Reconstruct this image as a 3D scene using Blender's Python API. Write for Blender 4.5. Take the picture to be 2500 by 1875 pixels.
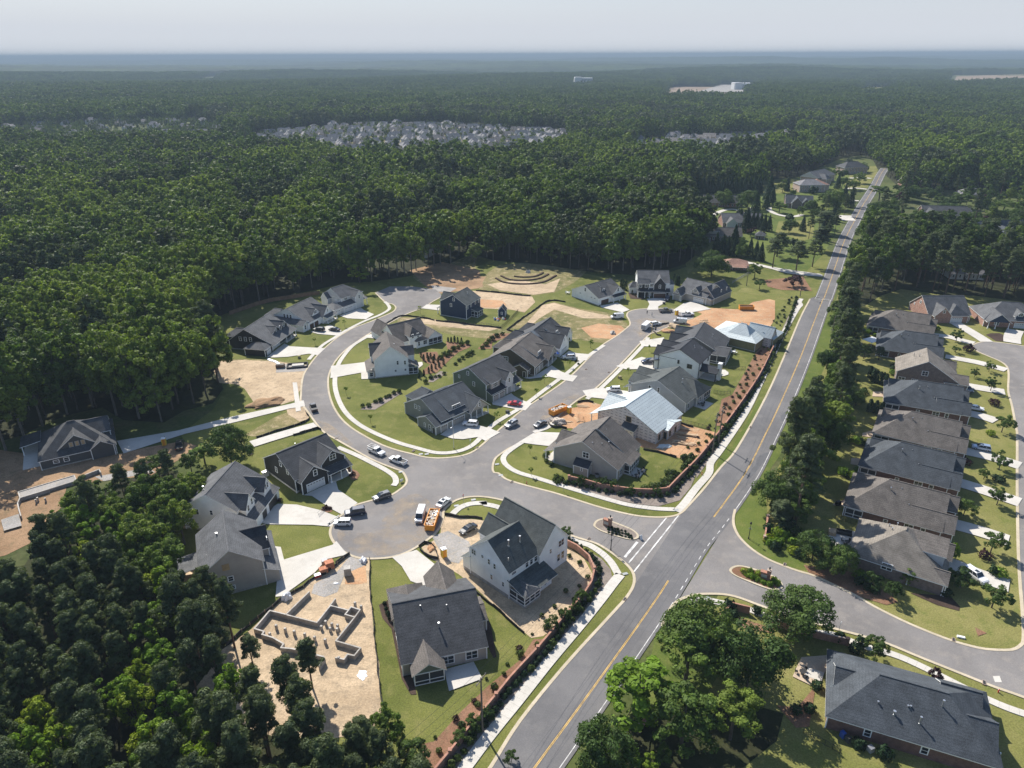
import bpy, bmesh, math, random
import numpy as np
from mathutils import Vector, Matrix
from mathutils.geometry import tessellate_polygon
R_ = math.radians
PI = math.pi
for o in list(bpy.data.objects): bpy.data.objects.remove(o)
sc = bpy.context.scene
COL = sc.collection
rnd = random.Random(7)
rng = np.random.default_rng(11)

# ---------------------------------------------------------------- camera, world, sun, exposure
FPX, HOR, ROLL, CAMH = 1734.0, 133.5, R_(0.23), 105.0
PITCH = math.atan((937.5 - HOR) / FPX)
cd = bpy.data.cameras.new('camera'); cam = bpy.data.objects.new('camera', cd); COL.objects.link(cam)
cd.sensor_width = 36; cd.lens = 36 * FPX / 2500; cd.clip_start = 1; cd.clip_end = 90000
cam.matrix_world = Matrix.Translation((0, 0, CAMH)) @ Matrix.Rotation(PI/2 - PITCH, 4, 'X') @ Matrix.Rotation(-ROLL, 4, 'Z')
sc.camera = cam
SUN_EL, SUN_AZ = R_(42), R_(29)            # sun stands behind the scene, 29 degrees left of straight ahead
w = bpy.data.worlds.new('World'); sc.world = w; w.use_nodes = True
nt = w.node_tree; bg = nt.nodes['Background']
sky = nt.nodes.new('ShaderNodeTexSky'); sky.sky_type = 'NISHITA'; sky.sun_disc = False
sky.sun_elevation = SUN_EL; sky.sun_rotation = -SUN_AZ
sky.altitude = 100; sky.air_density = 1.0; sky.dust_density = 0.8; sky.ozone_density = 2.5
tcw = nt.nodes.new('ShaderNodeTexCoord'); sxw = nt.nodes.new('ShaderNodeSeparateXYZ'); nt.links.new(tcw.outputs['Generated'], sxw.inputs[0])
rw = nt.nodes.new('ShaderNodeValToRGB'); nt.links.new(sxw.outputs[2], rw.inputs[0]); rw.color_ramp.elements[0].color = (1, 1, 1, 1); rw.color_ramp.elements[1].color = (0, 0, 0, 1); rw.color_ramp.elements[0].position = 0.03; rw.color_ramp.elements[1].position = 0.30
rc = nt.nodes.new('ShaderNodeValToRGB'); nt.links.new(sxw.outputs[2], rc.inputs[0]); rc.color_ramp.elements[0].color = (0.74, 0.77, 0.82, 1); rc.color_ramp.elements[1].color = (0.59, 0.635, 0.71, 1); rc.color_ramp.elements[1].position = 0.07
sc5 = nt.nodes.new('ShaderNodeVectorMath'); sc5.operation = 'SCALE'; sc5.inputs[3].default_value = 6.0; nt.links.new(rc.outputs[0], sc5.inputs[0])
mxw = nt.nodes.new('ShaderNodeMix'); mxw.data_type = 'RGBA'; nt.links.new(rw.outputs[0], mxw.inputs[0]); nt.links.new(sky.outputs[0], mxw.inputs[6]); nt.links.new(sc5.outputs[0], mxw.inputs[7])
nt.links.new(mxw.outputs[2], bg.inputs[0]); bg.inputs[1].default_value = 0.095
sl = bpy.data.lights.new('sun', 'SUN'); so = bpy.data.objects.new('sun', sl); COL.objects.link(so)
sl.energy = 4.6; sl.angle = R_(0.5); sl.color = (1.0, 0.95, 0.87)
sdir = Vector((math.sin(SUN_AZ)*math.cos(SUN_EL), -math.cos(SUN_AZ)*math.cos(SUN_EL), -math.sin(SUN_EL)))
so.rotation_euler = sdir.to_track_quat('-Z', 'Y').to_euler()
so.location = (-60, 100, 200)
vs = sc.view_settings; vs.view_transform = 'Standard'; vs.look = 'None'; vs.exposure = 0.86; vs.gamma = 1; vs.use_curve_mapping = False
cy = sc.cycles
cy.max_bounces = 5; cy.diffuse_bounces = 3; cy.glossy_bounces = 2; cy.transmission_bounces = 3; cy.transparent_max_bounces = 6; cy.volume_bounces = 0
cy.use_denoising = True; cy.caustics_reflective = False; cy.caustics_refractive = False

# ---------------------------------------------------------------- measured photo points -> real ground positions
_S = 400/2212.; _T = 1/2.765; _U = 600/2212.
WIN = {'a':(900,1350,_S),'b':(1100,1200,_S),'c':(400,1100,_S),'d':(600,1000,_S),'e':(550,660,_S),'f':(850,700,_S),'g':(950,800,_S),'h':(1300,940,_S),
 '1':(0,1275,_T),'2':(800,1275,_T),'3':(1600,1275,_T),'4':(0,875,_T),'5':(400,975,_T),'6':(1000,975,_T),'7':(1700,975,_T),'8':(500,675,_T),
 'P':(1100,575,_T),'Q':(1700,575,_T),'R':(1500,350,_U),'S':(1900,350,_U),'i':(1480,740,_S),'j':(1380,620,440/2212.),'k':(1150,760,300/2212.),
 'l':(2080,1000,_S),'m':(2050,1230,_S),'n':(2080,700,420/2212.),'o':(0,960,400/1269.),'p':(540,1320,400/1269.),'V':(1700,1425,_T),'N':(0,0,1.),
 'W':(1340,1500,700/1270.),'Y':(500,200,1000/2212.),'X':(1300,50,1200/2212.),'Z':(0,100,1000/2212.)}
def ray(px, py):
    x = px-1250; y = 937.5-py
    c, s = math.cos(ROLL), math.sin(ROLL); x, y = x*c+y*s, -x*s+y*c
    cp, sp = math.cos(PITCH), math.sin(PITCH)
    return x, FPX*cp+y*sp, -FPX*sp+y*cp
def G(px, py, z=0.0):
    r = ray(px, py); t = (z-CAMH)/r[2]
    return Vector((r[0]*t, r[1]*t))
def pts(s, z=0.0):
    out = []; w_ = 'N'
    for tok in s.split():
        if ':' in tok: w_, tok = tok.split(':')
        if tok == '': continue
        x, y = tok.split(','); o = WIN[w_]
        out.append(G(o[0]+float(x)*o[2], o[1]+float(y)*o[2], z))
    return out
def pt(s, z=0.0): return pts(s, z)[0]
def smooth(P, n=6, closed=False):
    out = []; N = len(P)
    rng_ = range(N) if closed else range(N-1)
    for i in rng_:
        p0 = P[(i-1) % N] if closed or i > 0 else P[0]*2-P[1]
        p1 = P[i]; p2 = P[(i+1) % N]
        p3 = P[(i+2) % N] if closed or i+2 < N else P[-1]*2-P[-2]
        for k in range(n):
            t = k/n
            out.append(0.5*((2*p1)+(p2-p0)*t+(2*p0-5*p1+4*p2-p3)*t*t+(3*p1-p0-3*p2+p3)*t**3))
    if not closed: out.append(P[-1])
    return out
def resample(P, step):
    out = [P[0].copy()]; acc = 0
    for a, b in zip(P[:-1], P[1:]):
        L = (b-a).length; d = step-acc
        while d <= L:
            out.append(a+(b-a)*(d/L)); d += step
        acc = L-(d-step)
    return out
def offset(P, d):
    out = []
    for i, p in enumerate(P):
        a = P[max(i-1, 0)]; b = P[min(i+1, len(P)-1)]; t = (b-a)
        if t.length < 1e-6: t = Vector((1, 0))
        t.normalize(); out.append(p+Vector((-t.y, t.x))*d)
    return out

# ---------------------------------------------------------------- mesh builder
class MB:
    def __init__(s): s.v = []; s.f = []; s.m = []
    def add(s, vs_, fs, mi=0):
        b = len(s.v); s.v += [tuple(q) for q in vs_]
        for f in fs: s.f.append(tuple(b+i for i in f)); s.m.append(mi)
    def box(s, c, d, rz=0, mi=0, tx=1.0, ty=1.0):
        hx, hy, hz = d[0]/2, d[1]/2, d[2]/2; cr, sr = math.cos(rz), math.sin(rz); V = []
        for z in (-1, 1):
            for x, y in ((-1,-1),(1,-1),(1,1),(-1,1)):
                kx = tx if z > 0 else 1; ky = ty if z > 0 else 1
                X, Y = x*hx*kx, y*hy*ky; V.append((c[0]+X*cr-Y*sr, c[1]+X*sr+Y*cr, c[2]+z*hz))
        s.add(V, [(3,2,1,0),(4,5,6,7),(0,1,5,4),(1,2,6,5),(2,3,7,6),(3,0,4,7)], mi)
    def seg(s, a, b, w_, z0, z1, mi=0):
        a = Vector(a[:2]); b = Vector(b[:2]); d = b-a
        s.box(((a.x+b.x)/2, (a.y+b.y)/2, (z0+z1)/2), (d.length, w_, z1-z0), math.atan2(d.y, d.x), mi)
    def prism(s, P, z0, z1, mi=0):
        n = len(P); V = [(p[0], p[1], z0) for p in P]+[(p[0], p[1], z1) for p in P]
        s.add(V, [tuple(range(n))[::-1], tuple(range(n, 2*n))]+[(i, (i+1) % n, n+(i+1) % n, n+i) for i in range(n)], mi)
    def cyl(s, a, b, r0, r1=None, n=8, mi=0, cap=True):
        r1 = r0 if r1 is None else r1
        a = Vector(a); b = Vector(b); d = (b-a).normalized()
        t = Vector((1, 0, 0)) if abs(d.x) < 0.9 else Vector((0, 1, 0)); u = d.cross(t).normalized(); q = d.cross(u)
        V = []
        for p, r in ((a, r0), (b, r1)):
            for k in range(n):
                an = 2*PI*k/n; V.append(p+u*math.cos(an)*r+q*math.sin(an)*r)
        F = [(k, (k+1) % n, n+(k+1) % n, n+k) for k in range(n)]
        if cap: F += [tuple(range(n))[::-1], tuple(range(n, 2*n))]
        s.add(V, F, mi)
    def tube(s, P, rs, n=6, mi=0):
        for i in range(len(P)-1): s.cyl(P[i], P[i+1], rs[i], rs[i+1], n, mi, cap=True)
    def build(s, name, mats, parent=None, smooth_=False, fix=True):
        me = bpy.data.meshes.new(name); me.from_pydata(s.v, [], s.f)
        if not isinstance(mats, (list, tuple)): mats = [mats]
        for m in mats: me.materials.append(m)
        if len(mats) > 1: me.polygons.foreach_set('material_index', s.m)
        if fix:
            bm = bmesh.new(); bm.from_mesh(me); bmesh.ops.recalc_face_normals(bm, faces=bm.faces); bm.to_mesh(me); bm.free()
        if smooth_: me.polygons.foreach_set('use_smooth', [True]*len(me.polygons))
        me.update()
        o = bpy.data.objects.new(name, me); COL.objects.link(o)
        if parent: o.parent = parent
        return o
def tag(o, label=None, cat=None, group=None, kind=None):
    if label: o['label'] = label
    if cat: o['category'] = cat
    if group: o['group'] = group
    if kind: o['kind'] = kind
    return o
def empty(name, loc, rz=0, label=None, cat=None, group=None, s=1.0):
    o = bpy.data.objects.new(name, None); COL.objects.link(o); o.location = (loc[0], loc[1], loc[2] if len(loc) > 2 else 0)
    o.rotation_euler = (0, 0, rz); o.scale = (s, s, s); o.empty_display_size = 0.3
    return tag(o, label, cat, group)
KIDS = {}
def dup(root, loc, rz=0, label=None, group=None, s=None):
    r = root.copy(); COL.objects.link(r); r.location = (loc[0], loc[1], loc[2] if len(loc) > 2 else 0); r.rotation_euler = (0, 0, rz)
    if s is not None: r.scale = s if hasattr(s, '__len__') else (s, s, s)
    if label: r['label'] = label
    if group: r['group'] = group
    key = root.name
    if key not in KIDS: KIDS[key] = [(c, list(c.children)) for c in root.children]
    for c, gs in KIDS[key]:
        d = c.copy(); COL.objects.link(d); d.parent = r
        for g in gs:
            e = g.copy(); COL.objects.link(e); e.parent = d
    return r
def poly_sheet(name, P, z, mat, kind='structure', parent=None, label=None, cat=None):
    P3 = [Vector((p[0], p[1], 0)) for p in P]
    tris = tessellate_polygon([P3])
    mb = MB(); mb.add([(p[0], p[1], z) for p in P], [t for t in tris])
    o = mb.build(name, mat, parent, fix=False)
    me = o.data
    if me.polygons and sum(p.normal.z for p in me.polygons) < 0: me.flip_normals()
    return tag(o, label, cat, None, kind)
def sheets(name, polys, z, mat, **k):
    mb = MB()
    for zi, P in enumerate(polys):
        P3 = [Vector((p[0], p[1], 0)) for p in P]
        for t in tessellate_polygon([P3]):
            a, b, c = [P3[i] for i in t]
            if (b-a).cross(c-a).z < 0: t = t[::-1]
            mb.add([(P[i][0], P[i][1], z+.0015*zi) for i in t], [(0, 1, 2)])
    return tag(mb.build(name, mat, None, fix=False), kind='structure', **k)
def strip_poly(P, w_):
    return offset(P, w_/2)+offset(P, -w_/2)[::-1]
def strips(name, lines, w_, z, mat, th=0.0, **k):
    mb = MB()
    for L in lines:
        ww = w_
        A, B = offset(L, ww/2), offset(L, -ww/2)
        for i in range(len(L)-1):
            mb.add([(A[i].x, A[i].y, z), (B[i].x, B[i].y, z), (B[i+1].x, B[i+1].y, z), (A[i+1].x, A[i+1].y, z)], [(0, 1, 2, 3)])
            if th:
                mb.add([(A[i].x, A[i].y, z), (A[i+1].x, A[i+1].y, z), (A[i+1].x, A[i+1].y, z-th), (A[i].x, A[i].y, z-th)], [(0, 1, 2, 3)])
                mb.add([(B[i].x, B[i].y, z), (B[i+1].x, B[i+1].y, z), (B[i+1].x, B[i+1].y, z-th), (B[i].x, B[i].y, z-th)], [(3, 2, 1, 0)])
    o = mb.build(name, mat, None, fix=False)
    if not k.get('thing'): tag(o, kind='structure')
    return o

# ---------------------------------------------------------------- materials
def newmat(name):
    m = bpy.data.materials.new(name); m.use_nodes = True
    n = m.node_tree; b = n.nodes['Principled BSDF']
    return m, n, b
def N(n, t, **k):
    x = n.nodes.new(t)
    for a, b in k.items(): setattr(x, a, b)
    return x
def noise_col(n, scale, c0, c1, coord='Object', detail=4, lo=0.35, hi=0.65, rough=0.6, vec=None):
    tc = N(n, 'ShaderNodeTexCoord'); no = N(n, 'ShaderNodeTexNoise'); no.inputs['Scale'].default_value = scale; no.inputs['Detail'].default_value = detail
    no.inputs['Roughness'].default_value = rough
    n.links.new(vec if vec else tc.outputs[coord], no.inputs['Vector'])
    r = N(n, 'ShaderNodeValToRGB'); r.color_ramp.elements[0].position = lo; r.color_ramp.elements[1].position = hi
    r.color_ramp.elements[0].color = (*c0, 1); r.color_ramp.elements[1].color = (*c1, 1)
    n.links.new(no.outputs['Fac'], r.inputs['Fac']); return r.outputs[0], no.outputs['Fac']
def mixc(n, a, b, fac, mode='MIX'):
    m = N(n, 'ShaderNodeMix', data_type='RGBA', blend_type=mode)
    for sock, val in ((m.inputs[6], a), (m.inputs[7], b), (m.inputs[0], fac)):
        if isinstance(val, (int, float)): sock.default_value = val
        elif isinstance(val, tuple): sock.default_value = (*val, 1)
        else: n.links.new(val, sock)
    return m.outputs[2]
def plain(name, c, rough=0.6, metal=0.0, spec=0.5, var=0.0, vs_=0.6):
    m, n, b = newmat(name); b.inputs['Roughness'].default_value = rough; b.inputs['Metallic'].default_value = metal
    b.inputs['Specular IOR Level'].default_value = spec
    if var:
        o, _ = noise_col(n, vs_, tuple(x*(1-var) for x in c), tuple(min(1, x*(1+var)) for x in c)); n.links.new(o, b.inputs['Base Color'])
    else:
        o, _ = noise_col(n, 1.5, tuple(x*0.95 for x in c), tuple(min(1, x*1.05) for x in c)); n.links.new(o, b.inputs['Base Color'])
    return m
def bump(n, b, h, strength, dist):
    bp = N(n, 'ShaderNodeBump'); bp.inputs['Strength'].default_value = strength; bp.inputs['Distance'].default_value = dist
    n.links.new(h, bp.inputs['Height']); n.links.new(bp.outputs[0], b.inputs['Normal'])
def ground_mat(name, c0, c1, c2, s1=0.15, s2=1.6, s3=9, fine=0.25, rough=0.95, amt=0.5, coord='Object', bumpd=0.03, rut=0):
    """large patches c0/c1, with spots of c2 and fine speckle"""
    m, n, b = newmat(name); b.inputs['Roughness'].default_value = rough; b.inputs['Specular IOR Level'].default_value = 0.12
    a, _ = noise_col(n, s1, c0, c1, coord, 5, 0.36, 0.62)
    _, f2 = noise_col(n, s2, c0, c1, coord, 5)
    r = N(n, 'ShaderNodeValToRGB'); r.color_ramp.elements[0].position = 0.5; r.color_ramp.elements[1].position = 0.68
    n.links.new(f2, r.inputs['Fac'])
    mm = N(n, 'ShaderNodeMath', operation='MULTIPLY'); mm.inputs[1].default_value = amt; n.links.new(r.outputs[0], mm.inputs[0])
    col = mixc(n, a, c2, mm.outputs[0])
    sp, f3 = noise_col(n, s3, (1-fine,)*3, (1+fine,)*3, coord, 3, 0.3, 0.7)
    col = mixc(n, col, sp, 1.0, 'MULTIPLY')
    n.links.new(col, b.inputs['Base Color'])
    if rut:
        ad = N(n, 'ShaderNodeMath', operation='MULTIPLY_ADD'); n.links.new(f2, ad.inputs[0]); ad.inputs[1].default_value = 3; n.links.new(f3, ad.inputs[2]); bump(n, b, ad.outputs[0], 0.5, rut)
    elif bumpd: bump(n, b, f3, 0.6, bumpd)
    return m
M = {}
M['ground'] = ground_mat('natural_ground', (0.045, 0.06, 0.018), (0.09, 0.11, 0.03), (0.12, 0.10, 0.055), 0.01, 0.08, 0.9)
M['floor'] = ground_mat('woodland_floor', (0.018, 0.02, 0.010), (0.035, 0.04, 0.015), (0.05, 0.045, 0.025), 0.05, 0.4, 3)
M['lawn'] = ground_mat('lawn_grass', (0.085, 0.100, 0.022), (0.145, 0.150, 0.040), (0.19, 0.175, 0.062), 0.045, 0.28, 3.5, 0.3, amt=0.6)
M['lawn2'] = ground_mat('yellowish_lawn_grass', (0.13, 0.135, 0.035), (0.20, 0.185, 0.065), (0.10, 0.125, 0.025), 0.05, 0.35, 3.5, 0.3, amt=0.6)  # lighter, yellower grass of the east side and far lawns
M['lawn3'] = ground_mat('green_lawn_grass', (0.065, 0.095, 0.018), (0.105, 0.130, 0.028), (0.15, 0.15, 0.045), 0.05, 0.35, 3.5, 0.25)
M['dry'] = ground_mat('dry_weedy_ground', (0.10, 0.105, 0.035), (0.22, 0.18, 0.085), (0.36, 0.28, 0.17), 0.06, 0.35, 2.5, 0.35, amt=0.75)
M['tan'] = ground_mat('bare_sandy_soil', (0.36, 0.27, 0.175), (0.49, 0.375, 0.25), (0.26, 0.205, 0.14), 0.09, 0.55, 3, 0.2, amt=0.8, rut=.16)
M['red'] = ground_mat('bare_red_clay', (0.35, 0.19, 0.10), (0.47, 0.28, 0.155), (0.40, 0.30, 0.19), 0.09, 0.45, 3, 0.22, amt=0.8, rut=.16)
M['brown'] = ground_mat('graded_brown_soil', (0.20, 0.125, 0.07), (0.34, 0.22, 0.13), (0.14, 0.11, 0.06), 0.06, 0.4, 3, 0.25, amt=0.6)
M['gravel'] = ground_mat('loose_grey_gravel', (0.24, 0.23, 0.215), (0.32, 0.30, 0.28), (0.36, 0.30, 0.22), 0.2, 1.1, 5, 0.3, amt=0.5)
M['mulch'] = ground_mat('reddish_mulch', (0.16, 0.085, 0.05), (0.24, 0.135, 0.085), (0.12, 0.10, 0.05), 0.15, 1.0, 5, 0.35, amt=0.5)
M['mulchdark'] = ground_mat('dark_brown_mulch', (0.045, 0.03, 0.024), (0.075, 0.05, 0.038), (0.05, 0.04, 0.03), 0.2, 1.5, 6, 0.35)
M['mulchgrey'] = ground_mat('greyish_stone_mulch', (0.19, 0.16, 0.135), (0.25, 0.21, 0.18), (0.15, 0.12, 0.095), 0.2, 1.2, 6, 0.3)
M['asphalt'] = ground_mat('light_worn_asphalt', (0.165, 0.154, 0.147), (0.212, 0.199, 0.19), (0.255, 0.23, 0.205), 0.06, 0.3, 6, 0.14, amt=0.6, bumpd=0.005)
M['asphalt2'] = ground_mat('main_road_asphalt', (0.118, 0.115, 0.117), (0.158, 0.153, 0.153), (0.185, 0.177, 0.17), 0.06, 0.25, 6, 0.12, amt=0.5, bumpd=0.005)
M['conc'] = ground_mat('pale_concrete', (0.46, 0.435, 0.39), (0.53, 0.50, 0.45), (0.42, 0.39, 0.34), 0.12, 0.7, 5, 0.08, amt=0.5, bumpd=0.003)
M['curb'] = ground_mat('kerb_concrete', (0.42, 0.36, 0.26), (0.50, 0.43, 0.32), (0.36, 0.30, 0.22), 0.15, 0.9, 5, 0.1, bumpd=0.003)
M['patio'] = ground_mat('patio_stone', (0.42, 0.33, 0.24), (0.48, 0.38, 0.28), (0.36, 0.30, 0.24), 0.3, 1.5, 4, 0.12)
M['yellow'] = plain('yellow_road_paint', (0.50, 0.31, 0.07), 0.8, var=0.35)
M['white_line'] = plain('white_road_paint', (0.52, 0.51, 0.49), 0.8, var=0.4)
M['tar'] = plain('dark_patch_asphalt', (0.085, 0.085, 0.09), 0.8, var=0.12)
M['field'] = ground_mat('ploughed_field_soil', (0.22, 0.165, 0.12), (0.28, 0.21, 0.15), (0.19, 0.15, 0.10), 0.004, 0.03, 0.3, 0.1)
def shingle(name, c, k=0.3):
    m, n, b = newmat(name); b.inputs['Roughness'].default_value = 0.85; b.inputs['Specular IOR Level'].default_value = 0.25
    a, _ = noise_col(n, 0.45, tuple(x*0.80 for x in c), tuple(x*1.22 for x in c), detail=5)
    sp, f = noise_col(n, 7.0, (1-k,)*3, (1+k*1.1,)*3, detail=2, lo=0.38, hi=0.62)
    col = mixc(n, a, sp, 1.0, 'MULTIPLY')
    tc = N(n, 'ShaderNodeTexCoord'); wv = N(n, 'ShaderNodeTexWave', bands_direction='Z'); wv.inputs['Scale'].default_value = 1.1; wv.inputs['Distortion'].default_value = 0.3
    n.links.new(tc.outputs['Object'], wv.inputs['Vector'])
    r = N(n, 'ShaderNodeValToRGB'); r.color_ramp.elements[0].position = 0.0; r.color_ramp.elements[1].position = 0.4
    r.color_ramp.elements[0].color = (0.8, 0.8, 0.8, 1); n.links.new(wv.outputs['Fac'], r.inputs['Fac'])
    col = mixc(n, col, r.outputs[0], 0.8, 'MULTIPLY')
    n.links.new(col, b.inputs['Base Color']); bump(n, b, f, 0.5, 0.02)
    return m
def siding(name, c, vert=False, k=0.72):
    m, n, b = newmat(name); b.inputs['Roughness'].default_value = 0.6; b.inputs['Specular IOR Level'].default_value = 0.3
    tc = N(n, 'ShaderNodeTexCoord'); sx = N(n, 'ShaderNodeSeparateXYZ'); n.links.new(tc.outputs['Object'], sx.inputs[0])
    mu = N(n, 'ShaderNodeMath', operation='MULTIPLY'); mu.inputs[1].default_value = 1/0.2
    if vert:
        ad = N(n, 'ShaderNodeMath', operation='ADD'); n.links.new(sx.outputs[0], ad.inputs[0]); n.links.new(sx.outputs[1], ad.inputs[1]); n.links.new(ad.outputs[0], mu.inputs[0]); mu.inputs[1].default_value = 1/0.42
    else: n.links.new(sx.outputs[2], mu.inputs[0])
    fr = N(n, 'ShaderNodeMath', operation='FRACT'); n.links.new(mu.outputs[0], fr.inputs[0])
    r = N(n, 'ShaderNodeValToRGB'); r.color_ramp.elements[0].position = 0.0; r.color_ramp.elements[1].position = 0.22
    r.color_ramp.elements[0].color = (k, k, k, 1); n.links.new(fr.outputs[0], r.inputs['Fac'])
    a, _ = noise_col(n, 0.35, tuple(x*0.93 for x in c), tuple(min(1, x*1.07) for x in c))
    n.links.new(mixc(n, a, r.outputs[0], 1.0, 'MULTIPLY'), b.inputs['Base Color'])
    bump(n, b, fr.outputs[0], 0.4, 0.02)
    return m
def brick(name, c1, c2, mortar, scale=4.0):
    m, n, b = newmat(name); b.inputs['Roughness'].default_value = 0.85
    tc = N(n, 'ShaderNodeTexCoord'); sx = N(n, 'ShaderNodeSeparateXYZ'); n.links.new(tc.outputs['Object'], sx.inputs[0])
    ad = N(n, 'ShaderNodeMath', operation='ADD'); n.links.new(sx.outputs[0], ad.inputs[0]); n.links.new(sx.outputs[1], ad.inputs[1])
    cx = N(n, 'ShaderNodeCombineXYZ'); n.links.new(ad.outputs[0], cx.inputs[0]); n.links.new(sx.outputs[2], cx.inputs[1])
    br = N(n, 'ShaderNodeTexBrick'); br.inputs['Scale'].default_value = scale; br.inputs['Mortar Size'].default_value = 0.03
    br.inputs['Color1'].default_value = (*c1, 1); br.inputs['Color2'].default_value = (*c2, 1); br.inputs['Mortar'].default_value = (*mortar, 1)
    n.links.new(cx.outputs[0], br.inputs['Vector'])
    sp, _ = noise_col(n, 1.2, (0.8,)*3, (1.2,)*3)
    n.links.new(mixc(n, br.outputs['Color'], sp, 1.0, 'MULTIPLY'), b.inputs['Base Color'])
    return m
M['r_dark'] = shingle('charcoal_shingles', (0.062, 0.064, 0.068)); M['r_black'] = shingle('black_shingles', (0.036, 0.039, 0.046))
M['r_mid'] = shingle('grey_shingles', (0.098, 0.10, 0.104)); M['r_brown'] = shingle('brownish_grey_shingles', (0.118, 0.105, 0.094))
M['r_tan'] = shingle('weathered_tan_shingles', (0.19, 0.168, 0.142), 0.2); M['r_blue'] = shingle('slate_blue_shingles', (0.058, 0.066, 0.075))
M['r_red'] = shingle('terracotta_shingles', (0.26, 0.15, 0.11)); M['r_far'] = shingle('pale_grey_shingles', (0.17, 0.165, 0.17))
M['r_green'] = shingle('greenish_grey_shingles', (0.072, 0.08, 0.078))
M['s_white'] = siding('white_siding', (0.84, 0.84, 0.82), k=.8); M['s_grey'] = siding('beige_grey_siding', (0.38, 0.345, 0.305)); M['s_black'] = siding('black_siding', (0.032, 0.032, 0.034))
M['s_navy'] = siding('navy_siding', (0.022, 0.042, 0.085)); M['s_green'] = siding('sage_green_siding', (0.135, 0.165, 0.125)); M['s_brown'] = siding('dark_bronze_siding', (0.085, 0.07, 0.05))
M['s_slate'] = siding('grey_green_siding', (0.23, 0.235, 0.21)); M['s_light'] = siding('light_grey_siding', (0.60, 0.60, 0.59)); M['s_bb'] = siding('white_board_and_batten', (0.74, 0.74, 0.73), True)
M['s_blue'] = siding('grey_blue_siding', (0.42, 0.44, 0.45)); M['s_char'] = siding('charcoal_siding', (0.075, 0.078, 0.082)); M['s_tan'] = siding('warm_beige_siding', (0.42, 0.38, 0.33))
M['b_red'] = brick('red_brick', (0.27, 0.105, 0.07), (0.33, 0.14, 0.09), (0.38, 0.33, 0.28)); M['b_brown'] = brick('brown_brick', (0.15, 0.105, 0.085), (0.20, 0.14, 0.11), (0.22, 0.19, 0.17))
M['b_dark'] = brick('dark_red_brick', (0.13, 0.055, 0.042), (0.17, 0.075, 0.055), (0.16, 0.13, 0.11)); M['b_wall'] = brick('orange_red_brick', (0.30, 0.13, 0.085), (0.36, 0.17, 0.11), (0.36, 0.28, 0.22))
M['b_pink'] = brick('pinkish_brick', (0.36, 0.25, 0.20), (0.42, 0.30, 0.24), (0.45, 0.40, 0.36))
M['block'] = brick('grey_concrete_block', (0.36, 0.335, 0.30), (0.42, 0.39, 0.35), (0.30, 0.28, 0.25), 2.4)
M['trim'] = plain('white_trim', (0.82, 0.82, 0.80), 0.5); M['blacktrim'] = plain('black_trim', (0.03, 0.03, 0.03), 0.5)
M['glass'] = plain('dark_window_glass', (0.025, 0.032, 0.04), 0.12, 0.0, 0.6)
M['screen'] = plain('dark_insect_screen', (0.03, 0.034, 0.04), 0.8)
M['door'] = plain('dark_door', (0.04, 0.035, 0.035), 0.5); M['doorwhite'] = plain('white_garage_door_panels', (0.60, 0.60, 0.59), 0.5)
M['doorgrey'] = plain('beige_garage_door_panels', (0.36, 0.33, 0.29), 0.5); M['doorbrown'] = plain('brown_garage_door_panels', (0.09, 0.045, 0.03), 0.5)
M['black'] = plain('matt_black', (0.018, 0.018, 0.018), 0.7); M['metal'] = plain('galvanised_metal', (0.55, 0.56, 0.57), 0.35, 0.8); M['grey'] = plain('mid_grey_paint', (0.30, 0.31, 0.31), 0.6)
M['wood'] = plain('raw_lumber', (0.55, 0.40, 0.25), 0.8, var=0.2); M['oldwood'] = plain('weathered_pole_wood', (0.17, 0.14, 0.11), 0.9, var=0.2); M['fence'] = plain('brown_fence_boards', (0.15, 0.095, 0.06), 0.9, var=0.25)
M['silt'] = plain('black_silt_fabric', (0.022, 0.021, 0.020), 0.9); M['plastic'] = plain('white_plastic_wrap', (0.72, 0.72, 0.72), 0.4)
M['orange'] = plain('orange_yellow_paint', (0.68, 0.27, 0.025), 0.5, var=0.12); M['rubble'] = plain('mixed_light_debris', (0.40, 0.34, 0.28), 0.9, var=0.6, vs_=2.0)
M['yellowp'] = plain('yellow_plastic', (0.68, 0.44, 0.03), 0.5); M['brickpal'] = plain('orange_brick_stack', (0.42, 0.17, 0.09), 0.9, var=0.25, vs_=2)
M['tyre'] = plain('tyre_rubber', (0.02, 0.02, 0.02), 0.85); M['rim'] = plain('alloy_rim', (0.45, 0.45, 0.46), 0.35, 0.7)
M['red'+'paint'] = plain('red_paint', (0.45, 0.02, 0.02), 0.35)
M['bluep'] = plain('blue_plastic', (0.03, 0.09, 0.35), 0.5); M['whitep'] = plain('white_paint', (0.75, 0.75, 0.74), 0.4)
M['skin'] = plain('skin', (0.45, 0.28, 0.2), 0.6); M['denim'] = plain('dark_clothing', (0.03, 0.035, 0.05), 0.8); M['hair'] = plain('dark_hair', (0.02, 0.014, 0.01), 0.7)
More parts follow.
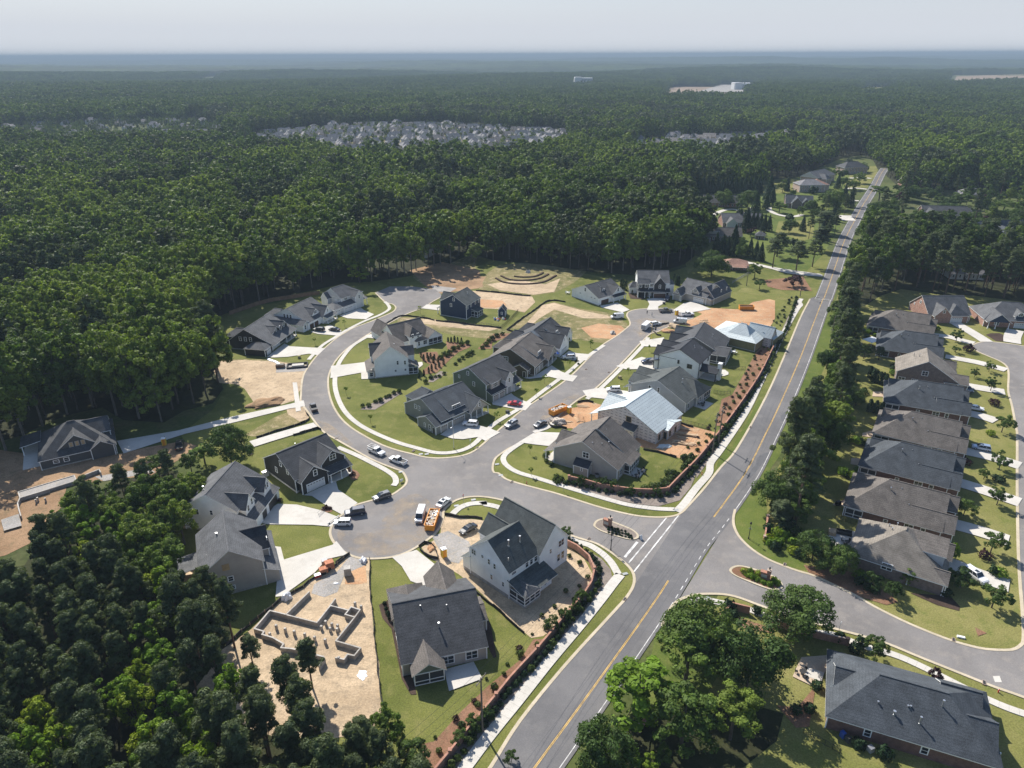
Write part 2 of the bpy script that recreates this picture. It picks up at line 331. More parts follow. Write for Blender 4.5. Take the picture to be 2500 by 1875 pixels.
def sheathing(name, base, mark, sx_, sz_, mat_rough=0.5, seams=True):
    """pale building wrap with rows of dark printed dashes, as it comes off the roll"""
    m, n, b = newmat(name); b.inputs['Roughness'].default_value = mat_rough
    tc = N(n, 'ShaderNodeTexCoord'); s = N(n, 'ShaderNodeSeparateXYZ'); n.links.new(tc.outputs['Object'], s.inputs[0])
    ad = N(n, 'ShaderNodeMath', operation='ADD'); n.links.new(s.outputs[0], ad.inputs[0]); n.links.new(s.outputs[1], ad.inputs[1])
    def band(src, period, lo, hi):
        a = N(n, 'ShaderNodeMath', operation='DIVIDE'); a.inputs[1].default_value = period; n.links.new(src, a.inputs[0])
        f = N(n, 'ShaderNodeMath', operation='FRACT'); n.links.new(a.outputs[0], f.inputs[0])
        g = N(n, 'ShaderNodeMath', operation='GREATER_THAN'); g.inputs[1].default_value = lo; n.links.new(f.outputs[0], g.inputs[0])
        l = N(n, 'ShaderNodeMath', operation='LESS_THAN'); l.inputs[1].default_value = hi; n.links.new(f.outputs[0], l.inputs[0])
        q = N(n, 'ShaderNodeMath', operation='MULTIPLY'); n.links.new(g.outputs[0], q.inputs[0]); n.links.new(l.outputs[0], q.inputs[1]); return q.outputs[0]
    x = band(ad.outputs[0], sx_, 0.0, 0.6); z = band(s.outputs[2], sz_, 0.36, 0.62)
    q = N(n, 'ShaderNodeMath', operation='MULTIPLY'); n.links.new(x, q.inputs[0]); n.links.new(z, q.inputs[1])
    no = N(n, 'ShaderNodeTexNoise'); no.inputs['Scale'].default_value = 7; n.links.new(tc.outputs['Object'], no.inputs['Vector'])
    g = N(n, 'ShaderNodeMath', operation='GREATER_THAN'); g.inputs[1].default_value = 0.47; n.links.new(no.outputs['Fac'], g.inputs[0])
    q2 = N(n, 'ShaderNodeMath', operation='MULTIPLY'); n.links.new(q.outputs[0], q2.inputs[0]); n.links.new(g.outputs[0], q2.inputs[1])
    a, _ = noise_col(n, 0.4, tuple(t*0.92 for t in base), tuple(min(1, t*1.06) for t in base))
    col = mixc(n, a, mark, q2.outputs[0])
    if seams:
        sm = band(s.outputs[2], sz_*1.5, 0.0, 0.05); col = mixc(n, col, tuple(t*0.7 for t in base), sm)
    n.links.new(col, b.inputs['Base Color']); return m
M['wrap'] = sheathing('white_house_wrap', (0.66, 0.60, 0.58), (0.06, 0.04, 0.07), 1.5, 0.95)
M['under'] = sheathing('pale_roof_underlay', (0.46, 0.51, 0.51), (0.24, 0.27, 0.30), 1.1, 0.42, 0.5)
M['osb'] = plain('oriented_strand_board', (0.42, 0.30, 0.16), 0.8, var=0.2)
M['sheathgreen'] = plain('olive_sheathing', (0.24, 0.21, 0.10), 0.8, var=0.1)
# ---------------------------------------------------------------- ground, roads, paths
def hill(x, y):
    r = math.hypot(x, y)
    k = min(1, max(0, (r-900)/2500.))
    q = min(1, max(0, (r-4200)/6000.))
    return q*24*(math.sin(x/1900+.5)*math.cos(y/1500)+.6*math.sin((x+y)/900))+k*(9*math.sin(x/410+1.3)*math.cos(y/530+0.4)+7*math.sin((x+0.6*y)/760+2.0)+5*math.sin((0.8*x-y)/300))-k*2
# one sheet to the horizon; polar rings keep the relief of the far land
mb = MB(); RAD = [0, 60, 120, 200, 300, 420, 560, 720, 900]+[900*1.07**k for k in range(1, 64)]; NA = 220
V = [(0, 0, 0)]; F = []
for r in RAD[1:]:
    for k in range(NA):
        a = 2*PI*k/NA; x, y = r*math.cos(a), r*math.sin(a); V.append((x, y, hill(x, y)))
for k in range(NA): F.append((0, 1+k, 1+(k+1) % NA))
for i in range(len(RAD)-2):
    for k in range(NA):
        a = 1+i*NA+k; b = 1+i*NA+(k+1) % NA; F.append((a, a+NA, b+NA, b))
mb.add(V, F); g = mb.build('ground', M['ground'], None, True, fix=False); tag(g, kind='structure')

DEV = pts('p:-900,850 500,400 7:0,0 Q:640,300')   # (kept for reference of the site corner points)
LAWN = ['N:440,1060 520,1000 560,930 555,860 500,800 540,760 700,735 790,690 880,690 960,680 1040,650 1150,625 1230,640 1320,650 1450,672 1560,690 1680,650 1700,640 1720,600 1780,560 1900,560 2010,600 2060,640 2035,740 1975,900 1830,1170 1700,1400 1500,1640 1330,1875 1150,2100 700,2000 690,1750 560,1640 470,1580 430,1480 420,1300 500,1150']
sheets('lawn', [pts(s) for s in LAWN], 0.02, M['lawn'])
# right residential side and verges
sheets('lawn_east', [pts('N:2060,650 2200,700 2600,700 2900,900 2900,1700 2600,2100 1300,2100 1500,1875 1660,1640 1780,1400 1850,1230 1950,1050 2010,880')], 0.02, M['lawn2'])
sheets('verge_grass', [pts('Q:890,455 870,560 790,800 640,1210 480,1500 7:300,620 260,760 265,860 300,930 380,1010 480,1080 600,1125 700,1150 760,1150 700,1060 620,950 480,900 480,820 470,640 500,470 640,270 740,90 800,-60 Q:960,660 1000,560 960,450'),
   pts('3:80,640 250,530 290,560 480,640 560,700 500,900 300,1250 150,1500 0,1800 -180,1900 -240,1650 -60,1060 0,760'),
   pts('6:1840,760 1930,690 2030,560 2110,450 2212,330 7:250,380 370,180 460,0 420,0 340,160 210,370 6:2160,290 2080,430 2060,500 1960,640 1860,740'),
   pts('R:570,490 780,480 1000,440 1300,440 1660,300 2050,180 2140,220 2200,300 2100,480 2060,700 1880,1000 1700,1180 1500,1160 1300,1080 1000,1000 900,700 700,650 650,560')], 0.035, M['lawn3'])
sheets('far_lawn', [pts('R:570,490 780,490 890,600 880,650 700,650 600,600'), pts('R:1320,380 1640,320 1660,440 1560,455 1330,440'), pts('S:640,220 900,200 880,330 640,310'), pts('S:600,330 860,320 800,400 600,400'), pts('R:1480,700 1800,690 1790,850 1700,880 1450,800'), pts('R:1700,1440 1100,1340 1150,1300 1500,1330'), pts('R:640,1080 730,1010 800,1040 660,1180')], 0.05, M['lawn2'])
sheets('weedy_lot', [pts('P:380,640 450,590 640,460 700,450 900,500 1060,520 1190,590 1200,620 1120,680 1060,730 820,700 790,660 640,600'), pts('8:1300,270 1560,290 1850,340 2010,350 2010,400 1900,420 1700,400 1560,370 1300,310'), pts('P:180,350 250,250 330,200 500,185 700,205 920,240 860,300 780,350 700,385 560,405 400,385 200,365'), pts('8:60,560 400,560 640,590 600,640 300,600 80,600'), pts('4:1650,520 1850,400 1960,355 2040,370 2080,410 1900,480 1740,530'), pts('N:1000,640 1130,600 1170,610 1160,660 1100,700 1040,700 1010,680'), pts('P:400,640 120,590 100,640 300,660 420,700 600,740 560,700')], 0.045, M['dry'])
sheets('bare_soil', [pts('p:990,110 1150,145 1160,450 1190,800 1225,950 2:350,1150 370,1290 300,1400 100,1450 -200,1500 1:1700,1400 1300,1150 1480,900 1500,860 p:0,850 230,690 500,430 700,300'),
   pts('6:245,785 330,800 520,820 620,900 1020,985 1090,1010 1180,1080 1235,1180 1250,1230 1190,1350 1070,1450 960,1560 900,1600 820,1612 740,1545 600,1420 440,1270 330,1180 190,1100 120,1060 80,1000 150,960 185,940 210,900 215,840'),
   pts('8:100,572 250,565 400,570 650,592 700,600 660,680 648,760 600,840 520,865 400,870 330,850 270,760 220,730 100,720 60,640'),
   pts('P:130,372 300,388 550,412 572,450 500,520 400,500 200,492 180,440'), pts('P:470,640 620,470 700,455 900,510 1060,540 1100,560 900,560 700,500 600,560 480,660'), pts('f:700,430 1100,440 2050,560 1900,600 1500,560 1000,500 760,440'), pts('8:550,890 690,880 706,960 640,980 560,930'), pts('P:250,330 460,300 640,330 740,290 700,380 560,400 330,370')], 0.06, M['tan'])
sheets('clay_soil', [pts('P:860,1130 920,1115 1010,1142 1520,1262 1790,1330 1800,1400 1640,1500 1560,1510 1400,1450 1290,1430 1000,1312 750,1300 660,1250 640,1210 700,1180 860,1160'),
   pts('P:1640,508 1720,500 1760,490 1960,500 2040,450 2150,430 2190,440 2190,560 2140,650 2080,740 1880,745 1700,640 1560,600 1470,620 1400,655 1390,612 1500,580 1640,560 1700,530'), pts('P:200,432 350,440 380,470 300,490 200,485'), pts('P:880,625 1000,595 1150,610 1190,640 1100,700 950,690'), pts('p:960,270 1010,200 1120,190 1130,330 1060,340 960,340')], 0.075, M['red'])
sheets('graded_soil', [pts('4:-400,560 150,640 780,650 1000,600 1230,560 1330,590 1200,690 1020,790 680,830 450,870 420,1000 200,1250 40,1330 -500,1450 -900,900'), pts('8:1500,40 1580,0 1900,0 1850,80 1640,110'), pts('N:1000,660 1080,640 1170,660 1180,700 1060,720')], 0.06, M['brown'])
sheets('gravel_pad', [pts('p:1000,120 1130,150 1120,190 960,260 900,400 800,440 700,410 720,340 900,240'), pts('6:150,925 260,890 400,960 420,1010 330,1110 250,1090 190,1000'), pts('4:640,800 1000,740 1050,770 700,830'), pts('8:490,590 700,600 680,640 480,650'), pts('8:1530,60 1700,80 1650,110 1540,100')], 0.09, M['gravel'])
sheets('mulch_bed', [pts('2:590,1655 630,1500 720,1480 900,1280 1080,1110 1300,930 1390,790 1480,790 1500,830 1430,870 1250,1060 1090,1250 950,1430 760,1655'),
   pts('i:1480,1659 1560,1300 1700,1240 2050,620 2130,560 2212,560 2212,640 2100,900 1900,1220 1700,1500 1580,1659'),    pts('d:1370,780 1420,800 1500,830 1545,880 1500,950 1430,955 1390,900'), pts('d:1010,1350 1080,1320 1160,1340 1170,1380 1060,1400'), pts('f:1320,740 1650,780 1640,820 1500,880 1400,960 1200,1160 1020,1190 1000,1140 1200,980 1350,880 1330,800'), pts('k:120,680 300,480 420,400 700,400 690,430 560,500 380,560 370,680'),
   pts('f:950,890 1200,880 1250,1000 1180,1090 1000,1000'), pts('3:550,640 800,720 790,750 600,720'), pts('3:820,1240 960,1250 1060,1130 1075,1150 1040,1380 950,1390'), pts('3:1000,290 1300,330 1500,430 1640,540 1560,560 1300,480 1040,350'), pts('R:1350,1230 1700,1200 1780,1330 1500,1320 1380,1290'), pts('7:1880,1540 1960,1580 1900,1600')], 0.085, M['mulch'])
sheets('dark_mulch_bed', [pts('2:345,560 420,520 430,600 590,1110 600,1165 560,1165 500,1060 430,720 370,650'), pts('2:1050,620 1100,690 1140,910 1120,920 1060,800'), pts('n:1720,620 1780,600 1900,600 1985,640 1970,710 1850,700'), pts('j:770,480 880,480 1000,540 950,560 800,550'), pts('3:1720,480 1990,500 2055,570 2050,600 1900,560')], 0.09, M['mulchdark'])
sheets('stone_mulch_bed', [pts('2:1640,165 1750,190 1850,250 1910,320 1925,400 1870,480 1700,690 1480,940 1260,1200 1060,1430 880,1655 780,1655 960,1430 1250,1075 1430,885 1740,510 1800,380 1770,280'), pts('h:500,1345 700,1370 1100,1420 1500,1480 1810,1470 2000,1300 2212,1080 2212,1200 2140,1380 1990,1560 1700,1640 1400,1610 900,1500 500,1400'), pts('Q:0,1540 250,1215 420,965 520,765 600,590 680,420 690,470 600,640 430,1000 320,1200 100,1500 0,1640'), pts('h:260,1270 420,1250 480,1370 330,1380'), pts('f:1080,1290 1100,1240 1250,1140 1340,1160 1150,1290'), pts('8:1050,900 1080,880 1320,770 1330,790 1150,900')], 0.095, M['mulchgrey'])
# roads: closed outlines, corners rounded by the curve
loop = smooth(pts('8:1600,138 1540,170 1480,210 1400,240 1330,270 1240,320 1180,350 1090,400 1030,440 960,490 900,550 860,610 835,680 835,760 850,830 880,900 930,970 1000,1030 1100,1090 1200,1140 1300,1175 1400,1200 1480,1220 1560,1228 1640,1225 1720,1215 1800,1190 1870,1140 1965,1055 2110,930 P:530,1150 800,960 1000,760 1120,680 1190,625 1212,600 1205,570 1190,540 1205,515 1260,500 1330,494 1400,492 1480,497 1560,503 1640,514'), 5)
back = smooth(pts('P:1640,560 1590,575 1530,600 1460,622 1400,650 1350,665 1310,700 1270,740 1130,890 1000,1015 930,1070 860,1110 760,1190 660,1280 500,1388 410,1430 340,1475 300,1510 285,1560 290,1600 6:600,500 650,540 740,570 850,600 1000,640 1250,720 1400,760 1550,790 1700,798 1800,785 1850,755'), 5)
mainL = smooth(pts('6:1850,755 1900,700 1990,600 2100,460 2212,330 Q:470,1090 600,800 700,560 770,425'), 4)
yel = pts('2:1400,1655 1800,1110 2212,530 6:1900,985 2050,800 7:330,500 470,230 Q:560,1150 700,830 800,570 855,430 S:410,1400 490,1180 590,890 680,710 760,560 860,400 925,275 960,225')
yel0 = [yel[0]+(yel[0]-yel[1])*1.5]+yel; ysm = smooth(yel0, 6)
far_i = min(range(len(ysm)), key=lambda i: (ysm[i]-mainL[-1]).length)
lf = offset(ysm, 3.9); rf = offset(ysm, -4.0)
sw_ret = smooth(pts('2:2010,520 2055,450 2070,395 2060,340 2020,290 1960,240 1890,190 1800,140 1640,90 1480,0 6:830,800 740,740 650,690 560,668 500,660 5:2120,658 2050,662 1980,680 1930,710 1890,750 1885,800 1865,860 1830,910 1780,950 1720,990 1640,1035 1550,1065 1470,1075 1400,1078 1330,1075 1260,1055 1200,1020 1150,970 1125,920 1125,880 1150,830 1210,775 1270,730 1310,710 1420,680 1530,650 1580,620 1620,590 1640,560 1635,530 1610,490 1560,470 1480,440 1390,400 1300,350 1230,310 1160,270 1090,230 1040,180 975,90 8:650,850 650,790 655,720 670,660 700,610 750,545 800,495 850,450 900,410 950,380 1000,350 1110,310 1180,280 1265,243 1290,212 1268,188 1225,178 1190,150 1150,110'), 4)
topcap = pts('8:1250,68 1400,68 1560,90 1590,115')
botL = smooth(pts('2:740,2212 850,2000 1000,1790 1110,1640 1300,1340 1600,970 1900,640 2010,520'), 4)
# residential streets as one sheet
sheets('street', [loop+back[:]+[mainL[0]]+[pt('2:2212,330')]+sw_ret+topcap], 0.10, M['asphalt'])
main_poly = botL+[Vector(p) for p in []]
i0 = min(range(len(ysm)), key=lambda i: (ysm[i]-mainL[0]).length)
mp = botL+[mainL[0]]+mainL+lf[far_i+1:]+rf[::-1]
sheets('main_road', [mp], 0.115, M['asphalt2'])
# east side streets
eN = smooth(pts('7:262,745 250,800 255,860 290,930 370,1010 480,1080 600,1130 700,1165 800,1195 1000,1290 1100,1340 1200,1400 1400,1500 1600,1585 V:1750,395 1900,435 2000,448 2120,450 2180,425 2208,370 7:2198,1400 2185,1250 2172,1000 2165,600 2165,250 Q:2158,1300 2130,1150 2105,1050 2108,940 2095,885 2050,850 1980,820 1900,785 1868,755 1880,732 1960,718 2100,730 2212,748 2400,790'), 5)
eE = pts('Q:2650,900 2600,1500 7:2700,400 2700,1200 V:2700,300 2900,1000')
eS = smooth(pts('V:2700,960 2212,770 2000,695 1800,615 1500,495 1290,408 1100,350 930,305 3:860,620 700,562 560,510 450,488 300,488 200,510 130,550 75,630 40,720'), 5)
sheets('side_street', [eN+eE+eS], 0.105, M['asphalt'])
# kerbs
def kerbline(Ps): return [resample(P, 1.2) for P in Ps]
island1 = smooth(pts('6:1240,850 1262,820 1310,810 1400,838 1500,880 1545,918 1535,945 1480,950 1400,930 1300,897 1255,872'), 5, True)
island2 = smooth(pts('3:498,325 530,300 590,298 700,328 800,368 850,408 860,445 820,462 760,455 650,415 530,362'), 5, True)
strips('kerb', kerbline([loop, back, mainL, sw_ret, botL, eN, eS]), 0.62, 0.16, M['curb'], 0.12)
for nm, isl, mt in (('gravel_island', island1, 'mulchgrey'), ('planted_island', island2, 'mulch')):
    mb = MB(); A = isl; c = sum(A, Vector((0, 0)))/len(A); n = len(A); B = [p+(c-p).normalized()*0.55 for p in A]
    mb.add([(p.x, p.y, 0.1) for p in A]+[(p.x, p.y, 0.24) for p in A]+[(p.x, p.y, 0.24) for p in B]+[(p.x, p.y, 0.2) for p in B], [(i, (i+1) % n, n+(i+1) % n, n+i) for i in range(n)]+[(n+i, n+(i+1) % n, 2*n+(i+1) % n, 2*n+i) for i in range(n)]+[(2*n+i, 2*n+(i+1) % n, 3*n+(i+1) % n, 3*n+i) for i in range(n)])
    mb.add([(p.x, p.y, 0.21) for p in B], [tuple(range(n))], 1)
    tag(mb.build('traffic_island', [M['curb'], M[mt]], None), kind='structure')
# footpaths
SW = [('2:850,1770 930,1655 1100,1430 1300,1185 1500,935 1700,700 1850,515 1930,410 1985,345', 2.2), ('6:1030,915 1120,960 1210,985 1290,1035 1350,1090 1390,1150 1400,1180 1450,1190', 1.7),
 ('6:1800,758 1850,710 1935,600 2020,500 2032,430 2100,340 Q:330,1200 430,1000 520,800 600,640 680,500 705,470 695,450 712,425', 2.0),
 ('6:1790,745 1700,742 1600,732 1450,708 1200,637 1000,577 850,530 740,498 670,460 635,420 640,380 700,330 790,272 860,230', 1.6), ('P:560,1330 650,1300 700,1262', 1.5), ('P:920,1105 1000,1045 1140,910 1300,742 1335,690', 1.5),
 ('8:1095,408 1000,468 940,535 900,600 880,680 882,760 910,850 960,930 1040,1000 1150,1060 1300,1122 1450,1165 1550,1190 1650,1192 1750,1170 1830,1122 1950,1000 P:480,1160 640,1040 800,920 880,850 950,800 1040,740', 1.6),
 ('8:1215,172 1235,190 1245,222 1180,262 1080,302 960,362 880,412 800,462 740,520 700,565', 1.5), ('5:1175,325 1300,378 1420,438 1500,480 1555,520 1568,560 1545,592', 1.6), ('5:1950,775 2000,732 2080,705 2200,702 6:480,705 600,730 700,790', 1.7),
 ('3:240,530 330,525 450,548 600,582 720,625 860,690 1000,740 1200,762 1400,838 1600,893 1800,978 V:2000,800 2300,910', 1.6)]
lines = []
mbs = MB()
for s, w_ in SW:
    L = resample(smooth(pts(s), 6), 1.5); A, B = offset(L, w_/2), offset(L, -w_/2)
    for i in range(len(L)-1):
        sh = 0.014
        mbs.add([(A[i].x, A[i].y, 0.17), (B[i].x, B[i].y, 0.17), (B[i+1].x+(B[i].x-B[i+1].x)*sh, B[i+1].y+(B[i].y-B[i+1].y)*sh, 0.17), (A[i+1].x+(A[i].x-A[i+1].x)*sh, A[i+1].y+(A[i].y-A[i+1].y)*sh, 0.17)], [(0, 1, 2, 3)])
        mbs.add([(A[i].x, A[i].y, 0.17), (A[i+1].x, A[i+1].y, 0.17), (A[i+1].x, A[i+1].y, 0.0), (A[i].x, A[i].y, 0.0)], [(0, 1, 2, 3)]); mbs.add([(B[i].x, B[i].y, 0.17), (B[i+1].x, B[i+1].y, 0.17), (B[i+1].x, B[i+1].y, 0.0), (B[i].x, B[i].y, 0.0)], [(3, 2, 1, 0)])
tag(mbs.build('footpath', M['conc'], None, fix=False), kind='structure')
DRV = ['2:435,240 600,190 740,300 700,420 640,430 560,400 500,300', '5:725,992 790,1000 812,1085 1140,985 1165,960 1240,1050 1100,1082 1020,1172 800,1332 755,1336 770,1150', '5:640,835 700,750 770,708 900,714 1060,752 1185,800 1130,862 1000,850 700,846',
 '5:945,650 1160,550 1178,612 1308,702 1200,780 1130,742 1000,655', '4:2050,285 2060,325 1960,340 1600,430 1250,512 835,645 790,560 1200,490 1570,395 1960,310', '4:1975,165 2005,165 2032,355 1998,362',
 'e:560,1175 800,990 870,1030 1230,1050 1355,1055 1250,1150 1130,1130 850,1172 640,1182', 'e:1150,835 1420,740 1570,815 1545,890 1450,880 1250,862', 'e:1540,615 1830,505 1870,540 2010,598 1900,665 1650,652', 'f:990,295 1060,243 1240,250 1230,325',
 'f:230,670 460,590 460,690 400,705 255,695', 'f:-230,1075 0,1050 250,1020 270,1160 180,1165 0,1197 -240,1240', 'f:175,1165 280,1145 285,1250 180,1252', 'k:1130,1180 1450,980 1620,1090 1780,1150 1920,1170 1830,1275 1650,1242 1400,1182 1200,1205 1050,1225 935,1205',
 'k:1590,850 1760,720 1900,762 2150,780 2080,890 1860,892', 'g:1390,1015 1650,890 1680,920 1780,980 1930,1030 1840,1125 1740,1110 1400,1045', 'g:690,1450 1000,1240 1200,1320 1370,1370 1500,1420 1300,1535 1200,1482 1000,1512 850,1502', 'h:380,650 340,830 200,828 0,805 -170,780 -60,700 100,640',
 'P:890,1050 1010,1030 1250,1060 1200,1125 1010,1102 920,1092', 'P:1115,885 1290,822 1400,850 1390,905 1180,905', 'P:1275,715 1440,690 1450,755 1290,750', 'j:420,640 640,600 790,690 700,722 620,702 450,662', 'j:1000,555 1090,545 1250,550 1225,602 1140,650 1140,690 1000,690 1032,620', 'j:1460,605 1560,585 1790,680 1500,730 1370,720 1320,695']
drv = [pts(s) for s in DRV]
for s, w_ in [('m:1500,270 1900,380 2300,510', 5), ('m:1450,800 1900,980 2330,1130', 5), ('l:1440,990 1800,1100 2280,1265', 5), ('l:1500,560 1900,650 2280,770', 5), ('l:1560,50 1800,110 2030,190', 5), ('n:1440,1270 1700,1315 2030,1370', 5), ('n:1200,900 1600,975 1850,1040 2030,1090', 4.5), ('n:1010,620 1250,650 1450,705 1620,745', 4.5), ('n:1290,450 1450,540 1650,660 1740,720', 5), ('n:2100,560 2060,650 2060,740', 6), ('R:850,680 900,640 1000,600 1100,600 1200,640 1240,580', 4), ('R:1390,570 1400,610 1500,650 1620,660 1700,640', 4), ('R:1170,1070 1400,1120 1600,1170 1880,1195', 4), ('S:600,410 700,405 800,415', 4), ('S:640,315 760,310 850,320', 4), ('S:650,515 740,520', 4), ('S:590,650 640,700', 9), ('S:1710,980 1760,1010 1720,1060', 7), ('S:1750,680 1850,690', 7), ('4:1700,582 1900,520 2140,452', 4.2), ('Q:400,200 600,235 840,268', 3.5)]:
    L = resample(smooth(pts(s), 5), 2.0); drv.append(offset(L, w_/2)+offset(L, -w_/2)[::-1])
sheets('driveway', drv, 0.175, M['conc'])
sheets('patio', [pts('2:785,1000 985,945 1045,1060 820,1145'), pts('i:1535,905 1600,905 1650,940 1650,970 1590,990 1530,985'), pts('f:945,1025 1000,1020 1010,1060 960,1100 940,1090'), pts('7:865,930 1000,880 1090,900 1040,1030 960,1010 905,965'), pts('3:1010,980 1140,1020 1120,1080 1010,1040')], 0.2, M['conc'])
sheets('brick_patio', [pts('3:985,915 1180,900 1150,1010 1050,1105 925,1045'), pts('7:1045,400 1110,400 1100,450 1040,440'), pts('7:1120,230 1200,210 1190,260 1120,250'), pts('7:920,710 1000,680 1010,720 930,720'), pts('n:270,1355 400,1350 400,1420 260,1415')], 0.18, M['patio'])
# road paint
def seg_lines(name, L, w_, z, mat): return strips(name, L, w_, z, M[mat])
iN0 = 0
def sub(L, a, b):
    i = min(range(len(L)), key=lambda k: (L[k]-a).length); j = min(range(len(L)), key=lambda k: (L[k]-b).length); i, j = min(i, j), max(i, j); return L[i:j+1]
yd = resample(ysm, 1.5)
y1 = sub(yd, yd[0], pt('6:1755,1220')); y2 = sub(yd, pt('6:2050,800'), yd[-1])
strips('centre_line', [offset(y1, .11), offset(y1, -.11), offset(y2, .11), offset(y2, -.11)], 0.12, 0.125, M['yellow'])
wl = offset(yd, -3.35)
w1 = sub(wl, wl[0], pt('3:45,640')); w2 = sub(wl, pt('7:235,770'), wl[-1]); wd = sub(wl, pt('3:60,620'), pt('7:225,785')); ds = []
for i in range(0, len(wd)-1, 2): ds.append(wd[i:i+2])
strips('edge_line', [w1, w2], 0.14, 0.126, M['white_line']); strips('dashed_edge_line', ds, 0.14, 0.126, M['white_line'])
wl2 = sub(offset(yd, 3.45), mainL[-1], yd[-1]); strips('west_edge_line', [wl2], 0.13, 0.126, M['white_line'])
strips('crossing_line', [pts('6:1480,1105 1735,800'), pts('6:1515,1165 1815,785')], 0.3, 0.127, M['white_line']); strips('stop_line', [pts('6:1452,1068 1537,965')], 0.6, 0.127, M['white_line'])
strips('road_seam', [offset(yd, 1.75), offset(yd, -1.7), offset(yd, .35)], 0.07, 0.12, M['tar'])
blob = smooth(pts('7:370,480 400,440 410,400 450,370 490,362 470,400 420,470 360,540 330,600 340,560'), 4, True)
sheets('tar_patch', [blob, smooth(pts('7:575,110 600,85 632,75 610,110 585,150 570,135'), 4, True), smooth(pts('Q:660,1095 672,1080 668,1110 655,1118'), 3, True)], 0.122, M['tar'])
mdu, n, b = newmat('dusty_film'); b.inputs['Base Color'].default_value = (.42, .33, .23, 1); b.inputs['Roughness'].default_value = .95; _, f = noise_col(n, .22, (0,)*3, (1,)*3, detail=6); r = N(n, 'ShaderNodeValToRGB'); r.color_ramp.elements[0].position = .42; r.color_ramp.elements[1].position = .72; r.color_ramp.elements[1].color = (.62,)*3+(1,); n.links.new(f, r.inputs[0]); n.links.new(r.outputs[0], b.inputs['Alpha'])
sheets('road_dust', [smooth(pts('5:1560,700 1700,640 1800,700 1850,800 1830,900 1750,960 1600,1040 1400,1055 1280,1030 1180,950 1200,880 1400,900'), 4, True), smooth(pts('P:640,1240 800,1160 900,1090 820,1080 700,1150 600,1240'), 4, True), smooth(pts('P:1220,580 1320,560 1500,590 1400,640 1280,690'), 4, True), smooth(pts('5:1020,150 1100,160 1200,230 1300,330 1240,310 1100,230'), 4, True)], .118, mdu)
sheets('drain_patch', [pts('V:2000,628 2045,625 2062,668 2015,668')], 0.13, M['conc'])
# pond terraces of dark silt sock
for s, q in (('P:430,278 480,283 560,280 610,262 630,245', 'innermost'), ('P:340,275 400,300 500,305 600,292 670,258', 'middle'), ('P:305,290 360,318 480,330 620,318 720,268', 'outermost')):
    mb = MB()
    L = resample(smooth(pts(s), 6), 2.0)
    for a, b in zip(L[:-1], L[1:]): mb.seg(a, b, 1.0, 0, 0.55)
    tag(mb.build('pond_terrace', M['mulchdark'], None), q+' dark curved terrace of the dry sandy retention pond', 'terrace')

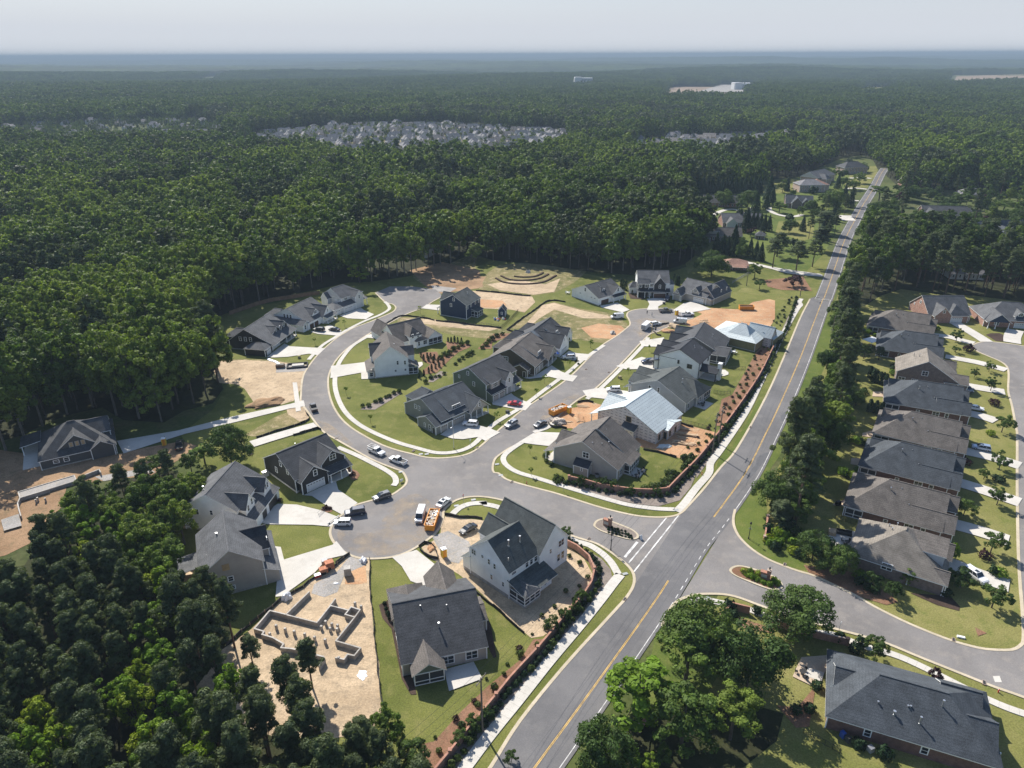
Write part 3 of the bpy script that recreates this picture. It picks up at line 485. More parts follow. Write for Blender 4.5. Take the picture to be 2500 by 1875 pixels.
# ---------------------------------------------------------------- houses
class House:
    def __init__(s, name, label, O, ang, wall, roof, trim='trim', cat='house', door='doorwhite'):
        s.root = empty(name, (O[0], O[1], 0), R_(ang), label, cat)
        s.W = MB(); s.Rf = MB(); s.k = 0; s.wm = [M[wall]]; s.rm = [M[roof], M[trim]]; s.wm.append(M[trim]); s.wt = 1; s.trim = M[trim]; s.T = MB(); s.dm = door; s.S = MB()
    def wi(s, m):
        if m is None: return 0
        if M[m] not in s.wm: s.wm.append(M[m])
        return s.wm.index(M[m])
    def ri(s, m):
        if m is None: return 0
        if M[m] not in s.rm: s.rm.append(M[m])
        return s.rm.index(M[m])
    def gable(s, u0, u1, v0, v1, ze, zr, ax='u', rc=None, ze2=None, ov=0.4, wm=None, rm=None, z0=0.0, ends='gg', th=0.16, og=None, walls=True, trimcorner=True):
        """ridge along ax. ze = eave height at the low-coordinate side, ze2 at the high one. ends: g gable, h hip, n none"""
        s.k += 1; e = 0.004*s.k; mi = s.wi(wm); rmi = s.ri(rm)
        a0, a1, c0, c1 = (u0, u1, v0, v1) if ax == 'u' else (v0, v1, u0, u1)
        a0 -= e; a1 += e; c0 -= e; c1 += e
        ze2 = ze if ze2 is None else ze2; rc = (c0+c1)/2 if rc is None else rc
        P = (lambda a, c, z: (a, c, z)) if ax == 'u' else (lambda a, c, z: (c, a, z))
        s0 = (zr-ze)/(rc-c0); s1 = (zr-ze2)/(c1-rc); d = 0.04
        h0 = ends[0] == 'h'; h1 = ends[1] == 'h'; r0 = min(rc-c0, (a1-a0)*0.48) if h0 else 0; r1 = min(c1-rc, (a1-a0)*0.48) if h1 else 0
        if walls:
            V = []
            for a, h in ((a0, h0), (a1, h1)):
                V += [P(a, c0, z0), P(a, c1, z0), P(a, c1, ze2-d), P(a, rc, (min(ze, ze2) if h else zr)-d), P(a, c0, ze-d)]
            s.W.add(V, [(0,1,2,3,4), (5,9,8,7,6), (0,5,6,1), (1,6,7,2), (2,7,8,3), (3,8,9,4), (4,9,5,0)], mi)
            if trimcorner:
                for a in (a0, a1):
                    for c, z in ((c0, ze), (c1, ze2)):
                        q = P(a, c, 0); s.W.box((q[0], q[1], (z0+z-0.15)/2), (0.2, 0.2, z-z0-0.15), mi=s.wt)
        og = ov*0.8 if og is None else og
        t = th+0.002*s.k
        A0 = a0-(ov if h0 else og); A1 = a1+(ov if h1 else og); E0 = ze-s0*ov; E1 = ze2-s1*ov; C0 = c0-ov; C1 = c1+ov
        if not h0 and not h1:
            def ring(a): return [P(a, C0, E0), P(a, rc, zr), P(a, C1, E1), P(a, C1, E1+t), P(a, rc, zr+t), P(a, C0, E0+t)]
            V = ring(A0)+ring(A1)
            s.Rf.add(V, [(5,4,10,11), (4,3,9,10)], rmi)
            s.Rf.add(V, [(0,6,7,1), (1,7,8,2), (0,1,4,5), (1,2,3,4), (6,11,10,7), (7,10,9,8), (0,5,11,6), (2,8,9,3)], 1)
        else:
            ra0 = (A0+r0+ov*0.5) if h0 else A0; ra1 = (A1-r1-ov*0.5) if h1 else A1
            V = [P(A0, C0, E0), P(A1, C0, E0), P(A1, C1, E1), P(A0, C1, E1), P(A0, C0, E0+t), P(A1, C0, E0+t), P(A1, C1, E1+t), P(A0, C1, E1+t), P(ra0, rc, zr+t), P(ra1, rc, zr+t), P(ra0, rc, zr), P(ra1, rc, zr)]
            F = [(4,5,9,8), (6,7,8,9)]; Tm = [(0,1,5,4), (1,2,6,5), (2,3,7,6), (3,0,4,7), (0,3,10), (1,11,2), (0,10,11,1), (3,2,11,10)]
            F += [(7,4,8)] if h0 else []; F += [(5,6,9)] if h1 else []
            for hh_, en, fc in ((h0, ends[0], (4,8,7)), (h1, ends[1], (5,6,9))):
                if not hh_: (F if en == 'n' else Tm).append(fc)
            s.Rf.add(V, F, rmi); s.Rf.add(V, Tm, 1)
        # ridge cap
        ra, rb = (A0+r0 if h0 else A0), (A1-r1 if h1 else A1)
        if rb-ra > 0.5:
            q0, q1 = P(ra, rc, zr+t+0.02), P(rb, rc, zr+t+0.02)
            s.Rf.seg(q0, q1, 0.28, zr+t-0.05, zr+t+0.035, rmi)
    def shed(s, u0, u1, v0, v1, z_a, z_b, ax='v', ov=0.3, wm=None, rm=None, z0=0.0, walls=True, th=0.14):
        """single slope: z_a at the low-coordinate side of ax, z_b at the high side"""
        s.k += 1; e = 0.004*s.k; mi = s.wi(wm); rmi = s.ri(rm); u0 -= e; u1 += e; v0 -= e; v1 += e; t = th+0.002*s.k
        def zz(u, v):
            f = (v-v0)/(v1-v0) if ax == 'v' else (u-u0)/(u1-u0)
            return z_a+(z_b-z_a)*f
        C = [(u0, v0), (u1, v0), (u1, v1), (u0, v1)]
        if walls:
            V = [(u, v, z0) for u, v in C]+[(u, v, zz(u, v)-0.04) for u, v in C]
            s.W.add(V, [(0,1,2,3), (4,5,6,7), (0,1,5,4), (1,2,6,5), (2,3,7,6), (3,0,4,7)], mi)
        O_ = [(u0-ov, v0-ov), (u1+ov, v0-ov), (u1+ov, v1+ov), (u0-ov, v1+ov)]
        V = [(u, v, zz(u, v)) for u, v in O_]+[(u, v, zz(u, v)+t) for u, v in O_]
        s.Rf.add(V, [(4,5,6,7)], rmi); s.Rf.add(V, [(0,3,2,1), (0,1,5,4), (1,2,6,5), (2,3,7,6), (3,0,4,7)], 1)
    def posts(s, L, h, w_=0.22):
        for u, v in L:
            mb = MB(); mb.box((u, v, h/2), (w_, w_, h)); mb.box((u, v, 0.35), (w_+0.14, w_+0.14, 0.7)); mb.build('porch_post', s.trim, s.root)
    def slab(s, u0, u1, v0, v1, z=0.25, mat='conc', name='porch_floor'):
        mb = MB(); mb.box(((u0+u1)/2, (v0+v1)/2, z/2), (u1-u0, v1-v0, z)); mb.build(name, M[mat], s.root)
    def _pl(s, f, q, c, z):
        ax, sg = f[0], (1 if f[1] == '+' else -1)
        return (lambda dc, dz, dn: (q+sg*dn, c+dc, z+dz)) if ax == 'u' else (lambda dc, dz, dn: (c+dc, q+sg*dn, z+dz))
    def _bx(s, mb, L, c0, c1, z0, z1, n0, n1, mi=0):
        V = [L(c, z, n) for n in (n0, n1) for c, z in ((c0, z0), (c1, z0), (c1, z1), (c0, z1))]
        mb.add(V, [(0,1,2,3), (4,5,6,7), (0,1,5,4), (1,2,6,5), (2,3,7,6), (3,0,4,7)], mi)
    def win(s, f, q, c, z, w_=1.0, h=1.5, n=1, frame=None, grid=True, pane='glass'):
        """window on the face f ('u+','u-','v+','v-') lying at coordinate q"""
        L = s._pl(f, q, c, z); mb = MB(); W_ = w_*n; fm = frame or s.trim; b = 0.12
        s._bx(mb, L, -W_/2-b, W_/2+b, h/2, h/2+b, -0.05, 0.09); s._bx(mb, L, -W_/2-b, W_/2+b, -h/2-b, -h/2, -0.05, 0.10)
        for k in range(n+1):
            x = -W_/2+k*w_; bb = b if k in (0, n) else 0.07
            s._bx(mb, L, x-(b if k == 0 else 0.05), x+(b if k == n else 0.05), -h/2, h/2, -0.05, 0.085)
        if grid: s._bx(mb, L, -W_/2, W_/2, -0.035, 0.035, -0.05, 0.075)
        o = mb.build('window', fm, s.root); mp = MB(); s._bx(mp, L, -W_/2+0.01, W_/2-0.01, -h/2+0.01, h/2-0.01, -0.06, 0.05); mp.build('pane', M[pane], o)
        return o
    def wins(s, L):
        for a in L.split():
            p = a.split(','); s.win(p[0], float(p[1]), float(p[2]), float(p[3]), *( [float(x) for x in p[4:6]] if len(p) > 5 else []), **({'n': int(p[6])} if len(p) > 6 else {}))
    def garage(s, f, q, c, w_=4.9, h=2.3, mat=None, n=1, openn=False):
        for k in range(n):
            cc = c+(k-(n-1)/2)*(w_+0.5); L = s._pl(f, q, cc, h/2); mb = MB()
            s._bx(mb, L, -w_/2-0.14, -w_/2, -h/2, h/2+0.14, -0.02, 0.1); s._bx(mb, L, w_/2, w_/2+0.14, -h/2, h/2+0.14, -0.02, 0.1); s._bx(mb, L, -w_/2, w_/2, h/2, h/2+0.14, -0.02, 0.1)
            o = mb.build('garage_door', s.trim, s.root); mp = MB()
            for r in range(4):
                z0 = -h/2+r*h/4; s._bx(mp, L, -w_/2+0.01, w_/2-0.01, z0+0.015, z0+h/4-0.015, -0.02, 0.06)
            s._bx(mp, L, -w_/2+0.01, w_/2-0.01, -h/2, h/2, -0.04, 0.03)
            if not openn and h > 2:
                nn = int(w_/0.8)
                for i in range(nn):
                    x = -w_/2+(i+0.5)*w_/nn; s._bx(mp, L, x-0.22, x+0.22, h/2-0.42, h/2-0.2, 0.0, 0.075, 1)
            mp.build('panel', [M[mat or s.dm], M['glass']], o)
    def door(s, f, q, c, w_=1.0, h=2.1, mat='door', z=0.1):
        L = s._pl(f, q, c, z+h/2); mb = MB(); s._bx(mb, L, -w_/2-0.1, w_/2+0.1, -h/2, h/2+0.1, -0.02, 0.06); o = mb.build('door', s.trim, s.root)
        mp = MB(); s._bx(mp, L, -w_/2, w_/2, -h/2, h/2, -0.02, 0.08); mp.build('panel', M[mat], o)
    def screened(s, f, q, c0, c1, h=2.5, n=3, frame=None, z0=0.2):
        """screened porch side: framed bays with dark mesh"""
        L = s._pl(f, q, 0, 0); mb = MB()
        for k in range(n+1):
            x = c0+(c1-c0)*k/n; s._bx(mb, L, x-0.08, x+0.08, z0, h, -0.08, 0.09)
        for z in (z0, z0+0.85, h-0.1): s._bx(mb, L, c0, c1, z-0.05, z+0.1, -0.06, 0.08)
        o = mb.build('screen_frame', frame or s.trim, s.root); mp = MB(); s._bx(mp, L, c0+0.05, c1-0.05, z0+0.05, h-0.02, -0.01, 0.02); mp.build('screen', M['screen'], o)
    def pipe(s, u, v, z, h=0.8, r=0.09, mat='metal'):
        mb = MB(); mb.cyl((u, v, z-0.4), (u, v, z+h), r, n=8); mb.cyl((u, v, z+h), (u, v, z+h+0.14), r*1.7, n=8); mb.cyl((u, v, z-0.3), (u, v, z+0.06), r*2.2, r*1.3, n=8); mb.build('vent_pipe', M[mat], s.root)
    def chimney(s, u, v, w_, d, z0, z1, mat='b_brown'):
        mb = MB(); mb.box((u, v, (z0+z1)/2), (w_, d, z1-z0)); mb.box((u, v, z1+0.1), (w_+0.2, d+0.2, 0.2)); mb.build('chimney', M[mat], s.root)
    def found(s, u0, u1, v0, v1, h=0.5, mat='block'):
        s.k += 1
        mb = MB(); mb.box(((u0+u1)/2, (v0+v1)/2, h/2-0.2), (u1-u0+0.09, v1-v0+0.09, h+0.4)); mb.build('foundation', M[mat], s.root)
    def done(s):
        s.W.build('wall', s.wm, s.root); s.Rf.build('roof', s.rm, s.root)
        return s.root
def Hs(*a, **k): return House(*a, **k)

# A1 grey gable house with two front gables, screened porch and patio (nearest, bottom centre)
h = Hs('gabled_house', 'grey-walled house with broad dark roof, screened gable porch and concrete patio at bottom centre', (-5.05, 101.49), 15.6, 's_grey', 'r_dark', door='doorgrey')
h.gable(-16, 0, 0, 19.6, 3.3, 8.75, rc=9.9); h.gable(-16.1, -9.3, 12, 20.9, 3.2, 6.1, 'v', rm='r_brown', ends='nh'); h.gable(-8.1, -2.3, 12.2, 21.6, 4.3, 7.3, 'v', rm='r_brown', ends='ng')
h.gable(-14.3, -8.7, -3, 3, 2.9, 4.9, 'v', rm='r_brown', wm='s_green', walls=False, ends='gn'); h.gable(0, 1.7, 7.2, 13.5, 2.9, 4.0, 'u', rm='r_brown', ends='ng')
mb = MB(); mb.add([(-14.3, -2.95, 2.85), (-8.7, -2.95, 2.85), (-11.5, -2.95, 4.82)], [(0, 1, 2)]); mb.add([(-14.3, -2.9, 2.85), (-8.7, -2.9, 2.85), (-11.5, -2.9, 4.82)], [(2, 1, 0)]); mb.build('porch_gable', M['s_green'], h.root, fix=False)
h.screened('v-', -3, -14.2, -8.8, 2.9, 2); h.screened('u+', -8.8, -3, 0, 2.9, 1); h.screened('u-', -14.2, -3, 0, 2.9, 1); h.slab(-14.3, -8.7, -3, 0)
h.wins('v-,0,-7.5,1.7,1.15,1.7,2 v-,0,-2.9,1.7,1.1,1.7,2 u-,-16,3,1.7 u-,-16,6,1.7 u-,-16,9,1.8 u-,-16,13,1.7 u-,-16,16,1.7'); h.pipe(-8.2, 4.4, 5.6, 1.3, 0.14); h.pipe(-11, 8.5, 8.0, 0.3, 0.07); h.pipe(-6, 7.7, 7.6, 0.3, 0.07)
h.found(-16, 0, 0, 19.6, 0.35); h.done()
# A2 tall white house, cross gables, screened porch
h = Hs('tall_house', 'tall white house with steep slate cross gables on the bare yard beside the entrance road', (-0.81, 117.81), 136, 's_white', 'r_green')
h.gable(0, 11.9, -9, 0.0, 7.2, 12.2, 'v', ends='ng'); h.gable(-0.7, 14.2, -18.0, -8.8, 7.2, 12.3, 'u', rc=-13.6); h.gable(9, 15.4, -12.4, -6.5, 6.3, 9.6, 'u', ends='ng')
h.shed(-4.5, 0, -9.9, 0.0, 3.2, 4.7, 'u', walls=False); h.shed(-3.3, -0.01, -9.9, -4.9, 2.9, 4.2, 'u'); h.shed(11.9, 14.3, -6.4, 0.0, 4.6, 3.4, 'u', z0=0.3)
h.gable(-4.7, -1.5, -3.9, -0.2, 3.3, 4.3, 'u', walls=False, ends='hn', rm='r_mid')
h.screened('u-', -4.45, -4.8, -0.1, 3.0, 3, z0=0.7); h.screened('v+', -0.1, -4.45, -0.1, 3.0, 2, z0=0.7); h.slab(-4.5, 0, -4.9, 0, 0.7, 'block')
h.wins('v+,0,1.7,3.0,.6,1.1 v+,0,4.2,6.3,.7,1.3 v+,0,5.9,6.6,.7,1.3 v+,0,7.9,6.9,.7,.7 v+,0,10.3,6.6,.6,1.3 v+,0,11.0,6.6,.6,1.3 v+,0,5.2,2.9,.7,1.2 u-,0,-1.5,6.1,1.3,.6 u-,0,-5.5,6,.9,1.5 u-,0,-6.9,6,.9,1.5 u-,0,-8.3,6,.9,1.5 u-,-3.3,-6.3,1.8,.8,1.6 u-,-3.3,-7.8,1.8,.8,1.6 u-,-.7,-16,6.2,.9,1.6,2 u-,-.7,-12.4,5.9,.6,1.1 u-,-.7,-15.2,2.6,1,1.9 u-,-.7,-16.6,2.6,1,1.9')
h.pipe(3.0, -6.5, 9.9, 1.3, 0.13); h.pipe(3.4, -3.4, 10.3, 1.3, 0.13); h.pipe(1.4, -1.3, 8.8, 0.4, 0.07); h.found(0, 14, -17.9, 0, 0.9); h.done()
# A4 greige two-storey at left
h = Hs('large_gabled_house', 'greige two-storey house at the left wood with a boarded upper window', (0, 0), 0, 's_grey', 'r_mid', door='doorgrey')
o4 = G(1780/2.765, 875+1360/2.765, 6.6); p4 = G(1345/2.765, 875+1472/2.765, 6.6); a4 = math.atan2(p4.y-o4.y, p4.x-o4.x); L4 = (p4-o4).length
h.root.location = (o4.x, o4.y, 0); h.root.rotation_euler.z = a4
h.gable(0.2, L4-0.2, -15.5, 0, 6.6, 11.2, 'v', rm='r_mid'); h.gable(-1.5, 6, -12.6, -5.0, 6.2, 9.3, 'u', ends='gn', rm='r_black'); h.shed(-2.7, 0.3, -15.0, -0.1, 3.1, 4.3, 'u'); h.shed(L4-0.2, L4+4.4, -13, -7.5, 3.6, 2.9, 'u', walls=False); h.slab(L4, L4+4.4, -13, -7.5, 0.3, 'wood'); h.posts([(L4+4.3, -13), (L4+4.3, -7.5)], 2.9)
h.wins('v+,0,7.1,4.0,1,1.1 v+,0,7.0,1.7,.8,.8 u-,-1.5,-7,7,.9,1.4,2 u-,-2.7,-3,1.6'); h.win('v+', 0, 7.6, 7.2, 1.2, 1.3, pane='osb', frame=M['osb']); h.garage('u-', -2.7, -10.6, 4.8, 2.3, 'doorwhite'); h.pipe(L4-4.5, -8.5, 9.0, 1.4, 0.13); h.pipe(L4-2, -5, 7.6, 0.3, 0.07); h.found(0.2, L4-0.2, -15.4, 0, 0.5); h.done()
# A5 white two-storey with dormers, behind A4
h = Hs('dormered_house', 'white two-storey house with two steep dormers above an open dark garage bay', (-72.98, 142.22), 83.5, 's_white', 'r_mid')
h.gable(0, 15, -6.9, 6.9, 6.3, 10.4, 'u'); h.shed(0.5, 15.2, -10.5, -6.9, 3.1, 4.9, 'v'); h.gable(1.3, 5.6, -8.6, -2, 6.1, 8.8, 'v', ends='gn'); h.gable(10, 13.4, -9.2, -2, 5.7, 8.3, 'v', ends='gn')
h.shed(0, 6, 6.9, 11, 4.2, 3.2, 'v', walls=False, z0=-1); h.slab(0, 6, 6.9, 11, 0.3, 'wood'); h.posts([(0.1, 10.9), (5.9, 10.9)], 3.1)
h.wins('u-,0,3.6,5.3,.9,1.5,2 u-,0,-.5,5.3,.7,1.2 v-,-8.6,2.6,5.4,.8,1.6 v-,-8.6,4.6,6.0,.8,1.6 v-,-9.2,11.3,5.9,.7,1.5 v-,-9.2,12.3,5.9,.7,1.5'); h.garage('v-', -10.5, 11.2, 4.9, 2.5, 'door', openn=True); h.garage('v-', -10.5, 6.2, 2.4, 2.4, 'door', openn=True)  # dark panels stand in for the shade inside the open bays
h.pipe(4.2, 3.0, 8.9, 0.8, 0.1); h.found(0, 15, -6.9, 6.9, 0.4); h.done()
# A6 black house
h = Hs('black_gabled_house', 'black-sided house with white-trimmed twin front gables and a half-painted white garage door', (-55.14, 157.59), 46.3, 's_black', 'r_dark')
h.gable(-0.7, 14.3, 1.9, 18.0, 4.2, 8.9, 'u', rc=9.8); h.gable(0, 7.9, 0, 7, 3.8, 7.0, 'v', ends='gn', ze2=3.8); h.gable(7.2, 14.5, 1.6, 8, 5.3, 8.2, 'v', ends='gn'); h.shed(7.9, 14.9, -0.9, 1.8, 3.0, 4.1, 'v', walls=False); h.slab(7.9, 14.9, -0.9, 1.8, 0.5)
h.posts([(8.3, -0.8), (11.5, -0.8), (14.8, -0.8)], 3.0); h.garage('v-', 0, 4.0, 5.2, 2.35); h.wins('v-,0,4.3,4.9,1,1.6 v-,1.6,10.9,6.2,.9,1.5,2 v-,1.75,12.7,1.9,.8,1.3,3 u-,-.7,8.6,6.3,.9,1.5 u-,-.7,5.3,5.2,.9,1.5 u-,-.7,11.5,3.2,.9,1.5'); h.door('v-', 1.75, 9.3, mat='doorwhite', z=0.5)
h.found(-0.7, 14.3, 1.9, 18, 0.55, 'conc'); h.pipe(5.5, 11, 8.4, 0.5, 0.08); h.done()
# A7 dark house in the shade at far left
h = Hs('dark_shaded_house', 'large charcoal house in deep tree shade at the end of the long pale driveway', (-115.10, 179.56), -149.7, 's_char', 'r_dark')
h.gable(0, 18.8, -18.3, 0, 3.2, 9.3, 'u', rc=-8.5, ends='hh'); h.gable(4.2, 14.5, -9, -1.6, 4.0, 7.9, 'v', ends='ng'); h.gable(0.4, 6.2, -6, 0.6, 3.4, 5.3, 'v', ends='ng'); h.gable(0.6, 9, -13, -5.5, 5.5, 8.3, 'u', ends='gn'); h.shed(18.8, 23.5, -19, -12, 3.6, 2.9, 'u', walls=False); h.posts([(23.3, -19), (23.3, -12)], 2.9)
for x in (7.6, 9.1, 10.6): h.win('v+', -1.6, x, 5.2, 0.85, 1.3, pane='osb', frame=M['grey'])
h.wins('v+,0,12.5,1.8,1.2,1.1 v+,0,15,1.8,1.3,.8'); h.slab(18.8, 23.5, -19, -3, 0.15); h.found(0, 18.8, -18.2, 0, 0.4); h.done()
# A9 black farmhouse
h = Hs('black_farmhouse', 'black farmhouse with white-trimmed dormers and three white garage doors beside the sandy lot', (-93.95, 252.75), 78.4, 's_black', 'r_mid')
h.gable(4.3, 22.8, 1.2, 18.4, 3.6, 8.6, 'u', rc=11.2); h.gable(-0.6, 5, 0.6, 9.0, 2.9, 4.4, 'v', ends='hh'); h.gable(11.2, 16.6, 3.2, 9, 5.1, 6.9, 'v', ends='gn'); h.gable(16.6, 21.6, 2.6, 9, 5.3, 7.5, 'v', ends='gn'); h.shed(4.4, 22.8, -0.6, 1.2, 2.9, 3.7, 'v', walls=False); h.gable(9, 16, 16, 23, 3.4, 5.6, 'v', ends='nh')
h.posts([(22.4, -.4), (18.5, -.4), (14.6, -.4)], 2.9); h.slab(14.5, 22.8, -.6, 1.2, 0.4); h.garage('v-', 0.6, 2.1, 2.7, 2.2); h.garage('v-', 1.2, 8.8, 2.7, 2.2, n=2); h.wins('u-,4.3,13.4,4.6,.9,1.5 u-,4.3,11.2,4.6,.9,1.5 u-,4.3,9.0,4.6,.9,1.5 v-,3.2,13.9,5.6,.8,1.2 v-,2.6,19.1,5.9,1,1.5 v-,3.2,16.9,5.5,.7,1.1'); h.found(4.3, 22.8, 1.2, 18.4, 0.4); h.done()
# A10 white long house
h = Hs('white_farmhouse', 'long white house with small dormer over dark garage doors, two black cars before it', (-84.86, 280.11), 67.8, 's_white', 'r_mid')
h.gable(0.6, 17.2, 1, 21, 3.3, 8.3, 'u', rc=11); h.gable(-2.3, 2, 1.3, 20.5, 3.0, 4.4, 'v', ends='gh'); h.gable(6.2, 10.6, 2.6, 8, 4.9, 6.9, 'v', ends='gn'); h.gable(9.7, 17, 0.0, 9, 3.2, 7.0, 'v', ends='gn'); h.gable(3, 10, 19, 25, 3.1, 5.2, 'v', ends='nh')
h.garage('v-', 1, 4.6, 2.7, 2.2, 'doorbrown', n=2); h.wins('u-,.6,12.6,5,.9,1.5 u-,.6,11,5,.9,1.5 u-,.6,9.4,5,.9,1.5 v-,2.6,8.4,5.5,.6,1.2,3 v-,0,13.4,5.0,.7,1.2 v-,1.3,-.9,1.8,.9,1.6'); h.shed(10, 17.2, -2, 0, 2.7, 3.3, 'v', walls=False); h.posts([(10.2, -1.9), (13.5, -1.9), (17, -1.9)], 2.7); h.slab(10, 17.2, -2, 0, 0.4); h.found(0.6, 17, 1, 21, 0.3); h.done()
# A11 light grey two-storey
h = Hs('grey_two_storey_house', 'pale grey two-storey house nearest the shaded turning area, with a wide white garage door', (-75.35, 302.59), 54.3, 's_light', 'r_mid')
h.gable(1.8, 14.6, 3.0, 14.6, 6.0, 9.6, 'u', ends='gh'); h.gable(7.6, 12.2, 0, 7, 5.8, 8.0, 'v', ends='gn'); h.shed(-0.3, 7.6, 0, 3.0, 3.0, 4.2, 'v'); h.gable(-5, 1.5, 0.3, 8, 2.9, 4.2, 'v', ends='hh'); h.gable(-0.5, 2, 9.5, 13.4, 5.4, 7.6, 'u', ends='gn'); h.shed(12.2, 15.4, 0.8, 4, 3.0, 3.9, 'v', walls=False); h.posts([(15.2, 0.9), (12.4, 0.9)], 3)
h.garage('v-', 0, 3.0, 4.9, 2.2); h.garage('v-', 0.3, -3.0, 2.5, 2.2); h.wins('v-,3,4.6,5.1,.6,1.2,3 v-,0,9.9,5.2,.8,1.5 u-,1.8,8.5,7.5,.6,1.3 u-,1.8,5.6,5,.4,.4 u-,1.8,4,4.5,.4,.4'); h.found(1.8, 14.6, 3, 14.5, .3); h.done()
# A12 navy house
h = Hs('navy_house', 'navy blue two-storey house with white corner boards and a small screened porch', (-19.70, 293.47), 153.3, 's_navy', 'r_green')
h.gable(0, 13.2, -12.3, 0, 6.55, 10.3, 'v'); h.gable(9, 15.3, -9.8, -3.8, 6.3, 8.8, 'u', ends='ng'); h.shed(-3.2, 0, -9.2, -4.2, 2.8, 3.6, 'u', walls=False); h.screened('u-', -3.1, -9.1, -4.3, 2.7, 3); h.screened('v+', -4.3, -3.1, 0, 2.7, 2); h.slab(-3.2, 0, -9.2, -4.2, .3); h.shed(13.2, 15.5, -9, -1, 3.4, 2.8, 'u', walls=False); h.posts([(15.4, -9), (15.4, -5), (15.4, -1.1)], 2.8)
h.wins('v+,0,6.2,8.4,.8,1.3 v+,0,7.7,5.6,.8,1.3 u-,0,-1.2,5.2,.8,1.3 u-,0,-4,5.4,.8,1.3 u-,0,-8,5.4,.8,1.3 u-,0,-11,5.4,.8,1.3'); h.pipe(4, -8, 9.2, .5, .09); h.found(0, 13.2, -12.3, 0, .4, 'conc'); h.done()
h = Hs('garden_shed', 'small navy garden shed with grey gable roof by the toy-strewn yard', (-2.89, 297.14), 170.8, 's_navy', 'r_green', cat='shed')
h.gable(0, 3.1, -3.9, 0, 2.7, 4.5, 'v', ov=.25); h.wins('v+,0,1.5,1.5,.6,1'); h.door('u-', 0, -2, .9, 1.9, 'doorwhite'); h.done()
# A13
h = Hs('white_dormer_house', 'white house with brown hipped dormer roof and gabled screened porch above the planting beds', (-30.50, 265.90), -142.5, 's_white', 'r_brown')
h.gable(1.5, 16, -16, -2, 3.3, 8.4, 'u', rc=-9.5); h.gable(6.2, 11.2, -9, -0.7, 5.3, 7.9, 'v', ends='nh'); h.gable(-2.7, 3.8, -8, 0.5, 3.1, 5.6, 'v', ends='ng'); h.gable(3.8, 9, -4, 0.4, 3.0, 4.6, 'v', ends='nh'); h.gable(11, 17, -22, -12, 3.2, 7.2, 'v', ends='gn')
h.screened('v+', .5, -2.5, 3.6, 2.8, 3); h.screened('u-', -2.6, -6, .4, 2.8, 3); h.wins('v+,-.7,7.6,5.0,.8,1.5 v+,-.7,10,5.0,.8,1.5 v+,.4,5.2,1.8,.8,1.6,2 v+,.4,8,1.8,.8,1.6'); h.found(1.5, 16, -16, -2, .3); h.done()
# A14
h = Hs('tall_white_house', 'tall white gable-ended house inside the road bend with taupe roof and side porches', (-37.30, 234.67), -165.6, 's_white', 'r_brown')
h.gable(0, 11.8, -15.5, 0, 6.9, 11.6, 'v'); h.gable(6, 12.6, -14, -5.5, 6.6, 9.7, 'u', ends='ng', rm='r_dark'); h.gable(-2.6, 4, -9.5, -4, 6.3, 8.6, 'u', ends='gn'); h.shed(-3.6, 0, -5.4, -.3, 2.9, 4.6, 'u', walls=False); h.screened('v+', -.3, -3.4, 0, 2.8, 2); h.screened('u-', -3.5, -5.2, -.4, 2.8, 2); h.shed(11.8, 14.6, -9.6, -.2, 4.4, 2.9, 'u', rm='r_brown', walls=False); h.posts([(14.4, -.4), (14.4, -5)], 2.9); h.slab(11.8, 14.6, -9.6, -.2, .5); h.slab(-3.6, 0, -5.4, -.3, .4)
h.wins('v+,0,3.7,5.2,.7,1.4 v+,0,1.1,5.0,.7,1.4 v+,0,1.1,2.2,.7,.7 v+,0,4.6,2.2,.7,.7 v+,-.3,13.2,1.5,1.2,1.4'); h.pipe(4, -5.5, 9.9, .5, .1); h.found(0, 11.8, -15.5, 0, .35); h.done()
# A15 dark bronze
h = Hs('bronze_house', 'dark bronze house with a small gabled side annexe and twin pale garage doors', (8.17, 233.21), 64.8, 's_brown', 'r_brown', door='doorgrey')
h.gable(0, 18.2, 0, 18.2, 3.7, 8.9, 'u', rc=9.6, ze2=4.2); h.gable(-2.5, 1.5, 1.8, 7.7, 2.9, 4.5, 'u', ends='gn', wm='s_brown'); h.shed(6, 11.6, 2.0, 9.6, 5.2, 8.9, 'v', ov=.4); h.gable(9.4, 18.1, -1.5, 8, 3.2, 6.8, 'v', ends='gn', walls=False); h.gable(12, 18.2, 16, 22.5, 3.4, 5.6, 'v', ends='nh')
mb = MB(); mb.add([(9.7, -1.3, 3.1), (17.8, -1.3, 3.1), (13.75, -1.3, 6.6)], [(0, 1, 2)]); mb.build('porch_gable', M['s_tan'], h.root, fix=False); h.posts([(9.9, -1.2), (13.7, -1.2), (17.6, -1.2)], 3.1); h.slab(9.6, 18, -1.4, 0, .3)
h.garage('v-', 0, 4.4, 2.7, 2.3, n=2); h.wins('u-,0,11.8,4.8,.8,1.5,3 v-,2.0,8.8,5.4,.8,1.3,3 v-,1.8,-.6,1.7,.9,1.4'); h.door('u-', -2.5, 3, 1, 2); h.found(0, 18.1, 0, 18.1, .45); h.done()
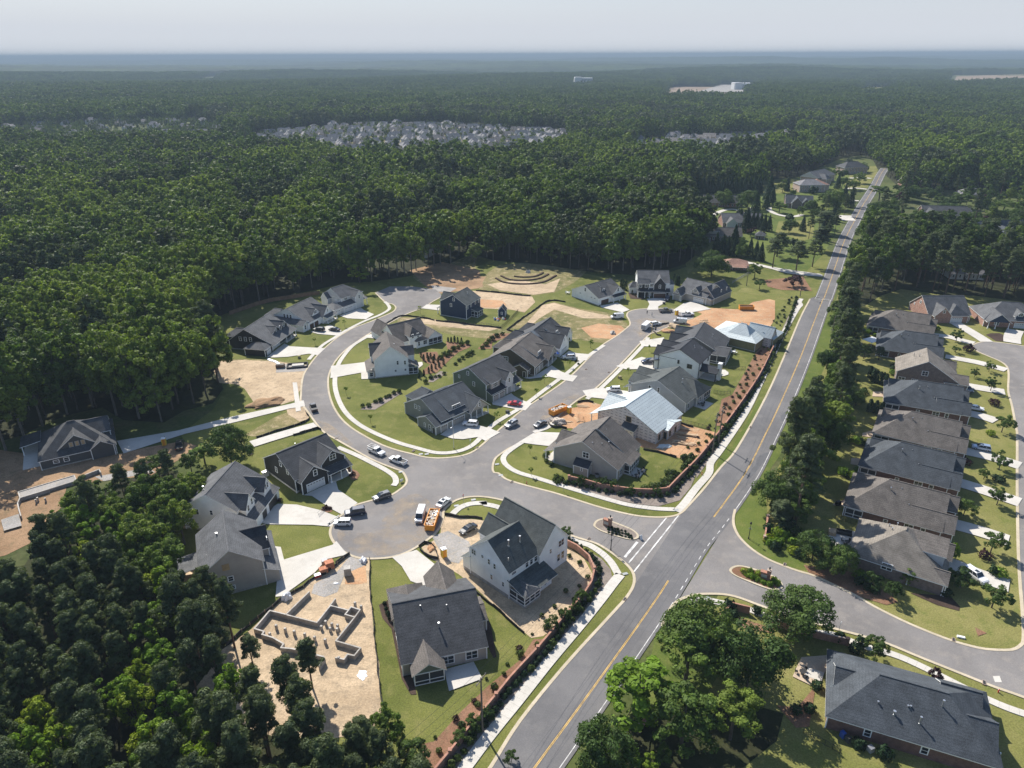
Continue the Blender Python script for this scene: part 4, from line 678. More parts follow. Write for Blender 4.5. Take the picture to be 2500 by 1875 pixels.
# A16
h = Hs('white_gable_front_house', 'white house with gable facing the street and blue parasol at its wall', (18.16, 250.71), 63.4, 's_white', 'r_dark', door='doorwhite')
h.gable(0, 8.9, 0, 12, 3.75, 7.5, 'v', ends='gn', rc=4.4); h.gable(2.3, 18.5, 5, 20.5, 3.4, 8.3, 'u', rc=12); h.gable(13, 18.6, 2.5, 10, 3.5, 6.2, 'v', ends='gn'); h.shed(8.2, 12.4, 5.6, 10, 5, 7.4, 'v'); h.gable(12, 18.6, 18, 23, 3.3, 5.6, 'v', ends='nh'); h.gable(1.5, 8, 18, 24, 3.2, 6, 'v', ends='nh')
h.wins('v-,0,4.4,5.6,.6,1 v-,5.6,10.3,5.8,.6,1.1,3 v-,2.5,15.8,4.4,.6,1'); h.garage('v-', 0, 4.4, 4.9, 2.3); h.found(2.4, 18.5, 5, 20.4, .3); h.done()
# A17 green
h = Hs('sage_green_house', 'tall sage green house with a white front bay, red car on its drive', (-6.77, 211.61), 50.6, 's_green', 'r_dark', door='doorgrey')
h.gable(0, 15.5, 2.3, 17.2, 6.0, 10.0, 'u', rc=9.9); h.shed(0, 7.6, 0, 2.3, 3.0, 4.0, 'v', rm='r_black'); h.gable(7.6, 11.3, 0.2, 9, 5.8, 8.0, 'v', ends='gn', wm='s_light'); h.shed(1.6, 6.0, 1.6, 4.4, 6.0, 7.2, 'v', z0=3.4, wm='s_tan'); h.shed(11.3, 15.4, -0.3, 2.3, 3, 4, 'v', walls=False); h.posts([(15.2, -.2), (11.5, -.2)], 3); h.slab(11.3, 15.4, -.3, 2.3, .4)
h.garage('v-', 0, 3.8, 2.7, 2.2, n=2); h.wins('v-,1.6,3.8,4.9,.75,1.3,3 v-,.2,9.4,5.0,.9,1.5 u-,0,10.4,7.9,.8,1.3 u-,0,14.5,5.6,.6,1 u-,0,7.8,4.7,.8,1.4'); h.door('v-', .2, 9.4, 1.6, 2.4, 'grey'); h.found(0, 15.5, 2.3, 17.2, .4); h.done()
# A18 grey ranch
h = Hs('grey_ranch_house', 'grey-green ranch house at the road bend with wide dormer and side garage wing', (-23.16, 189.70), 45.7, 's_slate', 'r_blue', door='doorgrey')
h.gable(2.6, 19.5, 0.4, 18.3, 3.7, 8.3, 'u', rc=9.6); h.gable(0, 6.6, 0, 8.6, 2.9, 4.9, 'u', rc=4.3, wm='s_slate'); h.shed(7.2, 13.4, 2.2, 9.6, 5.0, 8.25, 'v', ov=.4); h.gable(13.4, 21.4, -1.2, 9, 3.1, 6.6, 'v', ends='gn', walls=False); h.gable(7, 15, 16, 23, 3.3, 6.0, 'v', ends='nh')
mb = MB(); mb.add([(13.7, -1.0, 3.0), (21.1, -1.0, 3.0), (17.4, -1.0, 6.35)], [(0, 1, 2)]); mb.build('porch_gable', M['s_tan'], h.root, fix=False); h.posts([(13.7, -.9), (16.1, -.9), (18.7, -.9), (21.1, -.9)], 3); h.slab(13.6, 21.2, -1, .4, .35)
h.garage('v-', 0.39, 9.6, 4.9, 2.3); h.garage('v-', 0, 3.3, 2.6, 2.2); h.wins('u-,2.6,12.8,4.4,.8,1.3 u-,2.6,11,4.4,.8,1.3 v-,2.2,10.3,5.3,.8,1.3,4 u-,0,2.8,1.6,.8,1.6 u-,0,5.2,1.6,.6,1.2'); h.door('u-', 0, 0.9, 1, 2.1); h.win('v-', -1.02, 17.4, 4.6, .8, 1.3, frame=h.trim); h.found(2.7, 19.4, .4, 18.2, .4); h.done()
# A19 beige corner house
h = Hs('corner_house', 'beige house on the corner lot with brown shingle roof, small lean-to bay and sunroom', (28.20, 163.30), 148.9, 's_grey', 'r_brown')
h.gable(0, 19.2, -13.0, 0, 3.8, 9.4, 'v', rc=10.6, ze2=5.0); h.gable(0, 19.0, -16.0, -8, 3.7, 9.9, 'v', rc=9.8, ze2=5.0); h.gable(12, 20.5, -11, -4, 4.6, 6.8, 'u', ends='ng', rm='r_brown'); h.gable(7.7, 12.0, 0.0, 2.0, 2.8, 3.9, 'u', ends='gg', rc=0.2, ov=.3, rm='r_black'); h.shed(-1.7, 1.5, -11.8, -4.9, 3.1, 4.4, 'u', walls=False); h.shed(19.2, 22.2, -9, -.2, 4.2, 3.0, 'u', walls=False); h.posts([(22, -8.8), (22, -.4)], 3)
h.screened('u-', -1.6, -11.7, -5, 2.9, 5); h.screened('v+', -4.95, -1.6, 0, 2.9, 1); h.slab(-4.6, 0, -9.5, -4.6, .15); h.slab(-1.7, 0, -11.8, -4.9, .3); h.slab(19.2, 22.2, -9, -.2, .3)
h.wins('v+,0,9.4,5.5,.9,1.6,2 v+,2,9.6,1.9,.5,.8 u-,0,-2.4,1.7,.8,1.7,2'); h.pipe(5.6, -6.5, 6.6, 1.0, .12); h.pipe(8.6, -2.2, 8.2, .35, .08); h.pipe(6.8, -4.5, 7.4, .3, .08); h.pipe(8.2, -10.5, 8.6, .3, .08); h.found(0, 19.2, -16, 0, .3); h.done()
# A20 wrapped house
h = Hs('wrapped_house', 'unfinished house in white printed house wrap with pale roof underlay, lumber piles behind it', (42.48, 183.54), 140.7, 'wrap', 'under', trim='under')
h.gable(0, 20.2, -16.0, 0, 3.8, 9.1, 'v', rc=11.0, ze2=4.6); h.gable(12, 21, -11.5, -2.5, 4.4, 7.6, 'u', ends='ng', rm='under'); h.gable(12, 22.5, -12.5, -7, 4.0, 6.6, 'u', ends='ng'); h.gable(-1.4, 3, -12.5, -4.4, 3.3, 4.3, 'u', ends='gn'); h.shed(6.4, 10.6, 0.0, 2.2, 4.1, 3.1, 'v', rm='r_blue'); h.shed(20.2, 22.8, -7, .3, 4.2, 3.0, 'u', walls=False); h.posts([(22.6, .1), (22.6, -6.8)], 3)
h.win('v+', 0, 9.5, 5.3, 1.7, 1.7, frame=M['osb'], grid=False, pane='black'); h.win('u-', -1.4, -6, 1.6, 1.0, 1.7, frame=M['osb'], grid=False, pane='black'); h.win('u-', -1.4, -9.5, 1.6, 1.0, 1.7, frame=M['osb'], grid=False, pane='black'); h.win('u-', 0, -2, 1.6, 1.1, 1.8, frame=M['osb'], grid=False, pane='black'); h.win('v+', -4.4, -.7, 1.3, .9, 2.2, frame=M['osb'], grid=False, pane='black'); h.found(0, 20.1, -15.9, 0, .35, 'conc'); h.done()
# A21 grey
h = Hs('grey_gabled_house', 'grey house with greenish shingle roof, screened corner porch and patio furniture', (55.69, 203.89), 140.0, 's_blue', 'r_green')
h.gable(0, 20.3, -14.5, 0, 3.5, 8.4, 'v', rc=10.5, ze2=4.2); h.gable(-0.7, 8, -16.4, -6.5, 3.3, 6.7, 'u', ends='hn'); h.gable(13, 22.0, -8.2, -1.6, 4.4, 6.3, 'u', ends='ng'); h.gable(13, 23.5, -14, -8, 4.1, 6.2, 'u', ends='ng'); h.shed(20.2, 22, -3, 1.5, 4, 3.2, 'u', walls=False)
h.screened('u-', -.8, -16.2, -11.5, 2.9, 3); h.slab(-4.2, 0, -12, -6, .12); h.wins('v+,0,10,5.2,.8,1.5 v+,0,13.3,5,.8,1.5 u-,0,-2,1.7,.9,1.6 u-,-.7,-9,1.7,.9,1.6'); h.pipe(5.5, -7.5, 6.8, 1, .12); h.found(0, 20.2, -14.4, 0, .3); h.done()
# A22 white black roof
h = Hs('black_roofed_house', 'white two-storey house with near-black roof and a tall white outdoor chimney', (66.04, 229.72), 146.0, 's_white', 'r_black', trim='blacktrim')
h.gable(0, 15.2, -11.5, 0, 6.1, 9.8, 'v'); h.gable(9, 17.2, -6.3, -.4, 6.0, 8.3, 'u', ends='ng'); h.gable(9, 17.6, -12.5, -6.6, 6.0, 8.3, 'u', ends='ng'); h.gable(-6, .5, -6.5, -1.2, 3.2, 4.6, 'u', walls=False, ends='gn'); h.posts([(-5.8, -6.4), (-5.8, -1.3)], 3.2); h.slab(-6, 0, -6.5, -1.2, .3); h.shed(15.2, 18.5, -4, .1, 4, 3, 'u', walls=False, rm='r_mid')
h.chimney(-6.2, -3.8, 1.2, 1.6, 0, 6.2, 's_white'); h.wins('v+,0,3.5,4.2,.8,1.4,2 v+,0,7.7,5,.5,1.2 u-,0,-3,4.8,.8,1.3 u-,0,-9,4.8,.8,1.3'); h.pipe(4.7, -7, 8.2, .7, .09); h.pipe(5.5, -8.6, 8.4, .5, .08); h.pipe(3, -10, 7.4, .5, .09); h.found(0, 15.2, -11.5, 0, .3); h.done()
# A23
h = Hs('charcoal_house', 'charcoal-sided house with dark roof and white-framed screened porch, white garden chairs at its back', (80.33, 244.28), 154.4, 's_char', 'r_dark')
h.gable(2.5, 21.5, -17.3, 0.2, 3.4, 8.4, 'v', rc=12.8, ze2=3.8); h.gable(14, 22.8, -9, -3, 4.2, 6.6, 'u', ends='ng', rm='r_black'); h.gable(14, 22.6, -17, -10.5, 4.1, 6.8, 'u', ends='ng', rm='r_blue'); h.gable(-.1, 5, -6.8, 2.6, 3.6, 5.0, 'u', walls=False, ends='gn')
h.screened('v+', 2.6, 0, 6.7, 3.5, 2); h.screened('u-', 0, -6.6, 2.5, 3.5, 3); h.pipe(7.5, -8, 6.8, .7, .1); h.found(2.5, 21.5, -17.3, .2, .3); h.done()
# A24 unfinished hip
h = Hs('unfinished_hip_house', 'unfinished house with pale hipped underlay roof and olive sheathed walls beside the red clay', (85.88, 261.75), 51.0, 'sheathgreen', 'under', trim='under')
h.gable(0, 17, -10.5, 8.5, 3.6, 6.9, 'v', ends='hh'); h.gable(1.5, 10.5, -8, 2.5, 3.8, 8.2, 'v', ends='hh'); h.gable(8, 13, -13.5, -4, 4.2, 7.6, 'v', ends='gn', wm='wrap'); h.gable(9, 19.5, -14, -6, 3.3, 5.4, 'u', ends='gh', wm='sheathgreen'); h.found(0, 17, -10.4, 8.4, .3, 'conc'); h.done()
# A25
h = Hs('white_garage_house', 'white house with brown garage door at the left of the far turning circle', (39.86, 311.80), 129.1, 's_white', 'r_dark')
h.gable(0, 17.5, -7.5, 0, 3.5, 7.5, 'v', rc=9.0, ze2=3.8, ends='ng'); h.gable(0, 17.5, -17, -7.5, 3.5, 7.6, 'v', rc=9.0, ze2=3.8); h.gable(-.3, 8, -16.5, -8.5, 3.3, 6.9, 'u', ends='gn'); h.gable(3, 9, -7.6, -4.6, 5.0, 6.4, 'u', ends='hn', z0=3); h.shed(-1.9, 0, -16.6, -8.2, 2.7, 3.5, 'u', walls=False, rm='r_black'); h.posts([(-1.7, -16.4), (-1.7, -12.4), (-1.7, -8.4)], 2.7)
h.garage('u-', 0, -4.2, 4.9, 2.2, 'doorbrown'); h.wins('v+,0,8.7,5.6,1,1.5 v+,0,4.5,2.9,1,.4 v+,0,2.4,2.9,1,.4 v+,0,11.9,3.2,1,.4 u-,3,-6.1,5.5,1,1.1 u-,-.3,-12.5,5.3,1,1.5'); h.found(0, 17.5, -17, 0, .3); h.done()
# A26
h = Hs('dark_fronted_house', 'two-storey house with dark shingled front and steep gable facing the far turning circle', (60.08, 325.51), -4.0, 's_white', 'r_mid', trim='trim')
h.gable(0, 14.6, 0.2, 13.5, 6.9, 10.8, 'u'); h.gable(7.3, 12.9, -.9, 6, 6.2, 9.6, 'v', ends='gn', wm='s_black'); h.gable(0, 5, -.7, 4, 6.6, 8.2, 'u', wm='s_black'); h.shed(-.2, 14.6, -2.4, .2, 3.1, 4.0, 'v', walls=False, rm='r_black'); h.gable(-3.4, 0, 4.6, 9, 3.1, 5, 'u', ends='hn'); h.gable(14.6, 17, 2, 8, 5.6, 7, 'u', ends='nh'); h.posts([(0, -2.2), (3.2, -2.2), (5.4, -2.2)], 3.1)
mb = MB(); mb.box((10.4, -1.1, 1.5), (7.6, 2.2, 3.0)); mb.build('garage_block', M['s_black'], h.root); h.garage('v-', -2.2, 10.2, 5.6, 2.3, 'doorbrown'); h.wins('v-,-.7,1.2,5.4,.9,1.5 v-,-.7,3.7,5.4,.9,1.5 v-,.2,6.3,5.5,.6,1.2,2 v-,-.9,10.1,5.3,.8,1.5 v-,.2,1.8,1.6,.7,1.5,3'); h.door('v-', .2, 5.4); h.found(0, 14.6, .2, 13.4, .3); h.done()
# A27
h = Hs('beige_dormer_house', 'beige house with white garage door and triple-window dormer at the right of the turning circle', (88.29, 311.19), 135.6, 's_tan', 'r_mid')
h.gable(0, 15, -16.5, -1.5, 3.5, 8.1, 'u'); h.gable(-2.6, 6, -19.6, -4, 3.4, 7.8, 'v', ends='gg'); h.shed(-2.4, 0.2, -9, -1.6, 2.8, 3.6, 'u'); h.gable(11.6, 15.4, -3.5, 2, 3.1, 5.6, 'v', ends='ng'); h.gable(4.2, 8, -6, -1.9, 5, 6.9, 'v', ends='ng'); h.shed(10.8, 15.4, -.5, 2.2, 3.2, 2.8, 'v', walls=False); h.posts([(11, 2), (15.2, 2)], 2.8)
h.garage('v+', -1.5, 3.8, 4.9, 2.3); h.wins('v+,-1.9,6.1,5.4,.55,1.2,3 u-,-2.6,-10,5.4,.6,1 u-,-2.6,-15,5.4,.6,1.2 v+,2.0,13.4,4.3,.6,1.1,2'); h.found(0, 15, -16.4, -1.5, .3); h.done()

# ---- right-hand row: brick ranch houses on one plan (u runs from the street towards the gardens)
def ranch(O, ang, label, wall, roof, L=23.4, D=17.0, zr=8.6, glass='s_blue', fam=0, r1=7.6, name='brick_ranch_house'):
    h = Hs(name, label, O, ang, wall, roof)
    h.gable(2.4, L, -D, 0, 3.2, zr, 'u', ends='gh', ov=.45, rc=-D/2)
    h.gable(0, 9, -7.6, -0.2, 3.2, 5.7, 'u', ends='gn', ov=.4)
    h.gable(-0.3, 8, -D, -10.6, 3.2, 5.5, 'u', ends='gn', ov=.4)
    h.gable(L-7, L-0.9, -D+2.0, -D+6.4, 4.0, 5.8, 'u', ends='ng', z0=3.0, wm=glass, ov=.3)
    h.garage('u-', 0, -3.9, 4.8, 2.2); h.garage('u-', 2.4, -9.2, 1.2, 2.1, 'door', openn=True)
    h.wins('v+,0,6,1.8,.9,1.5 v+,0,9,1.8,.9,1.5,2 v+,0,14,1.7,.8,.8 u-,-.3,-13.8,1.8,.8,1.6,2'); h.screened('v+', 0.0, L-4.2, L-.4, 2.6, 2)
    h.pipe(14.5, -6.0, 6.9, .9, .11); h.pipe(10, -3.8, 5.4, .35, .08); h.pipe(12.2, -7, 7.4, .4, .08)
    h.found(2.4, L, -D, 0, .25); h.done(); return h
ranch((102.68, 135.33), 148.7, 'brick ranch with taupe roof and white-framed sunroom, second up from the street corner', 'b_dark', 'r_brown')
ranch((114.55, 153.79), 147.6, 'dark red brick ranch with slate blue roof, third up from the street corner', 'b_dark', 'r_blue')
ranch((126.84, 172.18), 148.0, 'brown brick ranch with taupe roof whose drive holds the silver crossover', 'b_brown', 'r_brown')
ranch((141.51, 194.87), 154.4, 'dark red brick ranch with slate roof beside the tall tan gabled one', 'b_dark', 'r_blue', L=23.6, D=18)
ranch((158.69, 241.26), 153.9, 'dark-roofed brick ranch with a white canopy behind it, second from the turning circle', 'b_dark', 'r_blue', L=21.8, D=17.5)
ranch((167.34, 263.94), 148.5, 'taupe-roofed brick ranch in front of the red brick gable', 'b_brown', 'r_brown', L=23.8, D=17.5)
# R3 tall tan gable
h = Hs('brown_brick_house', 'tall brown brick house with a tan gable-hip roof between two slate-roofed ranches', (153.04, 217.21), 154.9, 'b_brown', 'r_tan')
h.gable(2, 20.8, -13.3, 0, 3.4, 9.6, 'v', rc=12.2, ze2=4.6); h.gable(-.8, 6, -7.6, 0, 3.2, 5.0, 'u', ends='gn', rm='r_brown'); h.gable(2.2, 9, -17.4, -11, 3.6, 5.8, 'u', ends='gn', rm='r_brown')
h.wins('v+,0,12.4,5.2,.9,1.5,2 v+,0,15,1.9,.6,1.2,3 v+,0,19,1.8,1,1.6,2'); h.garage('u-', -.8, -3.8, 4.8, 2.2); h.pipe(14.5, -7, 8.9, .6, .08); h.pipe(16, -9, 8.2, .5, .08); h.done()
# R8 nearest big tan/brown
h = Hs('street_corner_brick_house', 'brown brick corner house whose light tan roof slope carries three vent pipes', (75.50, 128.20), -32.6, 'b_brown', 'r_brown')
h.gable(0, 18.6, 0.0, 15.4, 3.4, 9.0, 'v', rc=9.4, ze2=3.2, ends='hh', rm='r_tan')
h.gable(12, 19.0, 0.0, 4.6, 3.2, 4.8, 'u', ends='ng', rm='r_brown'); h.gable(12, 19.2, 9.6, 15.6, 3.2, 5.4, 'u', ends='ng', rm='r_brown'); h.shed(9.6, 17.7, 4.8, 9.4, 6.6, 8.2, 'v', z0=3.2, wm='s_blue', rm='r_brown', ov=.25)
h.wins('v-,0,7.6,3.0,1.0,1.5,2'); h.pipe(6.1, 9.5, 6.6, 1.2, .1); h.pipe(6.8, 7.8, 6.9, 1.2, .1); h.pipe(7.6, 10.0, 7.4, 1.0, .11); h.pipe(8.7, 5.8, 7.2, .2, .08); h.garage('u+', 19.2, 12.6, 4.6, 2.2); h.found(0, 18.5, .1, 15.3, .25, 'b_brown'); h.done()
# R10 bottom right
h = Hs('brick_hip_house', 'large brick house with slate blue hipped roof and metal vent pipes at the lower right', (77.25, 75.62), 156.9, 'b_dark', 'r_blue')
h.gable(0.8, 25.8, -15.4, 0, 3.2, 7.7, 'u', ends='hh', ov=.5); h.gable(19, 25.0, -11.6, -6.6, 3.9, 5.6, 'u', ends='ng', z0=3.0, wm='s_char', ov=.3); h.gable(1.0, 9, -9.6, -2.4, 3.2, 5.9, 'u', ends='gn'); h.gable(2.2, 8, -15.6, -9.5, 3.2, 5.4, 'u', ends='gn')
h.pipe(9, -5.6, 6.4, 1.5, .12); h.pipe(12.2, -2.4, 4.7, 1.4, .12); h.pipe(16, -2.6, 4.8, .7, .15); h.pipe(14, -4.2, 5.7, .3, .1); h.pipe(13.6, -4.3, 5.7, .3, .1); h.pipe(18.5, -3.5, 5.2, .5, .1)
h.wins('v+,0,19.5,1.7,1,1.4 v+,0,11,1.7,1,1.4'); h.posts([(0.2, -3), (0.2, -8.5)], 3); h.found(.9, 25.7, -15.3, 0, .25, 'b_dark'); h.done()
h = Hs('small_grey_garage', 'small grey-roofed outbuilding cut by the bottom edge of the photo', (54.5, 65.0), -28, 'b_dark', 'r_blue', cat='garage')
h.gable(0, 9, -8, 0, 2.8, 5.2, 'u', ends='hh'); h.done()
# R0 red brick gable, R00 at circle
h = Hs('red_brick_house', 'red brick gable house with white half-round vent and white garage door beyond the ranch row', (179.52, 287.46), -1.0, 'b_red', 'r_mid')
h.gable(-.5, 17.2, 1.4, 17.5, 3.3, 9.0, 'u', ends='gg'); h.gable(1, 8, -.8, 9, 3.3, 6.9, 'v', ends='gn'); h.gable(7.5, 15.5, -.2, 9, 3.3, 6.6, 'v', ends='hn'); h.garage('v-', -.2, 10.6, 4.9, 2.2); h.wins('u-,-.5,9.5,6.2,1,1.2 v-,-.8,4.5,5.2,.9,1.2 u-,-.5,14,4,.7,.7'); h.found(-.5, 17.1, 1.5, 17.4, .25, 'b_red'); h.done()
h = Hs('blue_gabled_house', 'grey-roofed house with blue-grey porch gable and white dormer at the head of the turning circle', (198.95, 280.86), -12.0, 'b_red', 'r_mid')
h.gable(0, 24, 2, 19, 3.3, 8.6, 'u', ends='hh'); h.gable(0.3, 9, -1, 9, 3.1, 6.4, 'v', ends='gn', wm='s_blue', walls=False); mb = MB(); mb.add([(0.7, -.8, 3.0), (8.7, -.8, 3.0), (4.65, -.8, 6.15)], [(0, 1, 2)]); mb.build('porch_gable', M['s_navy'], h.root, fix=False)
h.gable(11.6, 15, 2.6, 8, 5, 6.8, 'v', ends='gn', wm='s_navy'); h.posts([(.8, -.8), (3.6, -.8), (8.5, -.8)], 3); h.garage('v-', 2, 14.2, 4.9, 2.2); h.wins('v-,2.6,13.3,5.7,.8,1.2,2 v-,2,5,1.7,.8,1.5,2'); h.done()
# houses along the far stretch of the main road
def simple(name, label, O, ang, L, D, wall, roof, ze=3.2, zr=7, ends='gg', extra=None, fl=1):
    h = Hs(name, label, O, ang, wall, roof); h.gable(0, L, 0, D, ze, zr, 'u', ends=ends, ov=.5)
    for k in range(int(L/3.2)): h.win('v-', 0, 1.6+k*3.2, 1.7, .9, 1.4)
    if ze > 5:
        for k in range(int(L/3.2)): h.win('v-', 0, 1.6+k*3.2, 4.6, .9, 1.4)
    if extra: extra(h)
    h.door('v-', 0, L*.45); h.done(); return h
simple('terracotta_roofed_cottage', 'low cottage with terracotta roof half hidden by the big round tree', (113, 371), -12, 13, 10, 'b_brown', 'r_red', 2.8, 5.0, 'hh', lambda h: h.shed(5, 12, -3, 0, 2.4, 3, 'v', walls=False))
simple('brown_two_part_house', 'dark brown house with tall gable-wide dormer among trees west of the main road', (120, 436), -4, 22, 11, 'b_dark', 'r_brown', 3.4, 7.2, 'gg', lambda h: (h.shed(0, 8, 1, 6, 5.6, 7, 'v', wm='s_tan'), h.gable(-5, 2, -4, 4, 2.8, 4.4, 'u')))
simple('red_end_wall_house', 'long grey-roofed house with red brick end wall behind a row of conifers', (141, 474), -3, 26, 15, 'b_red', 'r_mid', 3.4, 7.8, 'gg', lambda h: (h.gable(2, 9, -3, 6, 3.2, 6.2, 'v', ends='gn', wm='s_light'), h.shed(17, 20, 3, 6, 5.2, 6.4, 'v')))
simple('distant_red_brick_house', 'red brick house behind two round shade trees on the far lawn', (146, 545), -10, 26, 13, 'b_red', 'r_dark', 3.4, 7.6)
simple('slate_gabled_house', 'slate-roofed house with paired front gables and curved pale drive', (206, 540), -14, 19, 13, 'b_brown', 'r_blue', 3.6, 8.2, 'gg', lambda h: (h.gable(4, 11, -3, 7, 4.2, 8.0, 'v', ends='gn'), h.gable(11, 17, -2, 7, 3.6, 7.0, 'v', ends='gn')))
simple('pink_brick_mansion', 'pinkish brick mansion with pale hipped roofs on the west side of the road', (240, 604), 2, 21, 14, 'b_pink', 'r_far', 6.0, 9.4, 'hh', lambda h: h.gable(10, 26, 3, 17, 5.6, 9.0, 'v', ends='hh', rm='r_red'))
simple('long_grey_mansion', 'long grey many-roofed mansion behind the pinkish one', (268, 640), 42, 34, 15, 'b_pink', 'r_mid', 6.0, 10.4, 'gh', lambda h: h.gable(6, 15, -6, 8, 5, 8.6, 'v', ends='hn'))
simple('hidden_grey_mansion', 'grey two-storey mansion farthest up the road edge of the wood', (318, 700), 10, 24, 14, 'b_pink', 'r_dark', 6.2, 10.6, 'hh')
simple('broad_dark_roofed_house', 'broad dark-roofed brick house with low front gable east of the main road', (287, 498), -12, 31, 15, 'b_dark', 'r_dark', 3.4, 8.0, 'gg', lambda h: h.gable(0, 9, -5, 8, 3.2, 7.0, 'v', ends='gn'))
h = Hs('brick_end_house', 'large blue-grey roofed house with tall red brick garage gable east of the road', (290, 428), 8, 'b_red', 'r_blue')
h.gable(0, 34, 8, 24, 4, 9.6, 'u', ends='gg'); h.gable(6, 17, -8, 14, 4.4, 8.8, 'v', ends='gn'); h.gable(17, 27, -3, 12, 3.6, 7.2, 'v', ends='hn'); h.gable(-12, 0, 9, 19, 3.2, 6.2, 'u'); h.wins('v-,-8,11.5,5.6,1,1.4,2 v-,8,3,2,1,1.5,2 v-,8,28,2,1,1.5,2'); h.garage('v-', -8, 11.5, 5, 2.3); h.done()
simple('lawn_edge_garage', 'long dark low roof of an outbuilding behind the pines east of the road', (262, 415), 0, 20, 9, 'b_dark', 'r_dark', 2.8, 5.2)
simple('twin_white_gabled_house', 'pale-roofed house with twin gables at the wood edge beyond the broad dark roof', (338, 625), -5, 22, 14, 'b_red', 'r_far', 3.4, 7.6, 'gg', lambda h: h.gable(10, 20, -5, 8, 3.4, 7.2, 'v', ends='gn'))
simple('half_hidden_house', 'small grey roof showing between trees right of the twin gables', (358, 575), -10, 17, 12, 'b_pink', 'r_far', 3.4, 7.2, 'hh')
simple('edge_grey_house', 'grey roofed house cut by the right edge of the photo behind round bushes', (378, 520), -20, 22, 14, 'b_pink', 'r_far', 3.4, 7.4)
simple('wooded_yard_house', 'pale roofed house glimpsed through the pine grove', (224, 352), -8, 16, 11, 's_light', 'r_far', 3.2, 6.4)
simple('clearing_house', 'light roofed house glimpsed behind the left pine belt near the pond', (-62, 402), -20, 15, 11, 's_light', 'r_far', 3.2, 6.6)
simple('wood_hidden_house', 'small grey roofed house alone deep in the middle of the wood', (-20, 640), 10, 16, 12, 'b_brown', 'r_far', 3.4, 8.0)
h = Hs('brick_shed', 'small square brick shed with pyramid roof on the west lawns', (152, 440), -20, 'b_brown', 'r_mid', cat='shed'); h.gable(0, 5.5, 0, 5.5, 2.6, 4.6, 'u', ends='hh'); h.door('v-', 0, 2.7); h.done()
# ---------------------------------------------------------------- vehicles
PAINT = {}
def paint(name, c, rough=0.28, metal=0.0):
    if name not in PAINT:
        m, n, b = newmat(name+'_car_paint'); b.inputs['Base Color'].default_value = (*c, 1); b.inputs['Roughness'].default_value = rough; b.inputs['Metallic'].default_value = metal
        b.inputs['Coat Weight'].default_value = 0.6; b.inputs['Coat Roughness'].default_value = 0.08; PAINT[name] = m
    return PAINT[name]
CP = {'white': (0.72, 0.72, 0.71), 'silver': (0.40, 0.41, 0.42), 'black': (0.012, 0.012, 0.014), 'navy': (0.012, 0.02, 0.05), 'red': (0.42, 0.01, 0.02), 'grey': (0.11, 0.115, 0.12), 'blue_silver': (0.30, 0.38, 0.50)}
def loft(mb, secs, mi=0, cap=True):
    n = len(secs[0]); V = [p for s_ in secs for p in s_]; F = []
    for i in range(len(secs)-1):
        for k in range(n-1): F.append((i*n+k, i*n+k+1, (i+1)*n+k+1, (i+1)*n+k))
    if cap: F += [tuple(range(n))[::-1], tuple((len(secs)-1)*n+k for k in range(n))]
    mb.add(V, F, mi)
def xsec(x, zt, zb, w_, tum=0.93, sh=None):
    h = zt-zb; w2 = w_/2
    return [(x, -w2*0.96, zb), (x, -w2, zb+h*0.35), (x, -w2*0.99, zb+h*0.75), (x, -w2*tum, zt-0.02), (x, -w2*tum*0.8, zt+0.015), (x, w2*tum*0.8, zt+0.015), (x, w2*tum, zt-0.02), (x, w2*0.99, zb+h*0.75), (x, w2, zb+h*0.35), (x, w2*0.96, zb)]
SPEC = {  # length, width, body profile (x fraction, top z), cabin (x0, x1, x2, x3 fractions, base z, roof z)
 'sedan': (4.8, 1.84, [(-.5, .62), (-.49, .92), (-.33, 1.0), (.1, 1.0), (.25, .98), (.42, .86), (.49, .72), (.5, .55)], (-.36, -.18, .08, .27, .97, 1.44), 0.33),
 'coupe': (4.7, 1.9, [(-.5, .6), (-.49, .95), (-.33, 1.0), (.1, .98), (.22, .95), (.42, .84), (.49, .7), (.5, .5)], (-.42, -.16, .05, .24, .95, 1.36), 0.34),
 'suv': (4.8, 1.9, [(-.5, .65), (-.495, 1.05), (-.3, 1.1), (.1, 1.1), (.24, 1.08), (.42, 1.0), (.49, .85), (.5, .6)], (-.485, -.42, .08, .25, 1.07, 1.72), 0.36),
 'bigsuv': (5.2, 2.05, [(-.5, .7), (-.495, 1.1), (-.3, 1.18), (.1, 1.18), (.24, 1.16), (.44, 1.1), (.495, .95), (.5, .6)], (-.49, -.45, .1, .24, 1.15, 1.9), 0.40),
 'boxy': (4.2, 1.8, [(-.5, .7), (-.495, 1.05), (-.3, 1.1), (.1, 1.1), (.26, 1.08), (.44, 1.02), (.495, .85), (.5, .6)], (-.49, -.46, .14, .27, 1.07, 1.65), 0.34),
 'pickup': (5.8, 2.0, [(-.5, .75), (-.495, 1.02), (-.12, 1.05), (.1, 1.12), (.22, 1.12), (.43, 1.08), (.495, .95), (.5, .6)], (-.12, -.09, .12, .24, 1.1, 1.86), 0.40),
 'van': (5.6, 2.0, [(-.5, .6), (-.5, 1.15), (.2, 1.15), (.3, 1.12), (.42, 1.02), (.49, .85), (.5, .6)], (-.5, -.495, .24, .36, 1.1, 2.15), 0.36),
}
